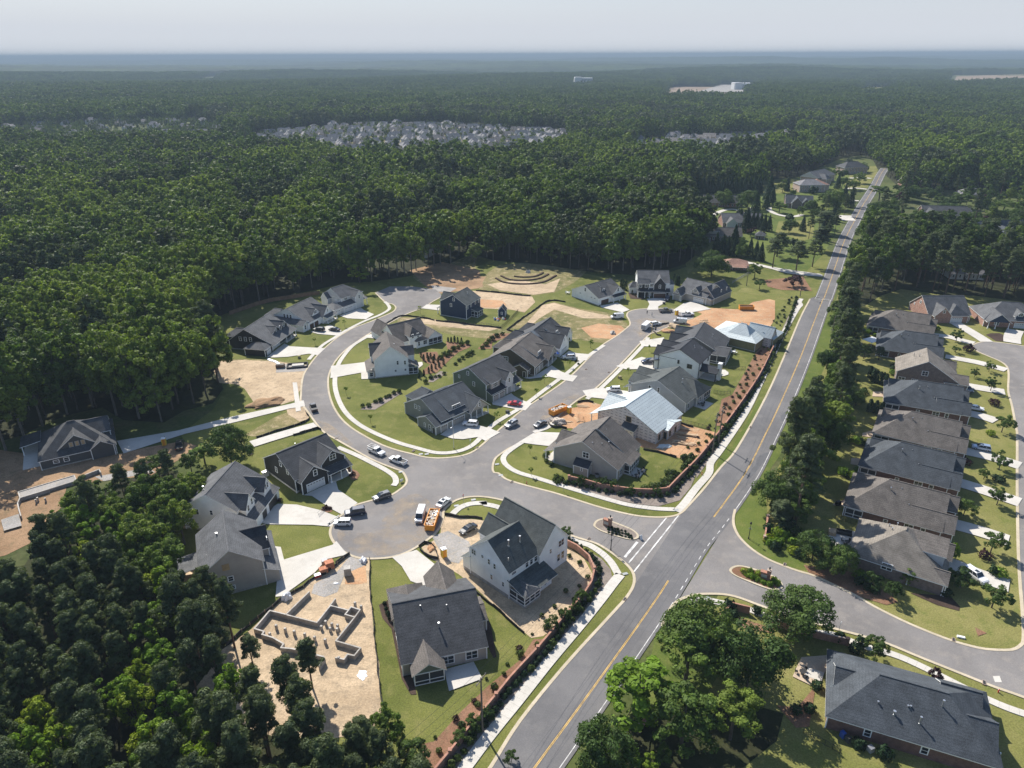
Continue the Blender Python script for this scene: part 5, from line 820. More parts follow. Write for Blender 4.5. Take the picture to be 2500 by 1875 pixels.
def car(kind, pos, head, color, name, label, cat, group=None, extra=None, z=0.12):
    L, W_, prof, cab, wr = SPEC[kind]; P_ = paint(color, CP[color], metal=0.4 if color in ('silver', 'grey', 'blue_silver') else 0.0)
    root = empty(name, (pos[0], pos[1], z), head, label, cat, group)
    b = MB(); loft(b, [xsec(x*L, zt, 0.3, W_*(0.93 if abs(x) > .48 else 1)) for x, zt in prof])
    if kind == 'pickup':   # open bed: dark floor inside raised sides
        pass
    x0, x1, x2, x3, zb, zr = cab; wt = W_*0.78; wb = W_*0.93
    def cs(x, z, w2): return [(x, -w2/2, z), (x, w2/2, z)]
    V = [(x0*L, -wb/2, zb), (x0*L, wb/2, zb), (x3*L, wb/2, zb), (x3*L, -wb/2, zb), (x1*L, -wt/2, zr), (x1*L, wt/2, zr), (x2*L, wt/2, zr), (x2*L, -wt/2, zr)]
    # roof panel, slightly crowned, and pillars
    rt = MB(); rt.add([(x1*L-.03, -wt/2-.02, zr), (x1*L-.03, wt/2+.02, zr), (x2*L+.03, wt/2+.02, zr), (x2*L+.03, -wt/2-.02, zr), (x1*L+.1, -wt/2+.1, zr+.05), (x1*L+.1, wt/2-.1, zr+.05), (x2*L-.1, wt/2-.1, zr+.05), (x2*L-.1, -wt/2+.1, zr+.05)], [(0,3,2,1), (4,5,6,7), (0,1,5,4), (1,2,6,5), (2,3,7,6), (3,0,4,7)])
    b.v and b.add(rt.v, rt.f)
    def pillar(p, q, r=.055): b.cyl(p, q, r, n=5)
    for sgn in (-1, 1):
        for a_, c_ in ((0, 4), (3, 7)) if sgn < 0 else ((1, 5), (2, 6)): pillar(V[a_], V[c_])
        y = sgn*1
        for f_ in ((.5,) if kind in ('sedan', 'coupe', 'pickup') else (.36, .66)):
            xb = x0*L+(x3-x0)*L*f_; xt = x1*L+(x2-x1)*L*f_; pillar((xb, sgn*wb/2, zb), (xt, sgn*wt/2, zr), .05)
    body = b.build('body', P_, root)
    g_ = MB(); k = .985
    Vg = [(x0*L+.02, -wb/2*k, zb-.03), (x0*L+.02, wb/2*k, zb-.03), (x3*L-.02, wb/2*k, zb-.03), (x3*L-.02, -wb/2*k, zb-.03), (x1*L+.02, -wt/2*k, zr-.01), (x1*L+.02, wt/2*k, zr-.01), (x2*L-.02, wt/2*k, zr-.01), (x2*L-.02, -wt/2*k, zr-.01)]
    if kind == 'van':
        # only the cab is glazed; the load space is panelled
        pb = MB(); xm = .12*L; pb.add([(x0*L, -W_/2*.98, zb-.1), (x0*L, W_/2*.98, zb-.1), (xm, W_/2*.98, zb-.1), (xm, -W_/2*.98, zb-.1), (x0*L+.03, -wt/2*1.08, zr+.02), (x0*L+.03, wt/2*1.08, zr+.02), (xm, wt/2*1.08, zr+.02), (xm, -wt/2*1.08, zr+.02)], [(0,3,2,1), (4,5,6,7), (0,1,5,4), (1,2,6,5), (2,3,7,6), (3,0,4,7)]); pb.build('cargo_body', P_, root)
    g_.add(Vg, [(0,3,2,1), (4,5,6,7), (0,1,5,4), (1,2,6,5), (2,3,7,6), (3,0,4,7)]); g_.build('windows', M['glass'], root)
    for sx in (-.31, .31):
        for sy in (-1, 1):
            wmb = MB(); cx, cy_ = sx*L, sy*(W_/2-.12); wmb.cyl((cx, cy_-.12, wr), (cx, cy_+.12, wr), wr, n=16); o = wmb.build('wheel', M['tyre'], root)
            rm = MB(); rm.cyl((cx, cy_+sy*.115, wr), (cx, cy_+sy*.135, wr), wr*.6, n=12); rm.build('rim', M['rim'], o)
    for sy in (-1, 1):
        hl = MB(); hl.box((.485*L, sy*W_*.36, .78 if kind in ('sedan', 'coupe') else .88), (.16, .3, .15)); hl.build('headlight', M['whitep'], root)
        tl = MB(); tl.box((-.497*L, sy*W_*.40, .85), (.06, .22, .2)); tl.build('tail_light', M['redpaint'], root)
    gr = MB(); gr.box((.499*L, 0, .6), (.05, W_*.5, .22)); gr.build('grille', M['black'], root)
    if kind == 'pickup':
        bd = MB(); bd.box((-.31*L, 0, 1.055), (.35*L, W_*.80, .03)); bd.build('bed', M['black'], root)
        rl = MB()
        for sy in (-1, 1): rl.box((-.31*L, sy*W_*.455, 1.12), (.37*L, .12, .16))
        rl.box((-.495*L, 0, 1.1), (.07, W_*.86, .18)); rl.build('bed_rail', P_, root)
    if extra: extra(root, L, W_, zr)
    return root
def ladder_rack(root, L, W_, zr):
    m_ = MB()
    for x in (-.47, -.16, .1): 
        m_.box((x*L, 0, zr+.28 if x > -.1 else 1.95), (.05, W_*.9, .05))
        for sy in (-1, 1): m_.box((x*L, sy*W_*.44, 1.5 if x < 0 else zr+.1), (.05, .05, .95 if x < 0 else .35))
    for sy in (-1, 1): m_.seg((-.47*L, sy*W_*.44), (.1*L, sy*W_*.44), .05, 1.93, 1.98)
    m_.build('ladder_rack', M['metal'], root)
def roof_rack(root, L, W_, zr):
    m_ = MB()
    for y in (-.28, .28): m_.seg((-.45*L, y*W_), (.15*L, y*W_), .06, zr+.12, zr+.18)
    for x in (-.4, -.2, 0, .12): m_.box((x*L, 0, zr+.13), (.05, W_*.7, .05))
    m_.build('ladder', M['metal'], root)
def logo_ring(root, L, W_, zr):
    roof_rack(root, L, W_, zr)
    for sy in (-1, 1):
        m_ = MB(); n = 20; x0, z0, y = -.12*L, 1.55, sy*(W_*.455)
        for k in range(n):
            a = 2*PI*k/n; b = 2*PI*(k+1)/n
            for A_ in [(a, b)]: m_.cyl((x0+.38*math.cos(a), y+sy*.02*(1-math.sin(a)), z0+.38*math.sin(a)), (x0+.38*math.cos(b), y+sy*.02*(1-math.sin(b)), z0+.38*math.sin(b)), .045, n=4)
        m_.build('round_emblem', M['black'], root)
def sunroof(root, L, W_, zr):
    m_ = MB(); m_.box((.0, 0, zr+.055), (.85, .8, .03)); m_.build('sunroof', M['glass'], root)
def C_(kind, p, rear, front, color, name, label, cat='car', group='cars parked along the new streets', extra=None, z=0.12):
    a, b = pt(rear), pt(front); return car(kind, pt(p), math.atan2(b.y-a.y, b.x-a.x), color, name, label, cat, group, extra, z)
C_('pickup', '8:735,897', '8:745,935', '8:715,865', 'black', 'pickup_truck', 'black pickup with pale bed cover parked alone on the left bend beside the silt fence', 'pickup')
C_('pickup', '5:1437,365', '5:1380,345', '5:1493,395', 'white', 'work_truck', 'white pickup with metal ladder rack and dark open bed at the kerb', 'pickup', extra=ladder_rack)
C_('pickup', '5:1582,428', '5:1640,448', '5:1528,405', 'white', 'pickup_truck', 'white crew cab pickup nosed up behind the one with the ladder rack', 'pickup')
C_('suv', '5:1473,672', '5:1530,652', '5:1415,690', 'grey', 'parked_suv', 'dark grey crossover with pale hood at the lawn corner of the turning circle', 'car', extra=sunroof)
C_('bigsuv', '5:1292,778', '5:1358,768', '5:1225,788', 'navy', 'parked_suv', 'large black and navy utility vehicle at the cul-de-sac driveway mouth')
C_('boxy', '5:1208,848', '5:1263,848', '5:1152,850', 'white', 'parked_suv', 'boxy white small car just below the large black vehicle')
C_('sedan', '5:1887,712', '5:1850,745', '5:1922,682', 'white', 'parked_sedan', 'white sedan behind the orange dumpster of the near turning circle', extra=sunroof)
C_('van', '5:1734,800', '5:1752,745', '5:1715,862', 'white', 'cargo_van', 'white windowless van side by side with the orange dumpster', 'van')
C_('sedan', '5:2055,890', '5:2108,858', '5:2005,918', 'black', 'parked_sedan', 'black sedan standing on the sandy yard before the tall white house')
C_('suv', 'g:1098,1325', 'g:1190,1330', 'g:1005,1315', 'white', 'parked_suv', 'white crossover on the wide drive of the grey ranch house', z=.2)
C_('suv', 'g:1650,1330', 'g:1720,1292', 'g:1583,1370', 'silver', 'parked_suv', 'silver crossover with sunroof heading down the straight street kerb', extra=sunroof)
C_('sedan', 'g:2040,1325', 'g:2115,1288', 'g:1970,1362', 'grey', 'parked_sedan', 'dark grey sedan across from the silver crossover near the debris heap')
C_('coupe', 'g:1690,1050', 'g:1790,1060', 'g:1595,1038', 'red', 'red_coupe', 'bright red coupe on the drive of the sage green house', z=.2)
C_('suv', 'k:1755,855', 'k:1860,855', 'k:1650,862', 'white', 'parked_suv', 'white crossover on the drive beside the blue parasol', z=.2)
C_('suv', 'h:1090,88', 'h:1185,88', 'h:1000,90', 'white', 'parked_suv', 'white crossover on the pale drive above the wrapped house', z=.2)
C_('suv', 'i:560,812', 'i:655,805', 'i:470,815', 'navy', 'parked_suv', 'dark blue crossover half behind the white black-roofed house', z=.2)
C_('van', 'i:145,205', 'i:240,205', 'i:50,215', 'white', 'work_van', 'white service van with round dark emblem and ladder on its roof at the dry lot', 'van', extra=logo_ring)
C_('suv', 'i:665,300', 'i:605,310', 'i:730,290', 'white', 'parked_suv', 'white estate crossover nosing out behind the enclosed trailer')
C_('van', 'i:995,270', 'i:1090,275', 'i:905,258', 'white', 'work_van', 'white work van with dark open side by the clay mounds', 'van', extra=roof_rack)
C_('pickup', 'i:1095,172', 'i:1010,182', 'i:1178,168', 'white', 'pickup_truck', 'white pickup beside the yellow toilet in the far turning circle', 'pickup')
C_('pickup', 'i:800,122', 'i:740,128', 'i:862,118', 'grey', 'pickup_truck', 'dark pickup stopped at the mouth of the far driveways', 'pickup', extra=roof_rack)
C_('suv', 'j:1252,570', 'j:1285,535', 'j:1222,600', 'navy', 'parked_suv', 'dark blue car in front of the brown garage door of the dark fronted house', z=.2)
C_('suv', 'e:1270,822', 'e:1335,828', 'e:1205,815', 'black', 'parked_suv', 'black car nearest the dark garage doors of the white farmhouse', z=.2)
C_('sedan', 'e:1475,818', 'e:1550,825', 'e:1400,808', 'black', 'parked_sedan', 'black car nearer the street on the white farmhouse drive', z=.2)
C_('suv', 'l:1735,545', 'l:1865,560', 'l:1605,512', 'blue_silver', 'parked_suv', 'silver blue crossover on the drive of the ranch row', 'car', None, extra=sunroof, z=.2)
C_('bigsuv', 'm:1820,1010', 'm:1700,920', 'm:1935,1085', 'white', 'parked_suv', 'large white vehicle with black sunroof beside the street corner brick house', 'car', None, extra=sunroof, z=.2)
C_('sedan', 'n:1580,1585', 'n:1525,1578', 'n:1640,1598', 'white', 'parked_sedan', 'white sedan on the drive right of a slate roofed ranch', 'car', None, z=.2)
C_('suv', 'n:1475,1345', 'n:1440,1320', 'n:1510,1370', 'grey', 'parked_suv', 'grey car shaded by the tall tan roofed brick house', 'car', None, z=.2)
C_('pickup', '4:1215,600', '4:1210,640', '4:1220,565', 'black', 'pickup_truck', 'dark pickup in the wood shade below the long pale driveway', 'pickup', None)
# enclosed trailer
a, b = pt('i:490,375'), pt('i:590,290'); c = pt('i:535,345'); hd = math.atan2(b.y-a.y, b.x-a.x)
t = empty('enclosed_trailer', (c.x, c.y, .12), hd, 'white enclosed trailer with tool boxes on its roof at the street side', 'trailer')
mb = MB(); mb.box((0, 0, 1.45), (6.2, 2.2, 2.0), ty=.96, tx=.98); mb.build('body', M['whitep'], t)
mb = MB(); mb.box((-3.12, 0, 1.4), (.04, 1.9, 1.7)); mb.build('rear_door', M['grey'], t)
for sx in (-.6, .4):
    for sy in (-1, 1): mb = MB(); mb.cyl((sx, sy*.95, .36), (sx, sy*1.15, .36), .36, n=14); mb.build('wheel', M['tyre'], t)
mb = MB(); mb.seg((3.1, 0), (4.2, 0), .12, .45, .57); mb.build('drawbar', M['black'], t)
# skips
def skip(p, r_, f_, label, full=True, L=6.4):
    a, b = pt(r_), pt(f_); c = pt(p); hd = math.atan2(b.y-a.y, b.x-a.x); t = empty('dumpster', (c.x, c.y, .1), hd, label, 'dumpster', 'orange roll-off dumpsters')
    mb = MB(); W2, H = 1.2, 1.75
    V = []
    for w2, z in ((W2*.92, .15), (W2, H), (W2-.1, H), (W2*.92-.1, .3)):
        for x, y in ((-L/2, -w2), (L/2, -w2), (L/2, w2), (-L/2, w2)):
            V.append((x*(1 if z in (.15, H) and w2 != W2-.1 else .975), y, z))
    F = [(0,3,2,1)]+[(i, (i+1) % 4, 4+(i+1) % 4, 4+i) for i in range(4)]+[(4+i, 4+(i+1) % 4, 8+(i+1) % 4, 8+i) for i in range(4)]+[(8+i, 8+(i+1) % 4, 12+(i+1) % 4, 12+i) for i in range(4)]+[(12,13,14,15)]
    mb.add(V, F); mb.build('bin', M['orange'], t)
    rb = MB()
    for k in range(9):
        x = -L/2+.35+k*(L-.7)/8
        for sy in (-1, 1): rb.box((x, sy*(W2*.965+.03), .95), (.1, .1, 1.45))
    for sy in (-1, 1): rb.seg((-L/2, sy*(W2+.03)), (L/2, sy*(W2+.03)), .12, H-.08, H+.05)
    for sx in (-1, 1): rb.seg((sx*(L/2+.02), -W2), (sx*(L/2+.02), W2), .12, H-.08, H+.05)
    rb.build('rib', M['orange'], t)
    if full:
        r2 = random.Random(len(label)); pm = [M['rubble'], M['osb'], M['plastic'], M['wood']]
        q = MB()
        for k in range(90):
            x, y = r2.uniform(-L/2+.4, L/2-.4), r2.uniform(-.95, .95); q.box((x, y, 1.35+r2.uniform(-.1, .35)*(1-abs(x)/L)), (r2.uniform(.2, 1.0), r2.uniform(.1, .5), r2.uniform(.08, .35)), r2.uniform(0, 3), r2.choice([0, 0, 1, 2, 3]))
        q.build('debris_load', pm, t)
    else:
        q = MB(); q.box((0, 0, 1.3), (L*.94, 2.0, .3)); q.build('load', M['black'], t)
skip('5:1812,835', '5:1792,890', '5:1832,772', 'orange dumpster heaped with pale debris beside the white van', L=7)
skip('P:725,1195', 'P:672,1215', 'P:785,1165', 'orange dumpster full of board scraps before the wrapped house')
skip('P:1995,500', 'P:1932,500', 'P:2057,502', 'orange dumpster alone on the red clay slope', False)
def toilet(p, rz, label):
    c = pt(p); t = empty('portable_toilet', (c.x, c.y, .1), rz, label, 'toilet', 'yellow portable toilets')
    mb = MB(); mb.box((0, 0, 1.1), (1.15, 1.15, 2.1)); mb.build('cabin', M['yellowp'], t)
    mb = MB(); mb.box((0, 0, 2.22), (1.2, 1.2, .14)); mb.box((0, 0, 2.34), (.95, .95, .14), tx=.8, ty=.8); mb.build('cabin_roof', M['whitep'], t)
    mb = MB(); mb.box((0, -.585, 1.1), (.75, .03, 1.9)); mb.build('door', M['orange'], t)
    mb = MB(); mb.cyl((.35, .45, 2.2), (.35, .45, 2.7), .05); mb.build('vent_pipe', M['black'], t)
toilet('2:785,232', .5, 'yellow toilet cabin with white top by the excavated corner of the near lot'); toilet('P:800,1200', .6, 'yellow toilet cabin next to the dumpster full of board scraps'); toilet('P:1525,538', .3, 'yellow toilet cabin near the white pickup of the far circle'); toilet('4:1112,585', .3, 'yellow toilet cabin in the shade below the long driveway')
# ---------------------------------------------------------------- walls, fences, street furniture, site clutter
def line_thing(name, label, cat, P, build, step, **k):
    pass
def brick_wall(name, label, s, pier=4.5, h_=1.7):
    L = smooth(pts(s), 4); L = resample(L, pier); o = L[0]
    t = empty(name, (o.x, o.y, 0), 0, label, 'wall'); mb = MB(); cp = MB()
    for a, b in zip(L[:-1], L[1:]):
        a2, b2 = a-o, b-o; mb.seg(a2, b2, .26, 0, h_); cp.seg(a2, b2, .36, h_, h_+.09)
    mb.build('wall_panel', M['b_wall'], t); cp.build('coping', M['b_wall'], t)
    for p in L[::3]:
        m2 = MB(); q = p-o; m2.box((q.x, q.y, (h_+.2)/2), (.55, .55, h_+.2)); m2.box((q.x, q.y, h_+.25), (.66, .66, .12)); m2.build('pier', M['b_wall'], t)
brick_wall('brick_wall', 'long orange brick wall along the main road below the entrance', '2:1575,140 1650,175 1720,220 1770,275 1800,350 1795,400 1740,505 1580,690 1425,878 1250,1065 1092,1262 950,1432 860,1550 740,1690 640,1830')
brick_wall('brick_wall', 'long orange brick wall along the main road above the entrance', 'h:490,1300 700,1345 950,1412 1200,1450 1450,1475 1810,1465 1950,1320 2212,1060 Q:120,1390 250,1220 420,968 520,765')
brick_wall('garden_brick_wall', 'brick garden wall curving round the corner under the big oaks', '3:440,665 540,572 640,622 730,665', h_=1.8)
brick_wall('garden_brick_wall', 'brick garden wall in the shade between the round tree and the blue roofed house', '3:800,700 1000,760 1200,810 1400,852', h_=1.6)
brick_wall('garden_brick_wall', 'short brick wall with pale end by the sign lawn east of the road', '7:478,820 470,870 462,930 455,975', 3, h_=1.5)
brick_wall('garden_brick_wall', 'broken brick wall stretch under the roadside trees at bottom', 'W:400,520 450,450 480,400', 4, h_=1.5)
# silt fence: sagging black fabric on stakes
nsf = 0
def silt(s, label, h_=0.75):
    P = resample(smooth(pts(s), 4), 2.0); o = P[0]; t = empty('silt_fence', (o.x, o.y, 0), 0, label, 'fence', 'black silt fences round the building lots')
    mb = MB(); st = MB(); Q = [p+Vector((rnd.uniform(-.18, .18), rnd.uniform(-.18, .18))) for p in P]
    for i, (a, b) in enumerate(zip(Q[:-1], Q[1:])):
        h1 = h_*rnd.uniform(.75, 1.1); mb.seg(a-o, b-o, .12, 0, h1)
        st.box((a.x-o.x+.08, a.y-o.y, .5), (.06, .06, 1.0))
    mb.build('fabric', M['silt'], t); st.build('stake', M['wood'], t)['kind'] = 'stuff'
silt('2:285,250 290,480 310,700 330,900 350,1100 372,1255', 'silt fence between the block foundation lot and the long side lawn')
silt('5:1250,1048 1150,1130 1080,1190 1000,1210 940,1270 820,1335 700,1430 560,1540 1:1500,865', 'silt fence behind the brick pallets, running down to the pines')
silt('6:410,1265 480,1330 600,1420 740,1555 820,1608', 'silt fence between the bare yard of the tall white house and the lawn')
silt('6:240,780 330,798 450,800 520,818', 'silt fence bounding the corner lawn near the black sedan')
silt('6:65,1000 85,975 135,972 160,1000 190,1085 120,1058 75,1015 65,1000', 'closed loop of silt fence round the washout pit')
silt('P:380,640 500,550 560,510 640,452 700,440 780,452', 'silt fence along the upper edge of the weedy lot')
silt('P:170,375 300,386 420,400 550,412', 'silt fence below the retention pond')
silt('P:380,640 440,655 500,660', 'short silt fence at the lower corner of the weedy lot')
silt('8:1180,352 1260,300 1330,268 1420,275 1520,290 1560,302', 'silt fence from the street kerb past the brown hipped roofs')
silt('8:1560,302 1700,315 1830,332 1960,345 2010,350', 'silt fence under the navy house back garden')
silt('P:860,1130 920,1118 1000,1142', 'silt fence in front of the red clay lot')
silt('h:210,520 260,580 400,575 500,605', 'sagging silt fence round the debris heap')
silt('h:1490,872 1700,915 1850,960 2010,1002', 'silt fence across the lawn behind the wrapped house')
silt('h:1930,500 2060,545 2212,590', 'silt fence at the upper edge of the clay lot')
silt('d:150,390 300,340 400,300 550,258 700,210 860,142 830,60 800,15', 'silt fence above the gravel access track')
silt('d:640,355 720,330 850,290 980,255 1030,300', 'silt fence below the gravel access track')
silt('P:1380,640 1395,610 1450,600 1500,590', 'curved silt fence by the clay mounds')
silt('P:1370,650 1390,672 1430,678', 'short silt fence beside the street light')
silt('p:990,108 880,190 870,215', 'silt fence stub at the near turning circle')
# iron fences
def iron(s, label, h_=1.3, step=1.2, mat='black'):
    P = resample(pts(s), step); o = P[0]; t = empty('iron_fence', (o.x, o.y, 0), 0, label, 'fence', 'thin dark garden fences'); mb = MB(); rl = MB()
    for i, p in enumerate(P):
        mb.box((p.x-o.x, p.y-o.y, h_/2), (.07, .07, h_+.1))
    for a, b in zip(P[:-1], P[1:]):
        rl.seg(a-o, b-o, .035, h_-.12, h_-.07); rl.seg(a-o, b-o, .035, .15, .2)
        for k in range(1, 6):
            c = a+(b-a)*k/6-o; rl.box((c.x, c.y, h_/2), (.025, .025, h_-.1))
    mb.build('post', M[mat], t)['kind'] = 'stuff'; rl.build('rail_panel', M[mat], t)
iron('P:1520,1255 1640,1283 1760,1315', 'iron fence between the green back lawn and the red clay lot')
iron('i:1560,885 1740,895 1910,900', 'iron fence across the lawn beside the round concrete pad')
iron('i:1450,1215 1560,1240 1700,1225', 'iron fence across the lawn behind the grey gabled house')
iron('f:1700,500 1880,530 2060,565 2140,500 2212,430 2300,330', 'iron fence round the toy-strewn back garden')
iron('m:-60,190 100,250 240,300', 'iron fence left of the tan roofed corner house')
iron('3:1000,1420 1130,1500 1260,1570', 'iron fence in the shade below the blue hipped roof')
iron('7:960,250 1040,275 1140,300', 'iron fence between two ranch back gardens')
iron('R:1060,1260 1200,1180 1300,1120', 'rail fence curving by the terracotta cottage', mat='grey')
P = resample(pts('e:60,605 250,540 450,470 650,420 900,385 1100,350 1290,325'), 2.4); o = P[0]; t = empty('board_fence', (o.x, o.y, 0), 0, 'brown board fence along the dark wood behind the left row of houses', 'fence')
mb = MB(); ps = MB()
for a, b in zip(P[:-1], P[1:]): mb.seg(a-o, b-o, .06, .05, 1.9)
for p in P: ps.box((p.x-o.x, p.y-o.y, 1), (.14, .14, 2.05))
mb.build('board_panel', M['fence'], t); ps.build('post', M['fence'], t)['kind'] = 'stuff'
# utility poles
def pole(p, h_, label, heads=2, lean=0.0, rz=0.0):
    c = pt(p); t = empty('utility_pole', (c.x, c.y, 0), rz, label, 'utility pole', 'wooden utility poles'); mb = MB(); mb.cyl((0, 0, 0), (lean, 0, h_), .2, .12, 8); mb.build('pole', M['oldwood'], t)
    for k in range(heads):
        z = h_-.5-k*1.3; a = MB(); a.box((lean, 0, z), (.14, 3.0, .16)); cr = a.build('crossarm', M['oldwood'], t)
        for y in (-1.35, -.5, .5, 1.35): i_ = MB(); i_.cyl((lean, y, z+.08), (lean, y, z+.34), .06, .04, 6); i_.build('insulator', M['grey'], cr)
    return Vector((c.x, c.y, h_))
hd = R_(-30)
p1 = pole('2:1045,1410', 12.5, 'tall wooden utility pole nearest the bottom edge by the patio house', 1, 0.0, hd)
p2 = pole('7:108,365', 13.2, 'left one of the pair of wooden utility poles by the red clay lot', 2, 0.0, hd); p3 = pole('7:148,300', 12.0, 'right one of the pair of wooden utility poles by the red clay lot', 2, 0.0, hd)
p4 = pole('Q:905,720', 11, 'wooden utility pole east of the main road among dark shrubs', 1, 0, hd); p5 = pole('Q:338,340', 11, 'wooden utility pole on the lawn by the terracotta cottage', 0); p6 = pole('Q:700,410', 11, 'wooden utility pole at the upper end of the brick wall', 1, 0, hd)
def wire(a, b, sag, label, off=0.0):
    d = (b-a).to_2d().normalized(); n_ = Vector((-d.y, d.x, 0))*off; P = []
    for k in range(21):
        u = k/20; P.append(a.lerp(b, u)+n_-Vector((0, 0, sag*4*u*(1-u)+.3)))
    mb = MB(); mb.tube([tuple(p-P[0]) for p in P], [.022]*21, 4); ob = mb.build('power_line', M['black'], None, fix=False); ob.location = P[0]; tag(ob, label, 'cable', 'overhead wires')
for i, of in enumerate((-1.3, 0, 1.3)):
    e = Vector((-28, 62, 11.5)); wire(p1, e, 1.0, 'thin overhead wire hanging down to the bottom edge from the nearest pole', of); wire(p1, p2, 2.4, 'thin overhead wire between the nearest pole and the pair of poles', of); wire(p2, p6, 2.5, 'thin overhead wire above the long brick wall', of)
# street lamps and signs
def lamp(p, h_, label, arm=1.2, rz=0, col='grey'):
    c = pt(p); t = empty('street_lamp', (c.x, c.y, .05), rz, label, 'street lamp', 'street lamps of the new estate'); mb = MB(); mb.cyl((0, 0, 0), (0, 0, h_), .09, .05, 8); mb.cyl((0, 0, 0), (0, 0, .5), .16, .14, 8); mb.build('pole', M[col], t)
    if arm: mb = MB(); mb.cyl((0, 0, h_-.1), (arm, 0, h_+.15), .04, .04, 6); mb.build('arm', M[col], t); mb = MB(); mb.box((arm+.2, 0, h_+.14), (.6, .26, .12)); mb.build('lamp_head', M[col], t)
    else: mb = MB(); mb.cyl((0, 0, h_), (0, 0, h_+.1), .12, .26, 8); mb.cyl((0, 0, h_+.1), (0, 0, h_+.55), .26, .16, 8); mb.cyl((0, 0, h_+.55), (0, 0, h_+.7), .2, .03, 8); mb.build('lantern', M['black'], t)
lamp('5:1958,332', 7.3, 'pale slim street lamp on the corner lawn of the grey ranch house', 0.9, -2.0, 'metal'); lamp('P:1355,700', 6.5, 'street lamp beside the short driveway at the clay lot', .8, 2.6, 'yellowp')
lamp('6:1357,1020', 4.2, 'black double-armed lamp post by the crosswalk island', 0, 0, 'black'); lamp('7:352,942', 4.2, 'black lamp post on the verge east of the main road', 0, 0, 'black')
def sign(p, h_, label, kind='stop', rz=0):
    c = pt(p); t = empty('road_sign' if kind != 'stop' else 'stop_sign', (c.x, c.y, .05), rz, label, 'sign'); mb = MB(); mb.box((0, 0, h_/2), (.06, .06, h_)); mb.build('post', M['black' if kind == 'street' else 'grey'], t)
    if kind == 'stop':
        mb = MB(); n = 8; V = [(.04, .38*math.cos(2*PI*(k+.5)/n), h_-.1+.38*math.sin(2*PI*(k+.5)/n)) for k in range(n)]; W2 = [(.07, y, z) for x, y, z in V]
        mb.add(V+W2, [tuple(range(n)), tuple(range(n, 2*n))[::-1]]+[(k, (k+1) % n, n+(k+1) % n, n+k) for k in range(n)]); pl_ = mb.build('sign_plate', M['redpaint'], t)
        tx = bpy.data.curves.new('sign_text', 'FONT'); tx.body = 'STOP'; tx.size = .27; tx.align_x = 'CENTER'; tx.align_y = 'CENTER'; tx.extrude = .004
        tq = bpy.data.objects.new('tmp', tx); me = bpy.data.meshes.new_from_object(tq); bpy.data.objects.remove(tq); to = bpy.data.objects.new('lettering', me); COL.objects.link(to); me.materials.append(M['whitep']); to.parent = pl_; to.location = (.078, 0, h_-.1); to.rotation_euler = (PI/2, 0, PI/2)
    elif kind == 'street':
        for z, r in ((h_, 0), (h_-.18, PI/2)): mb = MB(); mb.box((0, 0, z), (.9, .03, .16), r); mb.build('name_plate', M['grey'], t)
    else: mb = MB(); mb.box((.04, 0, h_-.3), (.03, .5, .65)); mb.build('sign_plate', M['whitep'], t)
sign('6:365,705', 2.6, 'red stop sign facing the near turning circle', 'stop', PI*.9); sign('6:1360,1015', 2.8, 'black street name sign by the crosswalk', 'street', .4); sign('7:355,935', 2.8, 'black street name sign on the verge east of the road', 'street', .9)
sign('6:1040,625', 2.2, 'speed sign on the strip by the entrance road', 'plate', -1.0); sign('6:410,315', 2.4, 'small road sign near the corner of the grey ranch lawn', 'plate', -.6); sign('3:1238,735', 2.4, 'thin road sign beside the side street kerb', 'plate', -.8); sign('6:630,745', 2.0, 'thin post sign on the lawn left of the tall white house', 'plate', 0)
def hydrant(p, label):
    c = pt(p); t = empty('fire_hydrant', (c.x, c.y, .05), 0, label, 'hydrant', 'fire hydrants'); mb = MB(); mb.cyl((0, 0, 0), (0, 0, .62), .13, .12, 10); mb.cyl((0, 0, .62), (0, 0, .78), .14, .05, 10); mb.build('barrel', M['redpaint'], t); mb = MB(); mb.cyl((0, -.24, .45), (0, .24, .45), .06, n=8); mb.build('outlet', M['whitep'], t)
hydrant('V:2038,735', 'red and white hydrant on the strip by the side street'); hydrant('6:790,572', 'small dark red hydrant on the strip by the entrance road'); hydrant('7:38,510', 'small red hydrant by the footpath at the main road')
# drains in the kerb
for s in ('6:690,560', '6:1210,945', '6:1452,1352', '7:365,190', 'V:1942,672', 'V:1735,382', '3:872,288', '5:1685,350', 'Q:605,802', 'P:915,905', 'P:1068,925', 'g:1190,1625', 'd:1225,392', 'N:613,1110'):
    c = pt(s); mb = MB(); mb.box((0, 0, .1), (1.1, .6, .18)); mb.box((0, 0, .2), (.9, .42, .03), mi=1); ob = mb.build('drain_inlet', [M['b_wall'], M['black']], None); ob.location = (c.x, c.y, .04); ob.rotation_euler.z = math.atan2(1.6, .9); tag(ob, 'small rusty brown drain inlet set in a kerb', 'drain', 'kerb drain inlets')
# tactile plates / crossing ramps
for s in ('5:1775,372', '5:1735,372', '6:590,440', '6:615,515', '5:1600,492', '5:2090,680', '5:1975,720', '6:1800,750', '6:1455,1180', '3:350,512'):
    c = pt(s); mb = MB(); mb.box((0, 0, .09), (1.2, .7, .19)); ob = mb.build('ramp_plate', M['grey'], None); ob.location = (c.x, c.y, 0); ob.rotation_euler.z = .3; tag(ob, 'grey studded ramp plate at a footpath crossing', 'ramp plate', 'ramp plates at the corners')
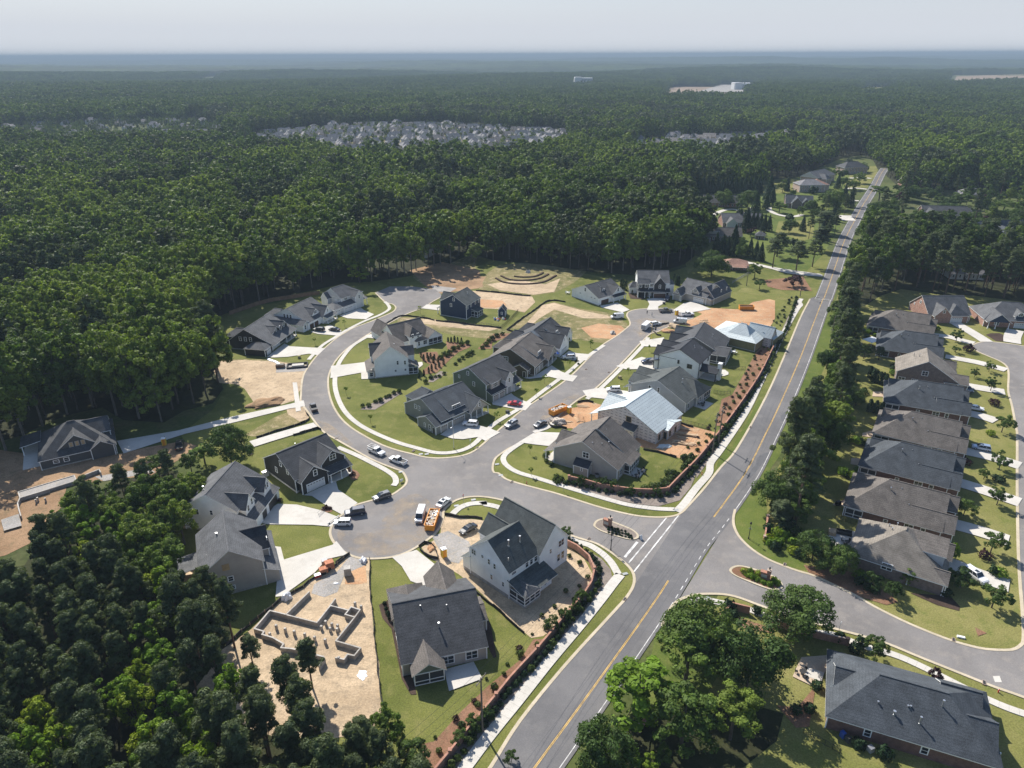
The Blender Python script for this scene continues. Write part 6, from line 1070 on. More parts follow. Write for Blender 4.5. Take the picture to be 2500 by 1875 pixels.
# entrance monuments on the islands
def monument(p, rz, label):
    c = pt(p); t = empty('entrance_monument', (c.x, c.y, .15), rz, label, 'monument'); mb = MB(); mb.box((0, 0, .9), (2.0, .8, 1.8)); mb.box((0, 0, 1.86), (2.2, 1.0, .14)); mb.build('brick_base', M['b_wall'], t)
    mb = MB(); mb.box((.65, 0, 2.2), (.8, .8, .8)); mb.box((.65, 0, 2.64), (.95, .95, .1)); mb.build('pier', M['b_wall'], t)
    l_ = MB(); l_.cyl((.65, 0, 2.65), (.65, 0, 2.95), .05, n=6); l_.cyl((.65, 0, 2.95), (.65, 0, 3.35), .2, .14, 6); l_.cyl((.65, 0, 3.35), (.65, 0, 3.5), .2, .02, 6); l_.build('lantern', M['black'], t)
    mb = MB(); mb.box((-.2, -.42, 1.0), (1.2, .05, .8)); mb.build('name_stone', M['conc'], t)
monument('6:1335,858', -.6, 'brick entrance sign with black lantern on the gravel island'); monument('3:738,385', -.5, 'brick entrance sign with black lantern on the planted island')
# a-frame notice
c = pt('6:1558,945'); t = empty('a_frame_sign', (c.x, c.y, .1), .5, 'white a-frame notice standing on the road by the stop line', 'sign')
for s_ in (-1, 1): mb = MB(); mb.add([(-.35, s_*.4, 0), (.35, s_*.4, 0), (.35, s_*.05, 1.1), (-.35, s_*.05, 1.1), (-.35, s_*.4+.03, 0), (.35, s_*.4+.03, 0), (.35, s_*.05+.03, 1.1), (-.35, s_*.05+.03, 1.1)], [(0,1,2,3), (4,5,6,7), (0,1,5,4), (1,2,6,5), (2,3,7,6), (3,0,4,7)]); mb.build('board', M['whitep'], t)
# block foundation of the lot below the turning circle
def found(O, ang, lines, piers, label, name, floor=None, hh=1.2):
    t = empty(name, (O[0], O[1], 0), R_(ang), label, 'foundation'); mb = MB(); k = 0
    for L in lines:
        for a, b in zip(L[:-1], L[1:]):
            k += 1; d = Vector((b[0]-a[0], b[1]-a[1])).normalized()*.1; mb.seg((a[0]-d.x, a[1]-d.y), (b[0]+d.x, b[1]+d.y), .24+.003*k, 0, hh+.004*k)
    mb.build('block_wall', M['block'], t)
    for u, v, h_ in piers: m2 = MB(); m2.box((u, v, h_/2), (.42, .42, h_)); m2.build('pier', M['block'], t)
    if floor:
        m2 = MB(); m2.prism(floor, 0, .95); m2.build('gravel_floor', M['gravel'], t)
found((-39.51, 109.44), 162.6, [[(7.5, -.5), (6.65, -7.9)], [(.2, -7.6), (.2, -5.6)], [(7.5, -.5), (.2, -.4), (.1, -5.5), (-4.2, -5.4), (-4.1, -4.1), (-6.4, -4.0)], [(-4.2, -5.4), (-4.2, -6.4), (-6.4, -6.2), (-6.4, -4), (-6.0, 2.9), (-11.5, 3.1), (-11.3, 5.2), (-9.9, 5.3), (-9.9, 6.6), (-8.2, 6.7)], [(7.5, -.5), (11.3, -.5), (11.2, 4.8), (8.9, 4.9), (8.8, 5.7), (6.3, 5.8), (3.3, 6.6), (3.2, 7.6), (1, 7.2), (-5.8, 7.2), (-6.3, 7.6), (-6.3, 9.4)]],
      [(7.66, 2.7, 1.3), (5.4, 2.95, 1.3), (3.3, 3.0, 1.3), (.9, 3.0, 1.3), (-1.45, 3.2, 1.3), (-3.8, 3.2, 1.3), (7.9, 4.6, .9), (-1.06, .1, 1.1), (-1.2, -1.3, 1.2), (-3.0, 0, 1.1), (-2.7, -1.2, 1.1), (-4.4, -.25, 1.1), (-4.0, -1.2, 1.1), (-8.7, 6.5, 1.4), (-4.6, -7.4, 1.7), (-6.3, -6.9, 1.7)], 'open concrete block foundation with rows of square piers on the sandy lot', 'block_foundation')
c = pt('o:150,790'); b = pt('o:515,680'); found((c.x, c.y), math.degrees(math.atan2(b.y-c.y, b.x-c.x)), [[(0, 0), (13, 0), (13, -3.4)], [(0, 0), (0, -3.6), (6.5, -3.6)], [(0, -3.6), (-.8, -6), (-.9, -9), (-.9, -13)], [(14, -2), (19, -1), (19, -3)]], [(3.5, -6.4, 1.2), (3, -7.2, 1.2), (5, -8, 1.2)], 'low block foundation with grey slab half hidden by the bright trees at left', 'block_foundation', [(0, -.2), (12.9, -.2), (12.9, -3.3), (0, -3.5)], 1.1)
mb = MB(); c = pt('4:10,1110'); ob = sheets('foundation_slab', [pts('4:10,1100 130,1060 150,1140 30,1175')], .5, M['gravel'])
# pallets and heaps
def pallet(p, d, rz, mat, label, name='brick_pallet', cat='pallet', cap=None):
    c = pt(p); t = empty(name, (c.x, c.y, .1), rz, label, cat); mb = MB(); mb.box((0, 0, .12+d[2]/2), d); mb.build('stack', M[mat], t); mb = MB()
    for y in (-.4, 0, .4): mb.box((0, y*d[1], .06), (d[0]+.05, .1, .12))
    mb.build('pallet_base', M['wood'], t)
    if cap: mb = MB(); mb.box((0, 0, .13+d[2]+.04), (d[0]*1.01, d[1]*1.01, .08)); mb.build('cover', M[cap], t)
pallet('5:1120,1140', (1.9, 1.5, 1.7), .5, 'brickpal', 'tall orange brick stack nearest the drive among the pallets'); pallet('5:1080,1172', (1.8, 1.3, 1.2), .5, 'brickpal', 'lower orange brick stack in front of the tall one'); pallet('5:1088,1118', (1.3, 1.2, 1.2), .4, 'rubble', 'grey covered stack behind the orange brick ones', cap='grey')
pallet('5:1243,1185', (1.5, 1.4, 1.9), .2, 'block', 'lone stack of grey concrete blocks on orange sand', 'block_stack'); pallet('5:1040,1200', (1.4, .9, .5), .5, 'redpaint', 'low red wrapped bundle beside the brick stacks', 'wrapped_bundle', 'bundle', 'plastic')
def blob(p, r, h_, mat, label, name, cat, n=10, seed=1, zs=.1):
    c = pt(p); r2 = random.Random(seed); bm = bmesh.new(); bmesh.ops.create_icosphere(bm, subdivisions=3, radius=1)
    for v in bm.verts:
        k = 1+.28*math.sin(v.co.x*4+seed)*math.cos(v.co.y*5+seed*2)+r2.uniform(-.07, .07); v.co = Vector((v.co.x*r[0]*k, v.co.y*r[1]*k, max(-.02, v.co.z)*h_*k))
    me = bpy.data.meshes.new(name); bm.to_mesh(me); bm.free(); me.materials.append(M[mat]); o = bpy.data.objects.new(name, me); COL.objects.link(o); o.location = (c.x, c.y, zs); o.rotation_euler.z = seed; return tag(o, label, cat)
blob('5:1345,1095', (1.1, .8), .9, 'plastic', 'white plastic wrapped bundle at the turning circle kerb', 'wrapped_bundle', 'bundle', seed=2); blob('5:832,1345', (1.1, .9), 1.3, 'plastic', 'crumpled white plastic wrapped load by the silt fence corner', 'wrapped_bundle', 'bundle', seed=4)
blob('2:235,1035', (.9, 1.1), .08, 'plastic', 'flat white spill on the sand below the foundation', 'lime_spill', 'spill', seed=7); blob('5:1165,1245', (.6, .35), .15, 'plastic', 'small white sheet on the grey gravel', 'plastic_sheet', 'sheet', seed=3)
blob('P:860,1230', (3.5, 1.6), .5, 'red', 'low red soil heap between the dumpster and the pit', 'soil_heap', 'heap', seed=5); blob('P:730,1262', (2.6, 1.8), 1.2, 'rubble', 'grey debris heap by the dark grey sedan', 'debris_heap', 'heap', seed=6)
blob('P:1500,618', (3.0, 1.8), 1.2, 'tan', 'pale sand mound by the white work van', 'sand_mound', 'heap', seed=8); blob('P:1480,650', (3.6, 2.0), .9, 'red', 'red clay mound inside the curved silt fence', 'clay_mound', 'heap', seed=9)
blob('4:1800,305', (6, 3.5), 1.0, 'brown', 'brushwood and soil heap on the sandy left lot', 'brush_heap', 'heap', seed=10); blob('P:1095,662', (1.6, 1.1), 1.1, 'block', 'dark grey block pile on the dry lot', 'block_pile', 'heap', seed=11); blob('Y:1745,1030', (1.4, 1.2), 1.5, 'conc', 'pale round concrete outlet in the pond', 'pond_outlet', 'outlet', seed=12, zs=0)
blob('6:150,1005', (1.6, 1.0), .35, 'red', 'orange soil in the washout pit', 'soil_heap', 'heap', seed=14); blob('e:650,1230', (4.5, .7), .25, 'plastic', 'long white plastic sheet at the sandy lot edge', 'plastic_sheet', 'sheet', seed=15)
# formwork and bin on the left lot
c = pt('e:975,1295'); t = empty('formwork_pit', (c.x, c.y, .1), .2, 'black edged pit with a pale slab beside the road', 'pit'); mb = MB()
for a, b in (((-3.6, -2), (3.6, -2)), ((3.6, -2), (3.6, 2)), ((3.6, 2), (-3.6, 2)), ((-3.6, 2), (-3.6, -2))): mb.seg(a, b, .4, 0, .55+abs(a[0]-b[0])*.002)
mb.build('rim_board', M['silt'], t); mb = MB(); mb.box((.2, .1, .3), (4.2, 2, .6)); mb.build('slab', M['conc'], t)
c = pt('e:745,1312'); ob = MB(); ob.box((0, 0, .6), (3.0, 1.8, 1.2)); ob.box((0, 0, 1.22), (2.7, 1.5, .1), mi=1); q = ob.build('rubbish_crate', [M['fence'], M['black']], None); q.location = (c.x, c.y, .1); q.rotation_euler.z = .1; tag(q, 'low dark crate left of the black edged pit', 'crate')
# lumber behind the wrapped house and round the sites
def lumber(p, L, n, rz, label, mat='wood'):
    c = pt(p); t = empty('lumber_pile', (c.x, c.y, .12), rz, label, 'lumber', 'lumber piles on the clay lots'); r2 = random.Random(n+int(L*10)); mb = MB()
    for k in range(n): mb.box((r2.uniform(-.4, .4), r2.uniform(-.7, .7), .1+.14*(k//4)), (L*r2.uniform(.6, 1), .2, .12), r2.uniform(-.12, .12))
    mb.build('timber', M[mat], t)
for i, (p, L, n, rz) in enumerate([('h:2040,590', 5, 6, -.5), ('h:2080,680', 7, 14, -.35), ('h:2060,800', 7, 12, -.3), ('h:2030,720', 4, 5, -.5), ('h:665,290', 5, 3, -.3), ('h:470,505', 4, 3, -.2), ('i:2070,475', 5, 8, .9), ('i:1310,265', 5, 6, .1), ('i:1330,240', 4, 5, .2), ('6:150,1000', 4, 3, -1.0)]):
    lumber(p, L, n, rz, ['pale board scatter nearest the fence of the clay lot', 'largest pale lumber pile behind the wrapped house', 'lumber pile at the wall end of the clay lot', 'few loose boards in the clay lot shade', 'white beams lying by the clay lot kerb', 'thin boards beside the red soil', 'short light boards right of the unfinished hip house', 'boards at the foot of the pale underlay roof', 'planks on the gravel by the work van', 'planks across the washout pit'][i])
blob('h:1785,835', (2.2, 1.2), .5, 'under', 'green and white sheet heap at the corner of the wrapped house', 'tarp_heap', 'heap', seed=16)
# transformer boxes, bins, air conditioners
def box_thing(name, cat, p, d, rz, mat, label, lid=None, z=.05, group=None):
    c = pt(p); t = empty(name, (c.x, c.y, z), rz, label, cat, group); mb = MB(); mb.box((0, 0, d[2]/2), d, tx=.94, ty=.94); mb.build('housing', M[mat], t)
    mb = MB(); mb.box((0, 0, d[2]+.03), (d[0]*.98, d[1]*.98, .07)); mb.build('lid', M[lid or mat], t); return t
box_thing('utility_cabinet', 'cabinet', 'g:1600,1155', (1.1, 1.0, .9), .5, 'r_green', 'dark green transformer box in its mulch ring by the street', 'black'); box_thing('utility_cabinet', 'cabinet', 'j:670,1530', (1.1, 1, .9), .5, 'sheathgreen', 'small green transformer box on the right-hand front lawn'); box_thing('utility_cabinet', 'cabinet', 'j:1210,615', (.9, .9, .8), .4, 'black', 'dark transformer box at the far circle lawn')
box_thing('utility_cabinet', 'cabinet', 'e:1000,1185', (1.1, 1, .9), .3, 'sheathgreen', 'green transformer box on the lawn tip near the plastic sheet')
box_thing('wheeled_bin', 'bin', 'V:985,1035', (.7, .8, 1.1), .4, 'bluep', 'blue wheeled bin at the shaded brick wall', 'bluep'); box_thing('wheeled_bin', 'bin', 'V:1020,1065', (.7, .8, 1.1), .4, 'r_green', 'dark green wheeled bin next to the blue one', 'black'); box_thing('air_conditioner', 'air conditioner', 'V:1172,1130', (.9, .9, .9), .4, 'grey', 'grey air conditioner box at the shaded brick wall', 'rim')
box_thing('air_conditioner', 'air conditioner', 'h:870,1240', (.9, .9, .9), .2, 'grey', 'grey air conditioner behind the corner house', 'black'); box_thing('air_conditioner', 'air conditioner', 'd:270,900', (1.6, 1.0, 1.5), .8, 'grey', 'pale grey boxes at the back corner of the black gabled house', 'rim')
box_thing('storage_box', 'box', 'V:1785,365', (1.4, .5, .25), -.35, 'whitep', 'white flat utility cover on the lawn by the kerb')
# blue parasol, patio sets
def parasol(p, r, mat, label):
    c = pt(p); t = empty('parasol', (c.x, c.y, .1), 0, label, 'parasol'); mb = MB(); mb.cyl((0, 0, 0), (0, 0, 2.4), .03, n=6); mb.build('pole', M['grey'], t); mb = MB(); mb.cyl((0, 0, 1.9), (0, 0, 2.5), r, .05, 8); mb.build('canopy', M[mat], t)
parasol('k:1525,840', 1.4, 'bluep', 'dark blue closed-in parasol by the white gable wall')
def patio_set(p, rz, label, tab='black', chairs=4, group='garden furniture sets', r=.6):
    c = pt(p); t = empty('patio_table', (c.x, c.y, .2), rz, label, 'table', group); mb = MB(); mb.cyl((0, 0, .68), (0, 0, .74), r, n=16); mb.build('table_top', M[tab], t); mb = MB(); mb.cyl((0, 0, 0), (0, 0, .68), .06, n=6); mb.cyl((0, 0, 0), (0, 0, .05), .3, n=8); mb.build('leg', M['black'], t)
    for k in range(chairs):
        a = 2*PI*k/chairs+.5+rz; q = empty('garden_chair', (c.x+math.cos(a)*(r+.45), c.y+math.sin(a)*(r+.45), .2), a+PI, label.split(' table')[0]+' chair beside its table', 'chair', 'garden chairs')
        m1 = MB(); m1.box((0, 0, .42), (.5, .5, .06)); m1.build('seat', M[tab], q); m1 = MB(); m1.box((-.25, 0, .7), (.06, .5, .55)); m1.build('backrest', M[tab], q); 
        for sx in (-1, 1):
            for sy in (-1, 1): m1 = MB(); m1.box((sx*.21, sy*.21, .2), (.05, .05, .4)); m1.build('leg', M['black'], q)
patio_set('h:1400,1250', .3, 'black round table on the corner house patio', 'black', 3); patio_set('h:1480,1180', .6, 'dark table nearest the lawn of the corner house', 'black', 3); patio_set('i:1290,1385', .2, 'small dark table on the grey gabled house patio', 'black', 3); patio_set('i:1720,680', .4, 'white table at the charcoal house', 'whitep', 5)
patio_set('3:1290,150', .2, 'dark table on the concrete patio of the street corner brick house', 'black', 4); patio_set('3:990,1030', .2, 'dark table on the brick patio by the blue hipped roof', 'black', 3); patio_set('j:30,490', .1, 'white round table left of the white garage house', 'whitep', 4)
c = pt('3:1240,95'); t = empty('garden_sofa', (c.x, c.y, .2), -.4, 'pale topped spa box and dark sofa on the patio left of the tan roof', 'sofa'); mb = MB(); mb.box((-1.6, .2, .45), (1.6, 2.0, .9)); mb.build('spa_box', M['tan'], t); mb = MB(); mb.box((1, 1, .35), (3.4, .9, .7)); mb.box((1, 1.45, .6), (3.4, .2, 1.0)); mb.build('sofa', M['black'], t)
c = pt('7:955,715'); t = empty('barbecue', (c.x, c.y, .2), .3, 'covered black barbecue on the small patio of the second ranch', 'barbecue'); mb = MB(); mb.box((0, 0, .55), (1.5, .8, 1.1), tx=.8, ty=.8); mb.build('cover', M['black'], t)
# toys in the navy house garden
TOYC = ['whitep', 'redpaint', 'bluep', 'whitep', 'orange', 'whitep', 'bluep']
for k in range(14):
    c = pt('f:2045,448')+Vector((rnd.uniform(-2.6, 2.4), rnd.uniform(-1.6, 1.8))); m_ = TOYC[k % 7]; mb = MB(); a = .35+.3*rnd.random()
    mb.box((0, 0, a*.5), (a*1.6, a, a)); mb.cyl((0, 0, a), (0, 0, a*1.9), a*.35, a*.2, 8); mb.box((a*.7, 0, a*.9), (a*.3, a*.8, a*.8)); ob = mb.build('garden_toy', M[m_], None); ob.location = (c.x, c.y, .05); ob.rotation_euler.z = rnd.uniform(0, 6); tag(ob, 'bright plastic garden toy in the heap behind the navy house', 'toy', 'plastic garden toys')
# metal canopy behind a ranch
c = pt('n:240,760'); t = empty('metal_canopy', (c.x, c.y, 0), .5, 'white flat metal canopy behind a slate roofed ranch', 'canopy'); mb = MB(); mb.box((0, 0, 2.6), (6, 4.4, .12)); mb.build('canopy_roof', M['whitep'], t)
for sx in (-1, 1):
    for sy in (-1, 1): mb = MB(); mb.box((sx*2.9, sy*2.1, 1.3), (.1, .1, 2.55)); mb.build('post', M['whitep'], t)
# benches of pipes, bike-like rack, kids' goal at driveway, flag pole: small things of the near drives
c = pt('5:1068,775'); t = empty('metal_trolley', (c.x, c.y, .2), 1.2, 'thin metal frame lying on the drive edge by the planted bed', 'frame'); mb = MB()
for a, b in (((-1, 0, .1), (1, 0, .1)), ((-1, .5, .1), (1, .5, .1)), ((-1, 0, .1), (-1, .5, .9)), ((1, 0, .1), (1, .5, .9)), ((-1, .5, .9), (1, .5, .9))): mb.cyl(a, b, .03, n=5)
mb.build('tubes', M['grey'], t)
c = pt('5:1145,822'); t = empty('ramp_board', (c.x, c.y, .2), 1.05, 'long dark board leaning at the drive mouth beside the boxy white car', 'board'); mb = MB(); mb.box((0, 0, .3), (4.2, .22, .12)); mb.build('plank', M['grey'], t); mb = MB(); mb.box((-1.5, 0, .12), (.3, .3, .24)); mb.build('support', M['black'], t)
c = pt('5:1605,560'); t = empty('site_sign', (c.x, c.y, .15), .8, 'tumbled white survey board on the corner strip', 'sign'); mb = MB(); mb.box((0, 0, .5), (1.0, .05, .7)); mb.build('board', M['whitep'], t); mb = MB(); mb.box((0, .1, .4), (.08, .08, 1)); mb.build('post', M['black'], t)
# two people in the far turning circle
def person(p, rz, label, step, shirt='denim'):
    c = pt(p); ob = bpy.data.meshes.new('person'); J = [(0, 0, .95), (0, 0, 1.2), (0, 0, 1.42), (0, 0, 1.52), (.02, 0, 1.66), (0, .2, 1.4), (.08, .26, 1.12), (.2*step, .24, .86), (0, -.2, 1.4), (-.08, -.26, 1.12), (-.16*step, -.24, .88), (0, .1, .9), (.16*step, .11, .5), (.26*step, .11, .07), (.42*step, .11, .04), (0, -.1, .9), (-.1*step, -.11, .5), (-.32*step, -.11, .09), (-.18*step, -.11, .04)]
    E = [(0, 1), (1, 2), (2, 3), (3, 4), (2, 5), (5, 6), (6, 7), (2, 8), (8, 9), (9, 10), (0, 11), (11, 12), (12, 13), (13, 14), (0, 15), (15, 16), (16, 17), (17, 18)]; Rr = [.16, .14, .17, .06, .1, .07, .05, .035, .07, .05, .035, .1, .07, .05, .04, .1, .07, .05, .04]
    ob.from_pydata(J, E, []); o = bpy.data.objects.new('person', ob); COL.objects.link(o); o.location = (c.x, c.y, .1); o.rotation_euler.z = rz; o.modifiers.new('skin', 'SKIN'); o.modifiers.new('sub', 'SUBSURF').levels = 1; o.modifiers['sub'].render_levels = 1
    for i, v in enumerate(ob.skin_vertices[0].data): v.radius = (Rr[i], Rr[i]); v.use_root = (i == 0)
    ob.materials.append(M[shirt]); tag(o, label, 'person', 'people in the far turning circle')
    h_ = MB(); bm = bmesh.new(); bmesh.ops.create_uvsphere(bm, u_segments=10, v_segments=8, radius=.115); me = bpy.data.meshes.new('hair'); bm.to_mesh(me); bm.free(); me.materials.append(M['hair']); q = bpy.data.objects.new('hair', me); COL.objects.link(q); q.parent = o; q.location = (0, 0, 1.72)
person('j:1003,742', 1.0, 'person in dark clothes standing left of the other in the far turning circle', .4); person('j:1062,768', -.6, 'person in dark clothes striding right across the far turning circle', 1.0, 'grey')
# ---------------------------------------------------------------- foliage
def leafmat(name, c0, c1, c2, world=0.03, rj=0.5, trans=0.25, dapple=0.35):
    """c0..c1..c2: leaf colours of different trees; each tree also carries darker and lighter sprays"""
    m, n, b = newmat(name); out = n.nodes['Material Output']
    oi = N(n, 'ShaderNodeObjectInfo'); ge = N(n, 'ShaderNodeNewGeometry')
    nz = N(n, 'ShaderNodeTexNoise'); nz.inputs['Scale'].default_value = world; nz.inputs['Detail'].default_value = 2; n.links.new(ge.outputs['Position'], nz.inputs['Vector'])
    a = N(n, 'ShaderNodeMath', operation='MULTIPLY'); a.inputs[1].default_value = rj; n.links.new(oi.outputs['Random'], a.inputs[0])
    s = N(n, 'ShaderNodeMath', operation='MULTIPLY_ADD'); s.inputs[1].default_value = 1.6*(1-rj); n.links.new(nz.outputs['Fac'], s.inputs[0]); s.inputs[2].default_value = -0.3*(1-rj)
    t = N(n, 'ShaderNodeMath', operation='ADD'); n.links.new(a.outputs[0], t.inputs[0]); n.links.new(s.outputs[0], t.inputs[1])
    r = N(n, 'ShaderNodeValToRGB'); e = r.color_ramp.elements; e[0].position = 0.12; e[0].color = (*c0, 1); e[1].position = 0.95; e[1].color = (*c2, 1); q = e.new(0.5); q.color = (*c1, 1)
    n.links.new(t.outputs[0], r.inputs['Fac'])
    sp, _ = noise_col(n, 0.55, (1-dapple,)*3, (1+dapple,)*3, 'Object', 3, 0.35, 0.65)
    col = mixc(n, r.outputs[0], sp, 1.0, 'MULTIPLY')
    n.links.new(col, b.inputs['Base Color']); b.inputs['Roughness'].default_value = 0.62; b.inputs['Specular IOR Level'].default_value = 0.12
    tr = N(n, 'ShaderNodeBsdfTranslucent'); n.links.new(mixc(n, col, (1.5, 1.6, 0.5), 1.0, 'MULTIPLY'), tr.inputs[0])
    mx = N(n, 'ShaderNodeMixShader'); mx.inputs[0].default_value = trans; n.links.new(b.outputs[0], mx.inputs[1]); n.links.new(tr.outputs[0], mx.inputs[2]); n.links.new(mx.outputs[0], out.inputs[0])
    return m
M['bark'] = plain('bark', (0.07, 0.056, 0.045), 0.9, var=0.3); M['barkpine'] = plain('pine_bark', (0.115, 0.07, 0.05), 0.9, var=0.3); M['barkpale'] = plain('pale_bark', (0.13, 0.115, 0.095), 0.9, var=0.25)
M['lf'] = leafmat('broad_leaves', (0.044, 0.076, 0.017), (0.085, 0.132, 0.023), (0.155, 0.200, 0.032), world=.018, rj=.6)
M['lfp'] = leafmat('pine_needles', (0.058, 0.078, 0.038), (0.078, 0.102, 0.046), (0.100, 0.124, 0.052), trans=0.2)
M['lfb'] = leafmat('light_wood_leaves', (0.085, 0.125, 0.026), (0.130, 0.180, 0.032), (0.19, 0.235, 0.042), world=.018, rj=.6, trans=.3)
M['lfd'] = leafmat('dull_wood_leaves', (0.040, 0.056, 0.026), (0.060, 0.080, 0.034), (0.085, 0.105, 0.042), rj=.7)
M['lfy'] = leafmat('bright_leaves', (0.085, 0.150, 0.016), (0.125, 0.205, 0.018), (0.21, 0.25, 0.022), rj=.8)
M['lfo'] = leafmat('oak_leaves', (0.040, 0.072, 0.018), (0.062, 0.102, 0.024), (0.090, 0.135, 0.028), rj=.7)
M['lfm'] = leafmat('mixed_wood_leaves', (0.036, 0.060, 0.018), (0.072, 0.112, 0.023), (0.125, 0.175, 0.032), world=.011, rj=.35)
M['lfr'] = leafmat('purple_leaves', (0.030, 0.012, 0.014), (0.045, 0.016, 0.02), (0.05, 0.02, 0.02), trans=.1)
M['lfs'] = leafmat('shrub_leaves', (0.030, 0.055, 0.014), (0.055, 0.085, 0.02), (0.09, 0.12, 0.03), rj=.9)
M['lfc'] = leafmat('conifer_leaves', (0.014, 0.032, 0.012), (0.022, 0.045, 0.016), (0.03, 0.06, 0.02), rj=.9, trans=.1)
def leaf_quads(P, Nn, size, rg, asp=1.0):
    n = len(P); Nn = Nn+rg.normal(0, .36, (n, 3)); Nn /= np.linalg.norm(Nn, axis=1)[:, None]+1e-9
    t = np.cross(Nn, rg.normal(0, 1, (n, 3))); t /= np.linalg.norm(t, axis=1)[:, None]+1e-9; b = np.cross(Nn, t)
    s = size*rg.uniform(.6, 1.35, n)[:, None]/2; t = t*s; b = b*s*asp
    return np.stack([P-t-b*.6, P+t*.2-b, P+t+b*.5, P-t*.2+b], 1).reshape(-1, 3)
def np_mesh(name, parts):
    """parts: list of (verts Nx3, verts per face, material)"""
    me = bpy.data.meshes.new(name); V = np.concatenate([p[0] for p in parts]); nf = [len(p[0])//4 if p[1] is None else len(p[1]) for p in parts]
    loops = []; tot = []; mats = []; base = 0
    for k, (v, f, m_) in enumerate(parts):
        if f is None: idx = np.arange(len(v)).reshape(-1, 4)+base
        else: idx = np.array(f)+base
        loops.append(idx.ravel()); tot.append(len(idx)); mats.append(np.full(len(idx), k)); base += len(v)
    L = np.concatenate(loops); n = sum(tot)
    me.vertices.add(len(V)); me.vertices.foreach_set('co', V.astype(np.float32).ravel()); me.loops.add(len(L)); me.loops.foreach_set('vertex_index', L.astype(np.int32))
    me.polygons.add(n); me.polygons.foreach_set('loop_start', (np.arange(n)*4).astype(np.int32)); me.polygons.foreach_set('material_index', np.concatenate(mats).astype(np.int32))
    for p in parts: me.materials.append(p[2])
    me.update(calc_edges=True); return me
def clumps_broad(rg, H, R, nc, cb=0.10, round_=1.0):
    """clump centres over an irregular crown made of a few lobes"""
    cz = H*(cb+(1-cb)*.52); hz = H*(1-cb)*.5; C = []; lob = rg.integers(3, 6)
    Lb = [(0, 0, cz+hz*.18, R*.78, hz*.85)]+[(R*.42*math.cos(a), R*.42*math.sin(a), cz+rg.uniform(-.45, .35)*hz, R*rg.uniform(.5, .68), hz*rg.uniform(.42, .6)) for a in rg.uniform(0, 6.28)+np.arange(lob)*6.28/lob]
    while len(C) < nc:
        l = Lb[rg.integers(len(Lb))]; d = rg.normal(0, 1, 3); d /= np.linalg.norm(d)
        if d[2] < -.55: continue
        k = rg.uniform(.72, 1.0); C.append((l[0]+d[0]*l[3]*k, l[1]+d[1]*l[3]*k, l[2]+d[2]*l[4]*k, d[0], d[1], d[2]))
    return np.array(C)
def crown_pts(C, rc, per, rg, flat=.88):
    n = len(C)*per; c = np.repeat(C, per, 0); d = rg.normal(0, 1, (n, 3)); d /= np.linalg.norm(d, axis=1)[:, None]
    d = d+c[:, 3:]*.55; d[:, 2] += .18; d /= np.linalg.norm(d, axis=1)[:, None]; rr = np.repeat(rg.uniform(.65, 1.2, len(C)), per)*rc
    k = rg.uniform(.55, 1.05, n); P = c[:, :3]+d*(rr*k)[:, None]*np.array([1, 1, flat]); return P, d
def limb_parts(mb, H, R, C, rt, nl, rg, lean=0):
    mb.tube([(0, 0, -.3), (lean*.3, 0, H*.3), (lean*.7, .1, H*.62), (lean, 0, H*.86)], [rt, rt*.78, rt*.45, rt*.12], 7)
    idx = rg.choice(len(C), min(nl, len(C)), replace=False)
    for i in idx:
        c = C[i]; z0 = min(c[2]-.5, H*rg.uniform(.3, .62)); mb.tube([(lean*z0/H, 0, z0), (c[0]*.5+lean*.3, c[1]*.5, (z0+c[2])*.5+.2), (c[0]*.95, c[1]*.95, c[2])], [rt*.36, rt*.22, rt*.06], 5)
def quadize(mb):
    F = [f if len(f) == 4 else (f+(f[-1],)*(4-len(f)) if len(f) < 4 else f[:4]) for f in mb.f if len(f) <= 4]; return np.array(mb.v, float), F
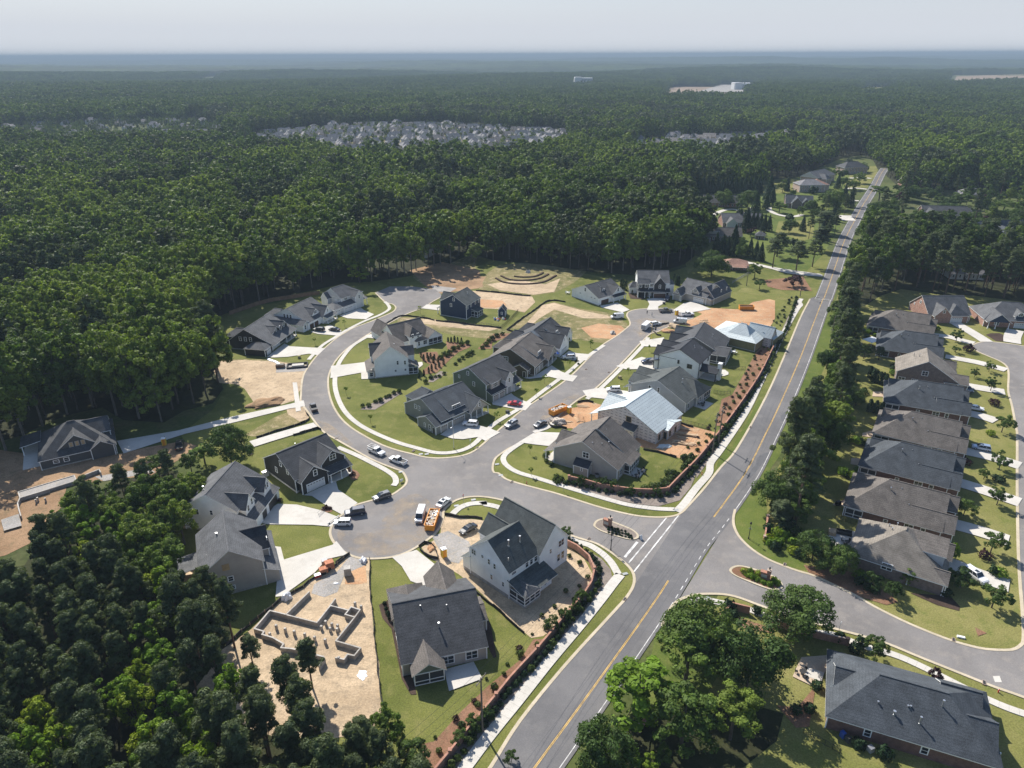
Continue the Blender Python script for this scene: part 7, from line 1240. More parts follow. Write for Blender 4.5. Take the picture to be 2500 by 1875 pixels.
def tree_parts(kind, H, R, leaf, nc, per, rg, nl=9):
    mb = MB()
    if kind == 'broad':
        C = clumps_broad(rg, H, R, nc); P, d = crown_pts(C, R*.27, per, rg); limb_parts(mb, H, R, C, .018*H+.04, nl, rg)
    elif kind == 'tall':   # forest edge tree, long clean trunk
        C = clumps_broad(rg, H, R, nc, .08); P, d = crown_pts(C, R*.25, per, rg); limb_parts(mb, H, R, C, .011*H+.05, nl, rg)
    elif kind == 'pine':
        C = []; 
        for _ in range(nc):
            u = rg.uniform(0, 1)**.8; z = H*(.45+.53*u); rr = R*(1.05-u*.75)*rg.uniform(.25, 1); a = rg.uniform(0, 6.28); C.append((rr*math.cos(a), rr*math.sin(a), z+rg.uniform(-.3, .3), math.cos(a)*.35, math.sin(a)*.35, .6))
        C = np.array(C); P, d = crown_pts(C, R*.27, per, rg, .5); limb_parts(mb, H, R, C, .011*H+.05, nl, rg)
    elif kind == 'cone':
        n = nc*per; u = rg.uniform(0, 1, n)**.75; z = H*(.04+.96*(1-u)); a = rg.uniform(0, 6.28, n); bul = 1+.16*np.sin(a*5+z*2)+rg.uniform(-.12, .1, n); r = R*(u**.85)*bul*np.sqrt(rg.uniform(.55, 1, n)); P = np.stack([r*np.cos(a), r*np.sin(a), z], 1); d = np.stack([np.cos(a), np.sin(a), np.full(n, .4)], 1)
        mb.tube([(0, 0, -.1), (0, 0, H*.8)], [.03*H*.5, .02], 6)
    elif kind == 'column':
        n = nc*per; u = rg.uniform(0, 1, n); z = H*(.03+.97*u); a = rg.uniform(0, 6.28, n); r = R*np.sqrt(np.clip(1-(u*1.02-.25)**2*1.55, 0.02, 1))*(1+.12*np.sin(a*4+z*3))*np.sqrt(rg.uniform(.6, 1, n)); P = np.stack([r*np.cos(a), r*np.sin(a), z], 1); d = np.stack([np.cos(a), np.sin(a), np.full(n, .5)], 1)
        mb.tube([(0, 0, -.1), (0, 0, H*.7)], [.04, .02], 6)
    elif kind == 'bush':
        n = nc*per; d = rg.normal(0, 1, (n, 3)); d /= np.linalg.norm(d, axis=1)[:, None]; d[:, 2] = np.abs(d[:, 2])*1.0-.15; bul = 1+.17*np.sin(d[:, 0]*5+d[:, 1]*4)+rg.uniform(-.12, .12, n); P = d*np.array([R, R, H*.62])*(bul*rg.uniform(.72, 1.03, n))[:, None]; P[:, 2] += H*.34
        mb.tube([(0, 0, -.1), (0, 0, H*.5)], [.05, .02], 5)
        for k in range(3): a = 2.1*k; mb.tube([(0, 0, 0), (R*.4*math.cos(a), R*.4*math.sin(a), H*.5)], [.03, .015], 4)
    elif kind == 'sapling':
        C = clumps_broad(rg, H, R, nc, .4); P, d = crown_pts(C, R*.33, per, rg); limb_parts(mb, H, R, C, .05, 4, rg)
    return P, d, mb, leaf
def proto_obj(name, kind, H, R, leafsize, nc, per, lmat, bmat, seed, nl=9):
    """one tree as Empty > crown, trunk; hidden from nothing: it is placed in the scene like every copy"""
    rg = np.random.default_rng(seed); P, d, mb, _ = tree_parts(kind, H, R, leafsize, nc, per, rg, nl)
    if kind not in ('bush', 'cone', 'column', 'pine'): P[:, 2] = np.maximum(P[:, 2], .3)
    me = np_mesh('crown', [(leaf_quads(P, d, leafsize*(1.5 if kind == 'pine' else 1), rg, .38 if kind == 'pine' else 1.), None, M[lmat])]); tm = bpy.data.meshes.new('trunk'); tm.from_pydata(mb.v, [], mb.f); tm.materials.append(M[bmat]); tm.update()
    return dict(name=name, crown=me, trunk=tm, H=H, R=R)
CROWN = {'shrub': 'foliage'}
def place(pr, x, y, s=1.0, rz=None, label=None, cat='tree', group=None, sz=None):
    o = bpy.data.objects.new(pr['name'], None); COL.objects.link(o); o.location = (x, y, 0); o.rotation_euler.z = rnd.uniform(0, 6.28) if rz is None else rz
    o.scale = (s, s, s*(sz or 1)); o.empty_display_size = .3; tag(o, label, cat, group)
    for nm in ('trunk', 'crown'):
        c = bpy.data.objects.new('foliage' if nm == 'crown' and cat in ('shrub', 'bush', 'hedge') else ('stem' if nm == 'trunk' and cat in ('shrub', 'bush') else nm), pr[nm]); COL.objects.link(c); c.parent = o
    return o
def protos(n, *a, seed=0, **k): return [proto_obj(*a, seed+i, **k) for i in range(n)]
NB = protos(4, 'leafy_tree', 'broad', 15, 4.3, .40, 52, 120, 'lf', 'bark', seed=10)
NY = protos(3, 'maple_tree', 'broad', 14, 3.4, .40, 40, 95, 'lfy', 'bark', seed=20)
NP_ = protos(4, 'pine_tree', 'pine', 18, 3.4, .36, 80, 105, 'lfp', 'barkpine', seed=30)
OB = protos(4, 'oak_tree', 'broad', 12, 6.4, .40, 90, 120, 'lfo', 'bark', seed=40, nl=16)
TB = protos(5, 'wood_tree', 'tall', 26, 6.4, .62, 72, 84, 'lf', 'barkpale', seed=50)
TY = protos(3, 'wood_tree', 'tall', 25, 6.0, .62, 70, 84, 'lfb', 'bark', seed=160)
TP = protos(3, 'pine_tree', 'pine', 25, 4.8, .52, 70, 60, 'lfp', 'barkpine', seed=60)
GB = protos(3, 'garden_tree', 'broad', 8, 3.6, .34, 36, 95, 'lfo', 'bark', seed=70)
GR = protos(2, 'purple_tree', 'broad', 5, 2.4, .3, 26, 80, 'lfr', 'bark', seed=80)
CO = protos(2, 'conifer_tree', 'cone', 8, 2.0, .34, 60, 28, 'lfc', 'bark', seed=90)
CL = protos(2, 'columnar_conifer', 'column', 2.4, .48, .2, 30, 14, 'lfc', 'bark', seed=100)
SH = protos(3, 'shrub', 'bush', 1.1, .62, .2, 24, 11, 'lfs', 'bark', seed=110)
SD = protos(2, 'evergreen_shrub', 'bush', 1.1, .62, .2, 24, 11, 'lfc', 'bark', seed=120)
SRd = protos(2, 'purple_shrub', 'bush', 1.2, .8, .2, 26, 12, 'lfr', 'bark', seed=130)
SY = protos(2, 'clipped_shrub', 'bush', 1.2, .8, .2, 28, 14, 'lfy', 'bark', seed=135)
SA = protos(3, 'young_tree', 'sapling', 3.6, 1.0, .22, 12, 22, 'lfy', 'bark', seed=140)
ST = protos(3, 'street_tree', 'broad', 6, 2.5, .28, 30, 80, 'lfo', 'bark', seed=150)
# ---- planted garden and roadside trees, each from the photo: crown centre, height, crown radius
def T(p, H, R, pr, label, cat='tree', group=None, name=None):
    if p[0] in '7Q' and pr in (OB, NB, GB, NP_): H, R = H*1.12, R*1.15
    q = pt(p, H*.55 if cat == 'tree' else H*.3); P_ = pr[rnd.randrange(len(pr))]; s = R/P_['R']; return place(P_, q.x, q.y, s, None, label, cat, group, (H/P_['H'])/s)
for p, H, R, pr, lb in [
 ('3:300,760', 13, 7.2, OB, 'large dark green oak crown nearest the corner kerb at the lower right'), ('3:650,930', 13, 6.6, OB, 'large oak between the corner tree and the brick patio'), ('W:400,330', 12, 6.2, NY, 'yellow-green spreading tree overhanging the main road verge'), ('W:600,470', 12, 5.6, NB, 'fresh green tree behind the yellow-green roadside one'),
 ('3:975,620', 9, 6.8, OB, 'single broad round tree standing against the side street kerb'), ('W:230,600', 10, 5.2, OB, 'dense dark tree at the bottom edge right beside the main road'), ('W:820,450', 10, 4.4, NB, 'lighter crown below the oaks over bare brown soil'), ('W:620,180', 12, 5.6, NB, 'crown filling the gap between the corner oak and its neighbours'),
 ('3:1500,850', 5.5, 2.3, GB, 'dark rounded magnolia between footpath and blue hipped roof'), ('3:1890,1070', 4.5, 1.7, GR, 'sparse reddish small tree on the footpath lawn'),
 ('W:365,640', 4.5, 1.6, NY, 'yellow-green small tree at the bottom edge under the roadside trees'), ('W:450,655', 4, 1.5, NY, 'second yellow-green small tree at the bottom edge'), ('W:505,620', 4, 1.6, GB, 'dark small tree between the yellow-green pair and the soil'),
 ('7:720,270', 8, 4.3, OB, 'bright topped tree of the hedgerow opposite the utility pole pair'), ('7:780,380', 10, 5.2, NB, 'dark broad tree of the hedgerow below the bright topped one'), ('7:860,130', 6.5, 2.8, GB, 'pale green small tree at the upper hedgerow'), ('7:555,620', 9, 5.0, OB, 'broad round tree above the lamp post verge'), ('7:680,640', 8, 4.2, NB, 'dark tree right beside the round verge tree'), ('7:690,520', 6.5, 3.2, NP_, 'loose pine over the garden fence of the middle ranch'),
 ('7:575,765', 7, 3.0, NP_, 'greyish pine just above the clipped shrubs of the verge'), ('7:800,990', 6.5, 3.9, OB, 'left tree of the two by the patio of the tan roofed house'), ('7:970,1085', 6, 3.5, OB, 'right tree of the two by the patio of the tan roofed house'), ('7:660,740', 7, 3.4, NB, 'shaded tree between verge and ranch gardens'), ('7:1190,1220', 3.2, 2.0, GB, 'low pale green tree under the tan roofed house wall'), ('7:1335,1285', 4, 1.7, GB, 'grey-green magnolia on the lawn below the tan roofed house'),
 ('7:1800,1210', 4, 2.3, GB, 'round tree shading the large white vehicle'), ('7:1820,730', 4, 2.3, GB, 'round tree at the drive end of the second ranch'), ('7:1700,1180', 3, 1.5, GB, 'dark bush tree against the brown brick wall'),
 ('7:1430,1190', 3.5, 1.6, NB, 'dark tree hugging the shaded brick side wall'), ('7:770,560', 7, 3.3, NB, 'deep green tree behind the round verge tree'),
 ('Q:850,1090', 8, 4.6, OB, 'big round dark tree of the upper hedgerow'), ('Q:860,1190', 5.5, 2.6, GB, 'pale tree just under the big round dark one'), ('Q:900,850', 8, 3.6, OB, 'bright green tree on the verge beside the main road'), ('Q:1000,640', 10, 4.6, NP_, 'tall dark pine above the bright verge tree'), ('Q:1090,1080', 6, 3.4, OB, 'garden tree left of the canopy house patio'), ('Q:955,935', 7, 3.0, NB, 'dark tree below the bright verge tree'), ('Q:1040,760', 9, 4.0, NP_, 'dark pine belt tree behind the slate ranch'), ('Q:1010,520', 8, 3.8, NB, 'dark tree behind the taupe ranch garden'), ('Q:960,490', 6, 3.2, OB, 'leafy tree at the top of the verge hedgerow'), ('Q:1240,790', 5, 2.0, NP_, 'grey-green spruce behind the slate ranch'), ('Q:1140,780', 5, 2.2, NB, 'dark tree near the grey-green spruce'), ('Q:1080,640', 9, 3.8, NP_, 'dark pine right of the tallest hedgerow pine'), ('Q:950,590', 7, 3.0, OB, 'verge tree below the pole with one crossarm'),
 ('Q:110,195', 11, 7.2, OB, 'large lone round tree behind the beige dormer house'), ('Q:530,110', 16, 5.6, TP, 'tall leaning pine on the lawn west of the main road'), ('Q:690,130', 16, 5.8, TP, 'tall pine nearest the main road above the purple tree'), ('Q:800,110', 15, 5.2, TP, 'tall pine at the road edge right of the pair'), ('Q:660,300', 6, 4.4, GR, 'large purple-leaved tree under the tall pines'), ('Q:430,330', 4, 2.3, NB, 'dark round bush tree on the lawn left of the purple tree'),
 ('Q:400,225', 8, 3.0, NB, 'small tree by the curved rail fence'),
 ('R:990,495', 12, 7.0, OB, 'left one of two round shade trees on the far lawn'), ('R:1210,500', 13, 8.4, OB, 'right one of two round shade trees on the far lawn'), ('R:420,520', 18, 12, OB, 'huge round tree at the wood edge by the far lawn'), ('R:480,850', 16, 11.5, OB, 'broad massive tree behind the dark fronted house'), ('R:180,860', 15, 9, OB, 'massive dark tree at the wood edge above the pond'), ('R:380,740', 15, 9, OB, 'massive tree behind the broad one at the wood edge'), ('R:600,700', 14, 7, TB, 'upright tree at the wood edge near the brown dormer house'), ('R:780,760', 14, 7, TB, 'upright dark tree left of the brown dormer house'), ('R:740,880', 13, 7, OB, 'dark tree above the lone round one'),
 ('R:1780,560', 9, 5, OB, 'round tree right of the paired front gables'), ('R:1580,745', 8, 5, OB, 'round tree on the west garden lawn'), ('R:1900,700', 14, 8, NP_, 'dark evergreen mass beside the main road'), ('R:1870,850', 14, 7, NP_, 'dark evergreen below the roadside mass'), ('R:1990,500', 14, 8, OB, 'dark round tree at the far road edge'), ('R:1910,480', 12, 6, NB, 'green tree left of the dark far road one'), ('R:1490,570', 8, 5, NB, 'dark tree left of the paired front gables'), ('R:1480,900', 14, 6.5, TP, 'pine on the lawns above the tall leaning one'), ('R:1150,960', 8, 4.4, OB, 'round tree in the conifer row behind the terracotta roof'), ('R:1130,890', 7, 4.4, OB, 'clipped dome tree beside the brick shed'), ('R:1020,890', 7, 4.0, OB, 'dome tree behind the conifer row'), ('R:1230,790', 6, 3.4, GR, 'reddish tree at the end of the conifer screen'), ('R:1700,600', 6, 3.5, NB, 'small dark tree near the garden drive'),
 ('S:1180,440', 12, 9, OB, 'yellow-green mound of trees below the twin gables'), ('S:920,440', 12, 8, NB, 'leafy roadside tree east of the far road'), ('S:900,600', 11, 8, OB, 'roadside tree above the broad bright one'), ('S:820,800', 11, 8, OB, 'broad bright round tree at the road east side'), ('S:1340,430', 7, 5, OB, 'small round tree on the far east lawn'), ('S:1650,500', 12, 8, NB, 'dark round tree below the half hidden house'), ('S:1560,590', 8, 8, OB, 'wide hedge-like tree behind the blue-grey roofs'), ('S:1840,740', 10, 7, OB, 'round tree by the brick garage gable'), ('S:2090,680', 12, 8.4, OB, 'bright grey-green round tree near the right edge'), ('S:1960,740', 12, 5, CO, 'dark cone tree beside the bright round one'), ('S:1900,690', 6, 5, GR, 'round purple tree by the east drive'), ('S:1640,830', 9, 6.5, OB, 'round dark tree above the pine grove'), ('S:1850,505', 6, 4, GR, 'small red-leaved tree at the wood edge'), ('S:950,640', 10, 6, NB, 'dark tree in the east roadside hedge'), ('S:2040,560', 9, 8, NB, 'wide loose tree by the right edge house'), ('S:1300,780', 6, 5, OB, 'round bush tree in the east back garden'), ('S:760,215', 8, 6, OB, 'round lawn tree near the end of the far road'), ('S:735,310', 9, 6, NB, 'dark lawn tree beside the far drives'), ('S:690,370', 8, 5, NB, 'dark lawn tree nearest the far mansion drives'),
 ('4:1540,590', 11, 6.0, OB, 'large rounded tree standing alone left of the black gabled house'), ('4:1370,640', 6, 3.0, NY, 'yellow-green small tree below the alone rounded one'), ('4:1050,700', 7, 3.2, NB, 'spreading small tree at the graded soil edge'), ('4:1280,700', 7, 3.0, GB, 'small tree between the soil edge and the white dormered house'),
 ('Y:1470,920', 9, 3.6, GB, 'small round tree on the slope left of the pond'), ('Y:830,1020', 11, 5.5, NY, 'bright sunlit tree at the wood edge above the grey two-storey house'), ('7:1745,1015', 4.5, 1.2, SY, 'tall golden-topped conifer at the front of the corner brick house'), ('P:160,110', 11, 5, TB, 'upright tree beyond the pond slope')]:
    T(p, H, R, pr, lb)
for i, (p, R) in enumerate([('7:2020,1330', 2.9), ('7:2010,960', 2.7), ('7:2048,650', 2.4), ('7:2062,410', 2.5), ('7:2080,160', 2.8), ('Q:2000,1000', 2.2), ('Q:1985,880', 1.8), ('Q:1885,925', 1.5), ('Q:1765,670', 2.3), ('7:1950,505', 1.8), ('Q:1755,765', 1.6)]):
    T(p, [5.5, 5.5, 5.2, 5.4, 5.8, 5.2, 4.2, 3.4, 5.2, 3, 3][i], R, ST, ['street tree nearest the side street corner', 'street tree left of the purple one', 'street tree across the second ranch drive', 'street tree beside the silver crossover drive', 'largest street tree, above the silver crossover', 'street tree with yellow leaves before the tall tan roof', 'round street tree at the circle lawn', 'small bare-looking street tree on the circle lawn', 'street tree between the two drives at the circle', 'low spreading tree in the rocky front bed', 'small tree in the bed before the turning circle'][i], group='street trees of the ranch row')
for p, R, lb in [('7:1942,1070', 1.5, 'purple-leaved bush tree by the stone ringed bed'), ('7:1812,440', 1.6, 'purple shrub spreading at the front of the third ranch'), ('Q:2008,1145', 1.7, 'purple dome bush under a street tree'), ('Q:1835,785', 2.2, 'broad purple bush beside white rocks'), ('R:1340,830', 1.8, 'reddish bush near the brick shed')]:
    q = pt(p); P_ = SRd[0]; place(P_, q.x, q.y, R/P_['R'], None, lb, 'bush', 'purple garden bushes')
for i, s in enumerate('R:1130,735 R:1165,745 R:1200,752 R:1240,760 R:1275,765 R:1310,775 R:1345,785 R:1385,790 R:915,960 R:970,985 R:1015,1000 R:1065,1015 R:1215,1020 R:1268,1045 R:1312,1060'.split()):
    q = pt(s); P_ = CO[i % 2]; place(P_, q.x, q.y, 1.35, None, 'dark cone-shaped conifer in the screen rows among the west gardens', 'tree', 'conifer screen rows')
for i in range(18):
    a, b = pt('R:590,450'), pt('R:1290,455'); q = a.lerp(b, i/17); P_ = CO[i % 2]; place(P_, q.x, q.y, 1.75, None, 'dark conifer in the long straight row before the far wood', 'tree', 'straight conifer row')
for p, s in (('R:1385,520', 2.6), ('R:1295,450', 2.0), ('R:1550,430', 1.5), ('R:1690,790', 1.3), ('S:530,410', 1.6), ('S:75,430', 1.2)):
    q = pt(p); place(CO[0], q.x, q.y, s, None, ['tall dark spire conifer on the far lawn', 'slimmer spire beside the two round shade trees', 'small cone tree by the pond lawn', 'yellow-green cone tree on the west gardens', 'cone tree beside the pink mansion', 'small cone tree at the far pond'][('R:1385,520', 'R:1295,450', 'R:1550,430', 'R:1690,790', 'S:530,410', 'S:75,430').index(p)])
for i, s in enumerate('Q:1168,960 Q:1190,985 Q:1210,990 Q:1235,1000 Q:1255,1005 Q:1275,1015 Q:1165,1190 Q:1205,1200 Q:1245,1210 i:1,1'.split()[:9]):
    q = pt(s); place(CL[i % 2], q.x, q.y, 1.9, None, 'dark columnar conifer between the ranch back gardens', 'tree', 'columnar conifers of the ranch gardens')
for s in 'R:210,0'.split(): pass
for i, s in enumerate('j:690,420 j:712,430 j:740,445 j:1335,360 j:1360,380 j:1385,385'.split()):
    q = pt(s); place(CL[i % 2], q.x, q.y, 2.0, None, 'slim dark conifer in the small clumps beside the dark fronted house', 'tree', 'conifer clumps of the far circle')
# young trees, each alone on a front lawn
for s, lb in (('8:955,800', 'thin young tree on the lawn inside the road bend'), ('8:1120,990', 'thin young tree lower on the bend lawn'), ('8:945,340', 'young tree on the lawn of the white farmhouse'), ('8:745,460', 'young tree on the lawn of the black farmhouse'), ('6:812,368', 'young tree on the corner house front lawn near the drive'), ('6:822,520', 'young tree on the corner house lawn near the footpath bend'), ('g:1455,1255', 'young tree right of the dark green transformer ring'), ('g:1985,925', 'young tree on the sage green house lawn'), ('k:1765,1015', 'young tree on the lawn by the white crossover'), ('k:1320,1300', 'young tree nearest the bronze house drive'), ('k:2155,660', 'young tree on the white gable-front house lawn'), ('j:310,1155', 'young tree at the edge of the clay patch lawn'), ('j:1030,1195', 'young tree on the narrow lawn above the dark blue crossover'), ('j:775,1490', 'young tree on the lawn with the green transformer'), ('6:90,0', 'young tree by the street silver crossover'), ('f:975,370', 'young tree on the navy house lawn')):
    q = pt(s); place(SA[rnd.randrange(3)], q.x, q.y, rnd.uniform(.8, 1.05), None, lb, 'tree', 'young trees on the new front lawns')
# ---- planting beds and hedges
def S_(p, pr, s, label, cat='shrub', group=None, jit=0):
    q = pt(p) if isinstance(p, str) else p; P_ = pr[rnd.randrange(len(pr))]; return place(P_, q.x+rnd.uniform(-jit, jit), q.y+rnd.uniform(-jit, jit), s*rnd.uniform(.85, 1.15), None, label, cat, group, rnd.uniform(.85, 1.2))
for s in 'f:985,955 f:1020,995 f:1070,962 f:1085,1005 f:1115,965 f:1165,975 f:1150,1025 f:1215,1020 f:1230,1085 f:1290,1050 f:1180,1105 f:1130,1135 f:1090,1165 f:1025,1205 f:960,1235 f:1350,745 f:1392,750 f:1437,750 f:1480,755 f:1530,755'.split(): S_(s, CL, .95, 'dark slim conifer planted in the triangular mulch bed behind the tall white house', 'tree', 'conifers of the mulch bed')
for s in 'f:1530,795 f:1610,780 f:1485,835 f:1250,975 f:1335,945 f:1370,915 f:1425,865 f:1300,925 f:1815,835 f:1860,795 f:1900,750 f:1950,725 f:2010,680 f:2080,650'.split(): S_(s, SH, 1.7, 'fresh green shrub on the mulch strip between the house rows', 'shrub', 'shrubs of the mulch strip')
for s in 'f:1450,1055 f:1500,1005 f:1550,975 f:1600,945 f:1640,925 f:1675,905 f:1120,1245 f:1180,1225 f:1230,1220 f:1295,1185 f:1050,1300 f:200,1625 f:280,1620 f:370,1565 f:440,1555 f:510,1505 f:560,1490 f:620,1450 f:690,1430'.split(): S_(s, SH, 1.35, 'loose green shrub in the short grey mulch rows of the bend lawn', 'shrub', 'shrubs of the grey mulch rows')
wall1 = resample(smooth(pts('2:1575,140 1650,175 1720,220 1770,275 1800,350 1795,400 1740,505 1580,690 1425,878 1250,1065 1092,1262 950,1432 860,1550 740,1690'), 4), 1.6)
wall2 = resample(smooth(pts('h:490,1300 700,1345 950,1412 1200,1450 1450,1475 1810,1465 1950,1320 2212,1060 Q:120,1390 250,1220 420,968 520,765 600,600 660,420'), 4), 1.75)
for w_, nm, inner in ((wall1, 'below', 'lower'), (wall2, 'above', 'upper')):
    o1 = offset(w_, -1.1 if w_ is wall1 else -1.2); o1b = offset(w_, 1.1)
    # street side: the side nearer the main road
    d1 = min((ysm[k]-o1[len(o1)//2]).length for k in range(len(ysm))); d2 = min((ysm[k]-o1b[len(o1b)//2]).length for k in range(len(ysm)))
    st = -1 if d1 < d2 else 1
    for p in offset(w_, st*1.15): S_(p, SD if rnd.random() < .5 else SH, rnd.uniform(.9, 1.35), 'dark shrub on the road side of the brick wall %s the entrance' % nm, 'shrub', 'wall-foot shrubs %s the entrance' % nm, .25)
    for p in offset(w_, -st*rnd.uniform(1.5, 2.2))[::3]: S_(p, SH, rnd.uniform(.6, 1.2), 'small shrub inside the brick wall %s the entrance' % nm, 'shrub', 'garden-side wall shrubs %s the entrance' % nm, .9)
    if w_ is wall1:
        for p in offset(w_, -st*3.8)[14::3]: S_(p, SH if rnd.random() < .6 else SRd, rnd.uniform(.5, .9), 'small shrub on the red mulch strip by the patio house lawn', 'shrub', 'shrubs on the red mulch strip', .8)
    else:
        for p in offset(w_, -st*4.0)[30:-12:2]: S_(p, SH if rnd.random() < .6 else SRd, rnd.uniform(.6, 1.0), 'small shrub on the long mulch strip behind the upper street houses', 'shrub', 'shrubs on the long mulch strip', 1.2)
for s in '2:1715,545 2:1670,610 2:1610,675 2:1515,730 2:1240,1620 2:985,1400 2:900,1490 2:1075,1330 2:1610,100 2:1480,1810'.split()[:9]: S_(s, GB, .40, 'bushy crape myrtle leaning over the brick wall below the entrance', 'tree', 'crape myrtles at the lower brick wall')
for s in 'h:850,1370 h:965,1390 h:1095,1410 h:650,1370 h:1325,1500 h:1685,1510 7:110,290 7:180,210'.split(): S_(s, GB, .33, 'small crape myrtle at the brick wall above the entrance', 'tree', 'crape myrtles at the upper brick wall')
for s in 'h:1720,1420 h:1780,1340 h:1870,1290 h:1900,1220 h:1960,1240 h:2050,1160 h:1800,1400 h:1840,1230 h:2050,1030 h:2140,1000 h:1510,1420 h:1615,1400 h:2110,1080'.split(): S_(s, SH, 1.9, 'grey-green shrub in the corner garden inside the brick wall', 'shrub', 'corner garden shrubs')
for s in 'h:200,940 h:170,980 h:190,1040 h:250,1090 h:300,1300 h:340,1330 h:390,1290 h:440,1340 h:330,1260'.split(): S_(s, SRd if rnd.random() < .5 else SH, 1.3, 'reddish shrub in the small bed beside the corner house', 'shrub', 'reddish corner house shrubs')
for s in '3:760,130 3:780,160 3:830,150 3:880,110 3:930,150 3:930,210 3:970,230 3:810,190 3:1380,390 3:1480,480 3:1440,460 3:1375,420 3:760,60 3:820,90'.split(): S_(s, SY if rnd.random() < .6 else SD, 1.9, 'clipped bright green shrub in the bed by the side street', 'shrub', 'clipped shrubs by the side street')
for s in '3:490,590 3:685,615 3:520,645 3:1245,795 3:1380,835 3:1345,880 3:1960,500 3:950,1290 3:1040,1280 3:1090,1120 3:1370,1520 3:1540,1590 3:1640,1490'.split(): S_(s, SD, 2.0, 'dark rounded shrub around the blue hipped roof house and its wall', 'shrub', 'dark garden shrubs lower right')
for s in '3:600,345 3:625,365 3:655,380 3:690,395 3:730,415 3:770,430 3:800,400 3:820,420 3:700,360 3:640,345'.split(): S_(s, SY, 1.1, 'low bright hedge shrub on the planted island', 'shrub', 'planted island shrubs')
for i in range(22): S_(pt('6:1345,885').lerp(pt('6:1500,925'), (i % 8)/7)+Vector((rnd.uniform(-.2, .2), (i//8-1)*1.1)), SD, .6, 'tiny round shrub in the gravel grid of the island', 'shrub', 'gravel island shrubs')
for s in 'd:1390,800 d:1410,850 d:1450,880 d:1420,900 d:1085,1330 d:1110,1345 d:1060,1350 d:1140,1340 d:465,1240'.split(): S_(s, SRd, .8, 'small dark shrub on the mulch of the black gabled house', 'shrub', 'black gabled house shrubs')
for s in '2:385,555 2:395,590 2:405,620 2:418,655 k:1765,530 k:1770,560 k:855,1350 g:1745,800 2:1710,195 k:1905,890 k:1880,910 k:1930,960 j:820,500 j:860,520 j:900,530'.split(): S_(s, CL if rnd.random() < .4 else SD, .8, 'small dark shrub by a house wall', 'shrub', 'foundation shrubs of the new houses')
# hedgerow along the east verge: dark undergrowth shrubs
for i, p in enumerate(resample(smooth(pts('Q:1010,470 990,600 1000,700 980,860 960,1000 930,1150 900,1300 860,1500 7:760,300 720,440 650,540 620,680 640,800 690,900 760,960'), 5), 6.2)): P_ = (OB+NB+NP_)[i*5 % 12]; R = rnd.uniform(3.2, 5.0); place(P_, p.x+rnd.uniform(-2, 2), p.y, R/P_['R'], None, 'leafy tree in the continuous belt between main road and ranch gardens', 'tree', 'belt trees east of the road', rnd.uniform(.85, 1.25))
hl = resample(smooth(pts('Q:1000,470 960,700 930,900 900,1050 880,1200 820,1400 790,1600 7:660,440 600,560 560,700 560,800 600,900 700,980'), 5), 3.4)
for p in hl: S_(p, SD if rnd.random() < .6 else SH, rnd.uniform(2.2, 3.6), 'tall dark shrub in the hedgerow behind the ranch gardens', 'bush', 'hedgerow shrubs', 1.8)
for s in 'Q:1130,650 Q:1160,660 Q:1190,670 Q:1150,690 Q:1210,690 n:1650,360 n:1690,400 n:1690,440 n:1690,480 n:1440,390 n:1460,430 n:1090,560 n:520,1040 n:530,1090 n:525,1130 7:975,490 7:990,510 7:1010,520 7:1040,525 7:1060,290 7:1085,300 7:1105,305 7:1130,312 7:1090,490 7:1745,470 7:1440,160 7:2000,1180 7:2040,1190 7:2020,545 7:2050,560 7:1985,240'.split(): S_(s, SD if rnd.random() < .5 else SY, 1.8, 'garden shrub beside the ranch row houses', 'shrub', 'ranch row shrubs')
# ---------------------------------------------------------------- woods
def inside(P, X, Y):
    P = np.array([(p[0], p[1]) for p in P]); r = np.zeros(X.shape, bool); j = len(P)-1
    for i in range(len(P)):
        xi, yi, xj, yj = P[i, 0], P[i, 1], P[j, 0], P[j, 1]
        c = ((yi > Y) != (yj > Y)) & (X < (xj-xi)*(Y-yi)/((yj-yi) if yj != yi else 1e-9)+xi); r ^= c; j = i
    return r
def vnoise(X, Y, s, seed):
    g = np.random.default_rng(seed).random((256, 256)); x = X/s; y = Y/s; i = np.floor(x).astype(int); j = np.floor(y).astype(int); fx = x-i; fy = y-j; fx = fx*fx*(3-2*fx); fy = fy*fy*(3-2*fy); i &= 255; j &= 255
    a = g[i, j]; b = g[(i+1) & 255, j]; c = g[i, (j+1) & 255]; d = g[(i+1) & 255, (j+1) & 255]; return (a*(1-fx)+b*fx)*(1-fy)+(c*(1-fx)+d*fx)*fy
def grid(x0, x1, y0, y1, s, seed, jit=.42):
    g = np.random.default_rng(seed); a = np.arange(x0, x1, s); b = np.arange(y0, y1, s*.87); X, Y = np.meshgrid(a, b); X = X+(np.arange(len(b)) % 2)[:, None]*s/2
    X = X.ravel()+g.uniform(-jit, jit, X.size)*s; Y = Y.ravel()+g.uniform(-jit, jit, Y.size)*s; return X, Y
TREELINE = pts('N:-500,1230 -200,1140 0,1078 60,1062 120,1030 180,1010 250,995 300,1026 400,1032 450,1003 520,985 545,950 535,905 485,850 495,790 560,762 650,733 770,708 850,690 905,688 950,682 1000,674 1050,662 1100,643 1150,620 1205,636 1314,645 1450,665 1550,672 1640,655 1690,640 1700,600 1735,590 1720,560 1690,530 1660,500 1650,478 1700,474 1860,464 1860,440 1955,432 2000,410 2060,384 2105,378 2132,392 2142,412 2158,424 2200,462 2260,470 2330,462 2420,478 2500,470 2700,480')
FOREST = TREELINE+[Vector((2600, 900)), Vector((5200, 6000)), Vector((-5200, 6000)), Vector((-900, 300))]
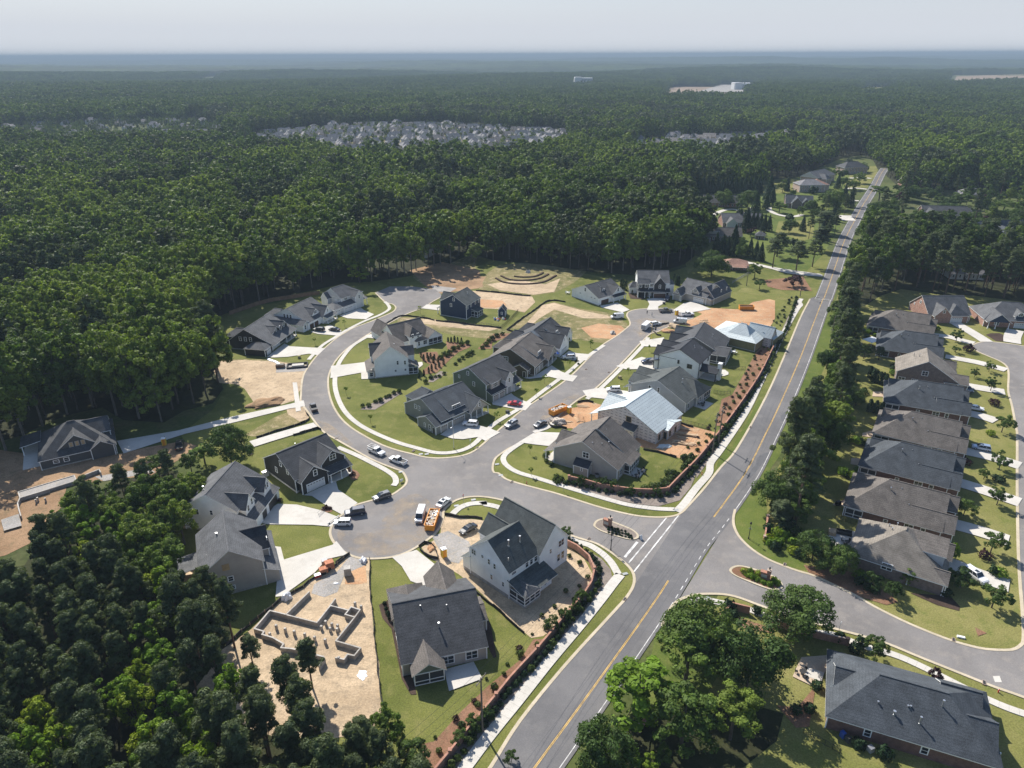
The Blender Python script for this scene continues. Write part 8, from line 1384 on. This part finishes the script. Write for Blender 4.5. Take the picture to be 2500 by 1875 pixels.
CLEAR = [pts(s) for s in ('N:570,385 612,335 760,318 900,306 1100,308 1385,326 1405,372 1310,404 1150,412 950,406 780,398', 'N:1520,408 1555,350 1700,333 1945,333 1950,372 1760,394', 'N:1590,246 1640,207 1830,206 1825,248', 'N:2085,240 2095,208 2225,211 2150,238', 'N:2300,212 2330,184 2540,178 2540,210', 'N:455,202 545,178 570,184 520,198', 'N:1150,420 1180,395 1260,398 1250,422', 'N:1700,222 1760,200 1860,198 1850,222', 'N:1395,215 1400,200 1445,200 1445,215', 'N:840,640 850,600 900,598 1000,600 1040,625 1030,655')]
SPARSE = pts('N:-50,345 60,305 300,288 470,296 560,318 555,345 420,372 100,372')
# woodland floor
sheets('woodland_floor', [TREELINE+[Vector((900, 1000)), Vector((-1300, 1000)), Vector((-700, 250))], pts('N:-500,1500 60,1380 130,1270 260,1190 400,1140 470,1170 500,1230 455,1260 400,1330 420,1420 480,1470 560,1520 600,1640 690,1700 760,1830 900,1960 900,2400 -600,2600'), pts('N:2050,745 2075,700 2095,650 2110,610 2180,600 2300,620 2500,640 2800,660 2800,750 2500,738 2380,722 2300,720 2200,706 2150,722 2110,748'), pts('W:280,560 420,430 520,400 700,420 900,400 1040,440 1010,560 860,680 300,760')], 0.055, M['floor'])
X, Y = grid(-1250, 1300, 150, 1500, 8.2, 5)
ang = np.degrees(np.arctan2(X, Y)); r = np.hypot(X, Y); k = inside(FOREST, X, Y) & (np.abs(ang) < 42) & (r < 1480)
gt = np.random.default_rng(13).random(X.size)
for ic, c in enumerate(CLEAR): k &= ~(inside(c, X, Y) & (gt > (.13 if ic < 2 else -1)))
g_ = np.random.default_rng(3); sp = inside(SPARSE, X, Y); k &= ~(sp & (g_.random(X.size) < .6)); small = sp | inside(CLEAR[0], X, Y) | inside(CLEAR[1], X, Y)
road = np.array([(p.x, p.y) for p in ysm[::3]]); X, Y, r, small = X[k], Y[k], r[k], small[k]
dr = np.min(np.hypot(X[:, None]-road[:, 0], Y[:, None]-road[:, 1]), 1); k = dr > 11; X, Y, r, small = X[k], Y[k], r[k], small[k]
pn = vnoise(X, Y, 55, 1)+.35*vnoise(X, Y, 18, 2); pine = pn > .86; hh = .70+.42*vnoise(X, Y, 35, 4)+g_.uniform(-.16, .2, X.size); lite = vnoise(X, Y, 70, 6)+.5*vnoise(X, Y, 16, 7)+g_.uniform(-.12, .12, X.size) > .88; dull = vnoise(X, Y, 40, 8)+g_.uniform(-.2, .2, X.size) > .72; hh = np.where(small, .45, hh)
o_ = np.argsort(r)
near_b = [i for i in o_ if not pine[i]][:200]; near_p = [i for i in o_ if pine[i]][:8]
hid = set(near_b) | set(near_p)
for i in near_b: place(TY[i % 3] if lite[i] else TB[i % 5], X[i], Y[i], hh[i]*1.02, None, 'tall leafy tree in the near edge of the large wood on the left', 'tree', 'leafy trees at the near edge of the wood')
for i in near_p: place(TP[i % 3], X[i], Y[i], hh[i]*.98, None, 'tall dark pine in the near edge of the large wood on the left', 'tree', 'pines at the near edge of the wood')
rest = np.array([i for i in range(len(X)) if i not in hid]); print('forest', len(X), 'rest', len(rest))
for s in 'N:60,1068 N:105,1040 N:165,1012 N:228,994 N:285,1014 N:15,1100 N:340,1022 N:-40,1120'.split():
    q_ = pt(s); place(TB[len(s) % 5], q_.x, q_.y, 1.15, None, 'very tall tree standing over the dark shaded house', 'tree', 'tall trees over the dark shaded house')
# prototypes for the mass of the wood, kept outside the scene's collections
pc = bpy.data.collections.new('wood_kinds')
def mass_tree(i, kind, H, R, leaf, nc, per, lm, bm_, seed):
    rg = np.random.default_rng(seed); P, d, mb, _ = tree_parts(kind, H, R, leaf, nc, per, rg, 3); v, f = quadize(mb)
    me = np_mesh('wood_kind', [(leaf_quads(P, d, leaf, rg), None, M[lm]), (v, [q for q in f if len(set(q)) == 4], M[bm_])]); o = bpy.data.objects.new('wood_kind_%02d' % i, me); pc.objects.link(o); return o
for i in range(5): mass_tree(i, 'tall', 26, 6.6, 1.0, 52, 40, 'lf', 'barkpale', 200+i)
for i in range(5, 8): mass_tree(i, 'pine', 25, 5.0, .9, 44, 30, 'lfp', 'barkpine', 200+i)
for i in range(8, 12): mass_tree(i, 'tall', 25, 6.6, 1.6, 34, 20, 'lf', 'bark', 220+i)
for i in range(12, 14): mass_tree(i, 'pine', 24, 5.2, 1.4, 28, 16, 'lfp', 'bark', 220+i)
for i in range(19, 22): mass_tree(i, 'tall', 25, 6.4, 1.0, 52, 40, 'lfb', 'bark', 240+i)
for i in range(22, 24): mass_tree(i, 'tall', 24, 6.2, 1.0, 50, 38, 'lfd', 'bark', 240+i)
for i in range(24, 26): mass_tree(i, 'tall', 25, 6.4, 1.6, 34, 20, 'lfb', 'bark', 240+i)
for i in range(26, 28): mass_tree(i, 'tall', 24, 6.2, 1.6, 34, 20, 'lfd', 'bark', 240+i)
for i in range(14, 19):   # blocks of far woodland
    rg = np.random.default_rng(300+i); a, b = grid(-31, 31, -31, 31, 8.6, i); Ps, Ds = [], []
    for x, y in zip(a, b):
        kd = 'pine' if vnoise(np.array([x+i*90.]), np.array([y]), 30, 9)[0] > .62 else 'tall'; Hh = 23*rg.uniform(.75, 1.25); P, d, _, _ = tree_parts(kd, Hh, 6.2*rg.uniform(.8, 1.2), 2, 18, 8, rg, 1); Ps.append(P+np.array([x, y, 0])); Ds.append(d)
    P = np.concatenate(Ps); d = np.concatenate(Ds); me = np_mesh('wood_block', [(leaf_quads(P, d, 2.3, rg), None, M['lfm'])]); o = bpy.data.objects.new('wood_kind_%02d' % i, me); pc.objects.link(o)
def scatter(name, pts_, pid, rot, scl, label):
    me = bpy.data.meshes.new(name); me.vertices.add(len(pts_)); me.vertices.foreach_set('co', np.array(pts_, np.float32).ravel())
    for nm, ty, arr in (('pid', 'INT', pid), ('rotz', 'FLOAT', rot), ('scl', 'FLOAT', scl)):
        a = me.attributes.new(nm, ty, 'POINT'); a.data.foreach_set('value', np.array(arr, np.int32 if ty == 'INT' else np.float32))
    o = bpy.data.objects.new(name, me); COL.objects.link(o); ng = bpy.data.node_groups.new(name, 'GeometryNodeTree')
    ng.interface.new_socket('Geometry', in_out='INPUT', socket_type='NodeSocketGeometry'); ng.interface.new_socket('Geometry', in_out='OUTPUT', socket_type='NodeSocketGeometry')
    gi = ng.nodes.new('NodeGroupInput'); go = ng.nodes.new('NodeGroupOutput'); ip = ng.nodes.new('GeometryNodeInstanceOnPoints'); ci = ng.nodes.new('GeometryNodeCollectionInfo'); ci.inputs[0].default_value = pc; ci.inputs[1].default_value = True; ci.inputs[2].default_value = True
    def na(n_, t_): x = ng.nodes.new('GeometryNodeInputNamedAttribute'); x.data_type = t_; x.inputs[0].default_value = n_; return x.outputs[0]
    cb = ng.nodes.new('ShaderNodeCombineXYZ'); ng.links.new(na('rotz', 'FLOAT'), cb.inputs[2]); ng.links.new(gi.outputs[0], ip.inputs['Points']); ng.links.new(ci.outputs[0], ip.inputs['Instance']); ip.inputs['Pick Instance'].default_value = True
    ng.links.new(na('pid', 'INT'), ip.inputs['Instance Index']); ng.links.new(cb.outputs[0], ip.inputs['Rotation']); ng.links.new(na('scl', 'FLOAT'), ip.inputs['Scale']); ng.links.new(ip.outputs[0], go.inputs[0])
    md = o.modifiers.new('scatter', 'NODES'); md.node_group = ng; return tag(o, label, 'woods', None, 'stuff')
pid = np.where(r[rest] < 620, np.where(pine[rest], 5+rest % 3, rest % 5), np.where(pine[rest], 12+rest % 2, 8+rest % 4))
lt, dl, nr_, pi_ = lite[rest], dull[rest], r[rest] < 620, pine[rest]; pid = np.where(~pi_ & lt, np.where(nr_, 19+rest % 3, 24+rest % 2), np.where(~pi_ & dl, np.where(nr_, 22+rest % 2, 26+rest % 2), pid))
PT = [(X[i], Y[i], hill(X[i], Y[i])-.2) for i in rest]
scatter('forest', PT, pid, g_.uniform(0, 6.28, len(rest)), hh[rest], 'continuous mixed wood of leafy trees and pines reaching from the houses to the distance')
bx, by = grid(-3900, 4300, 1000, 4700, 50, 8, .12); rr = np.hypot(bx, by); aa = np.degrees(np.arctan2(bx, by)); k = (rr > 1460) & (rr < 4700) & (np.abs(aa) < 42) & inside(FOREST, bx, by)
for c in CLEAR:
    for dx, dy in ((0, 0), (22, 0), (-22, 0), (0, 22), (0, -22)): k &= ~inside(c, bx+dx, by+dy)
bx, by = bx[k], by[k]; print('blocks', len(bx))
scatter('far_forest', [(x, y, hill(x, y)-.5) for x, y in zip(bx, by)], 14+g_.integers(0, 5, len(bx)), g_.integers(0, 4, len(bx))*1.5708+.0, g_.uniform(.9, 1.15, len(bx)), 'hazy far woodland canopy between the villages and the horizon')
# horizon canopy: real bumpy tree-top relief
r0, nr, na_ = 4600., 420, 560; rads = r0*1.0058**np.arange(nr); an = np.radians(np.linspace(-43, 43, na_)); RR, AA = np.meshgrid(rads, an, indexing='ij'); XX = RR*np.sin(AA); YY = RR*np.cos(AA)
HZ = np.vectorize(hill)(XX, YY)+15+13*vnoise(XX+9000, YY, 26, 31)+12*vnoise(XX+9000, YY, 190, 32); HZ[0] = 0
V = np.stack([XX, YY, HZ], -1).reshape(-1, 3); idx = np.arange(nr*na_).reshape(nr, na_); F = np.stack([idx[:-1, :-1], idx[:-1, 1:], idx[1:, 1:], idx[1:, :-1]], -1).reshape(-1, 4)
mcan, n, b = newmat('far_tree_tops'); b.inputs['Roughness'].default_value = .9; b.inputs['Specular IOR Level'].default_value = .05
c1, _ = noise_col(n, .006, (0.020, 0.034, 0.012), (0.046, 0.07, 0.018), detail=8, lo=.4, hi=.6); c2, _ = noise_col(n, .0011, (.62, .66, .7), (1.2, 1.15, 1.0), detail=5, lo=.42, hi=.6); n.links.new(mixc(n, c1, c2, 1., 'MULTIPLY'), b.inputs['Base Color'])  # colours darkened in place of the shade between single crowns
me = np_mesh('horizon_forest', [(V, F, mcan)]); o = bpy.data.objects.new('horizon_forest', me); COL.objects.link(o); tag(o, 'blue hazy tree cover stretching to the flat horizon', 'woods', None, 'stuff')
# fields and clearings among the woods
def drape(name, P, mat, up=.6):
    mb = MB(); Pn = [Vector((p[0], p[1], 0)) for p in P]
    for t in tessellate_polygon([Pn]): mb.add([(Pn[i].x, Pn[i].y, hill(Pn[i].x, Pn[i].y)+up+1.5) for i in t], [(0, 1, 2)])
    return tag(mb.build(name, mat, None, fix=False), kind='structure')
for i, m_ in ((2, 'field'), (3, 'lawn2'), (4, 'lawn2'), (5, 'field'), (7, 'gravel')): drape('field', CLEAR[i], M[m_])
drape('field', pts('N:2325,205 2335,190 2540,184 2540,196'), M['field'], 1.4); sheets('village_ground', [CLEAR[0], CLEAR[1]], .5, M['dry']); sheets('village_lawn', [pts('N:560,352 580,346 625,358 600,362')], 1.2, M['lawn2'])
# pines and maples at the lower left: crowns seen from above, every tree a thing
BL = pts('N:-160,1345 50,1335 70,1275 120,1215 200,1168 300,1135 375,1098 430,1112 500,1140 505,1165 465,1205 425,1245 405,1265 412,1330 385,1365 440,1400 470,1440 555,1460 585,1500 560,1560 600,1615 690,1600 775,1610 765,1700 800,1762 900,1748 985,1800 1060,1890 1120,2150 -400,2300', 13.)
x, y = grid(-160, 20, 50, 185, 5.3, 21, .36); k = inside(BL, x, y); x, y = x[k], y[k]; q = vnoise(x, y, 22, 40)+.2*vnoise(x, y, 7, 41); order = np.argsort(np.hypot(x, y)); npn = nbl = 0
bz = inside(pts('4:200,900 330,850 560,950 740,950 880,1150 870,1220 560,1250 480,1130 200,1110', 13.), x, y); mz = inside(pts('4:300,840 900,760 1250,670 1500,740 1250,1000 1200,1300 880,1310 860,1150 700,950', 13.), x, y)
for c in pts('1:990,760 1040,830 760,950 860,1010 900,1330 1000,1450 820,1550 1250,1120 1400,1050 1180,1200 1080,280 1180,350 1010,400 300,1120 200,1250 320,1350 1200,780 1330,1450', 13.): bz |= np.hypot(x-c.x, y-c.y) < 3.4
for i in order:
    s = g_.uniform(.78, 1.05)
    bright = bool(bz[i]) or q[i] > .97; mid = bool(mz[i]) or .86 < q[i]
    if bright and nbl < 290: place(NY[i % 3], x[i], y[i], s*.9, None, 'bright yellow-green tree among the dark pines of the lower left wood', 'tree', 'bright trees of the lower left wood'); nbl += 1
    elif mid: place(NB[i % 4], x[i], y[i], s*.92, None, 'mid green leafy tree between pines in the lower left wood', 'tree', 'green trees of the lower left wood')
    elif npn < 280: place(NP_[i % 4], x[i], y[i], s*.95, None, 'dark grey-green pine of the lower left wood', 'tree', 'pines of the lower left wood'); npn += 1
print('BL', len(x), npn, nbl)
for s, H, R, pr, lb in (('1:1530,600', 17, 3.0, NP_, 'tall slim pine whose bare trunk shows before the dark lawn'), ('1:1690,880', 9, 2.2, NP_, 'low young pine on the sand left of the foundation'), ('1:2080,940', 12, 2.6, NP_, 'pine standing before the lower foundation wall'), ('1:1400,480', 15, 3.0, NP_, 'pine beside the greige house gable'), ('1:1230,520', 16, 3.0, NP_, 'slim pine with bare lower trunk by the back lawn'), ('2:380,1400', 12, 3.0, NB, 'airy green tree at the lower end of the side silt fence'), ('2:230,1480', 11, 2.8, NP_, 'thin pine left of the airy green tree'), ('2:560,1600', 8, 2.8, NB, 'green tree at the bottom end of the patio house lawn')): T(s, H, R, pr, lb)
# pine grove and gardens east of the road
HC = [(o.location.x, o.location.y) for o in COL.objects if o.type == 'EMPTY' and o.get('category') in ('house', 'shed', 'garage')]
def block_ok(x, y, d=13):
    for o in COL.objects:
        pass
    return True
foot = []
for o in list(COL.objects):
    if o.type == 'EMPTY' and o.get('category') in ('house', 'shed', 'garage'):
        w_ = [c for c in o.children if c.name.startswith('roof')]
        if w_:
            vs_ = w_[0].data.vertices; xs = [v.co.x for v in vs_]; ys = [v.co.y for v in vs_]; foot.append((o.location.x, o.location.y, o.rotation_euler.z, min(xs), max(xs), min(ys), max(ys)))
def free(x, y, m=1.5):
    for ox, oy, a, x0, x1, y0, y1 in foot:
        dx, dy = x-ox, y-oy; c, s = math.cos(a), math.sin(a); u, v = dx*c+dy*s, -dx*s+dy*c
        if x0-m < u < x1+m and y0-m < v < y1+m: return False
    return True
GP = pts('N:2050,748 2075,705 2092,660 2105,620 2180,612 2300,625 2500,650 2800,670 2800,748 2500,735 2380,722 2300,718 2200,706 2150,722 2110,748'); x, y = grid(90, 420, 230, 480, 7.8, 25, .4); k = inside(GP, x, y)
for a, b in zip(x[k], y[k]):
    if free(a, b, 3) and min((Vector((a, b))-p).length for p in ysm[::4]) > 9:
        P_ = (TP if rnd.random() < .68 else TB)[rnd.randrange(3)]; place(P_, a, b, rnd.uniform(.75, 1.05), None, 'tall tree of the dark pine grove behind the ranch row', 'tree', 'pine grove trees')
GQ = pts('N:2120,590 2150,520 2190,465 2300,458 2500,478 2750,500 2750,650 2500,640 2200,605'); x, y = grid(150, 620, 360, 760, 13, 26, .45); k = inside(GQ, x, y)
for a, b in zip(x[k], y[k]):
    if free(a, b, 5) and min((Vector((a, b))-p).length for p in ysm[::4]) > 10 and rnd.random() < .8:
        P_ = (GB+OB[:2]+TB[:1]+GR[:1]+TP[:1])[rnd.randrange(8)]; R = rnd.uniform(3, 6); place(P_, a, b, R/P_['R']*(1 if P_['H'] < 15 else .9), None, 'garden tree among the houses east of the main road', 'tree', 'east garden trees')
GW = pts('N:1760,560 1800,500 1900,470 1990,440 2080,400 2110,440 2060,540 2010,610 1900,640 1790,650'); x, y = grid(80, 420, 400, 760, 17, 27, .45); k = inside(GW, x, y)
for a, b in zip(x[k], y[k]):
    if free(a, b, 5) and min((Vector((a, b))-p).length for p in ysm[::4]) > 12 and rnd.random() < .5:
        P_ = (GB+OB[:1]+CO+SD)[rnd.randrange(8)]; place(P_, a, b, rnd.uniform(2.4, 4.6)/P_['R'], None, 'garden tree or tall shrub among the west lawns', 'tree', 'west garden trees')
for s in 'S:640,650 S:700,560 S:560,830 S:500,900 S:330,860 S:420,760 S:470,660'.split(): q_ = pt(s); place(TP[0], q_.x-4, q_.y, .62, None, 'evergreen tree crowding the west edge of the far main road', 'tree', 'roadside evergreens')
# ---- villages
def vhouse(seed, roof, wall):
    r2 = random.Random(seed); t = dict(w=MB(), r=MB()); W = MB(); Rf = MB()
    def gb(x0, x1, y0, y1, ze, zr, ax='u', hip=False):
        if ax == 'u': P = lambda a, c, z: (a, c, z); a0, a1, c0, c1 = x0, x1, y0, y1
        else: P = lambda a, c, z: (c, a, z); a0, a1, c0, c1 = y0, y1, x0, x1
        rc = (c0+c1)/2; W.add([P(a, c, z) for a in (a0, a1) for c, z in ((c0, 0), (c1, 0), (c1, ze), (rc, ze if hip else zr-.1), (c0, ze))], [(0,1,2,3,4), (5,9,8,7,6), (1,6,7,2), (2,7,8,3), (3,8,9,4), (4,9,5,0)])
        h_ = (c1-c0)/2 if hip else 0; Rf.add([P(a0-.4, c0-.4, ze), P(a1+.4, c0-.4, ze), P(a1+.4, c1+.4, ze), P(a0-.4, c1+.4, ze), P(a0-.4+h_, rc, zr), P(a1+.4-h_, rc, zr)], [(0,1,5,4), (2,3,4,5), (1,2,5), (3,0,4), (0,3,2,1)] if hip else [(0,1,5,4), (2,3,4,5), (0,3,2,1)])
    h2 = r2.choice([3.2, 5.6]); gb(0, 15, 0, 11, h2, h2+4.2, 'u', seed % 3 == 0); gb(1, 7, -4, 6, h2-.2, h2+2.6, 'v'); gb(9.5, 14, -2.5, 6, h2-.4, h2+2.8, 'v'); W.box((3.9, -4.03, 1.3), (4, .1, 2.2), mi=1)
    for k in range(3): W.box((8+k*2.2, -.05, h2-1.5), (1, .12, 1.3), mi=1)
    def mk(mb, nm, ms):
        me = bpy.data.meshes.new(nm); me.from_pydata(mb.v, [], mb.f); [me.materials.append(m_) for m_ in ms]; me.polygons.foreach_set('material_index', mb.m); bm = bmesh.new(); bm.from_mesh(me); bmesh.ops.recalc_face_normals(bm, faces=bm.faces); bm.to_mesh(me); bm.free(); return me
    return mk(W, 'wall', [M[wall], M['door']]), mk(Rf, 'roof', [M[roof]])
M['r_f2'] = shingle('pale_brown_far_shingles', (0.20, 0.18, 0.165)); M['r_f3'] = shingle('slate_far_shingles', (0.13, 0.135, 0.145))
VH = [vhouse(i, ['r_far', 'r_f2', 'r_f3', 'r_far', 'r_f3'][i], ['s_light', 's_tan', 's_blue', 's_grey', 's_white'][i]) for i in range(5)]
def vplace(x, y, a, i, label, group):
    o = bpy.data.objects.new('village_house', None); COL.objects.link(o); o.location = (x, y, hill(x, y)+.4); o.rotation_euler.z = a; tag(o, label, 'house', group)
    s = rnd.uniform(.95, 1.15); o.scale = (s, s, s)
    for nm, me in zip(('wall', 'roof'), VH[i]): c = bpy.data.objects.new(nm, me); COL.objects.link(c); c.parent = o
def village(P, s1, s2, ang_, label, group, keep=1.0, jit=.12, mx=140):
    c = sum(P, Vector((0, 0)))/len(P); n_ = 0; ca, sa = math.cos(ang_), math.sin(ang_)
    for i in range(-40, 41):
        for j in range(-40, 41):
            u, v = i*s1, j*s2+(14 if i % 2 else 0)*0; x, y = c.x+u*ca-v*sa+rnd.uniform(-2, 2), c.y+u*sa+v*ca+rnd.uniform(-2, 2)
            if inside(P, np.array([x]), np.array([y]))[0] and rnd.random() < keep and n_ < mx:
                vplace(x, y, ang_+(PI if j % 2 else 0)+rnd.uniform(-jit, jit), (i*3+j*7) % 5, label, group); n_ += 1
    print('village', n_)
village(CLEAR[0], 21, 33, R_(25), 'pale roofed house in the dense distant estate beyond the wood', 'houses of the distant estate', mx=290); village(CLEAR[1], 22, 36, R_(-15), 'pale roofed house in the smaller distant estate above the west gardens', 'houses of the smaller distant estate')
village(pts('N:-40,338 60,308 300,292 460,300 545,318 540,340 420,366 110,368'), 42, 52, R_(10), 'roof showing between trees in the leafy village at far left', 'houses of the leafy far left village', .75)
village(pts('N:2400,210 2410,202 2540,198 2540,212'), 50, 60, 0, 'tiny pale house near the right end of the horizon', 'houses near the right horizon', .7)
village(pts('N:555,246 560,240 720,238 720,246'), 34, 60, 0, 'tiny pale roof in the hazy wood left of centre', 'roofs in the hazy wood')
def big(p, W_, D_, H_, label, mat='s_light', ex=None):
    q = pt(p); o = empty('large_building', (q.x, q.y, hill(q.x, q.y)), 0, label, 'building'); mb = MB(); mb.box((0, 0, H_/2), (W_, D_, H_)); mb.box((-W_*.3, 0, H_*.55), (W_*.35, D_*1.2, H_*1.1)); mb.build('wall', M[mat], o); mb = MB(); mb.box((0, 0, H_+.4), (W_*1.02, D_*1.03, .8)); mb.build('roof', M['whitep'], o)
    mb = MB()
    for k in range(12):
        for z in range(1, int(H_/4)): mb.box((-W_*.45+k*W_*.08, -D_*.5-.1, z*4), (W_*.05, .3, 2.0))
    mb.build('window', M['glass'], o)['kind'] = 'stuff'
big('N:1423,214', 62, 30, 36, 'pale blocky institutional building standing above the far trees'); big('N:1812,214', 66, 40, 22, 'low white industrial building behind the tan field'); big('N:2130,206', 30, 20, 18, 'white low building beyond the green field')
# ---------------------------------------------------------------- air
mb = MB(); mb.box((0, 14000, 38), (90000, 110000, 180)); hz = mb.build('haze', M['black'], None); hz.data.materials.clear()
mh = bpy.data.materials.new('haze_air'); mh.use_nodes = True; n = mh.node_tree; n.nodes.clear(); ou = n.nodes.new('ShaderNodeOutputMaterial'); pv = n.nodes.new('ShaderNodeVolumePrincipled'); pv.inputs['Density'].default_value = 1.7e-4; pv.inputs['Color'].default_value = (0.32, 0.41, 0.50, 1); pv.inputs['Anisotropy'].default_value = 0.0
n.links.new(pv.outputs[0], ou.inputs['Volume']); hz.data.materials.append(mh); tag(hz, 'thin blue summer haze over the whole landscape', 'haze', None, 'stuff')
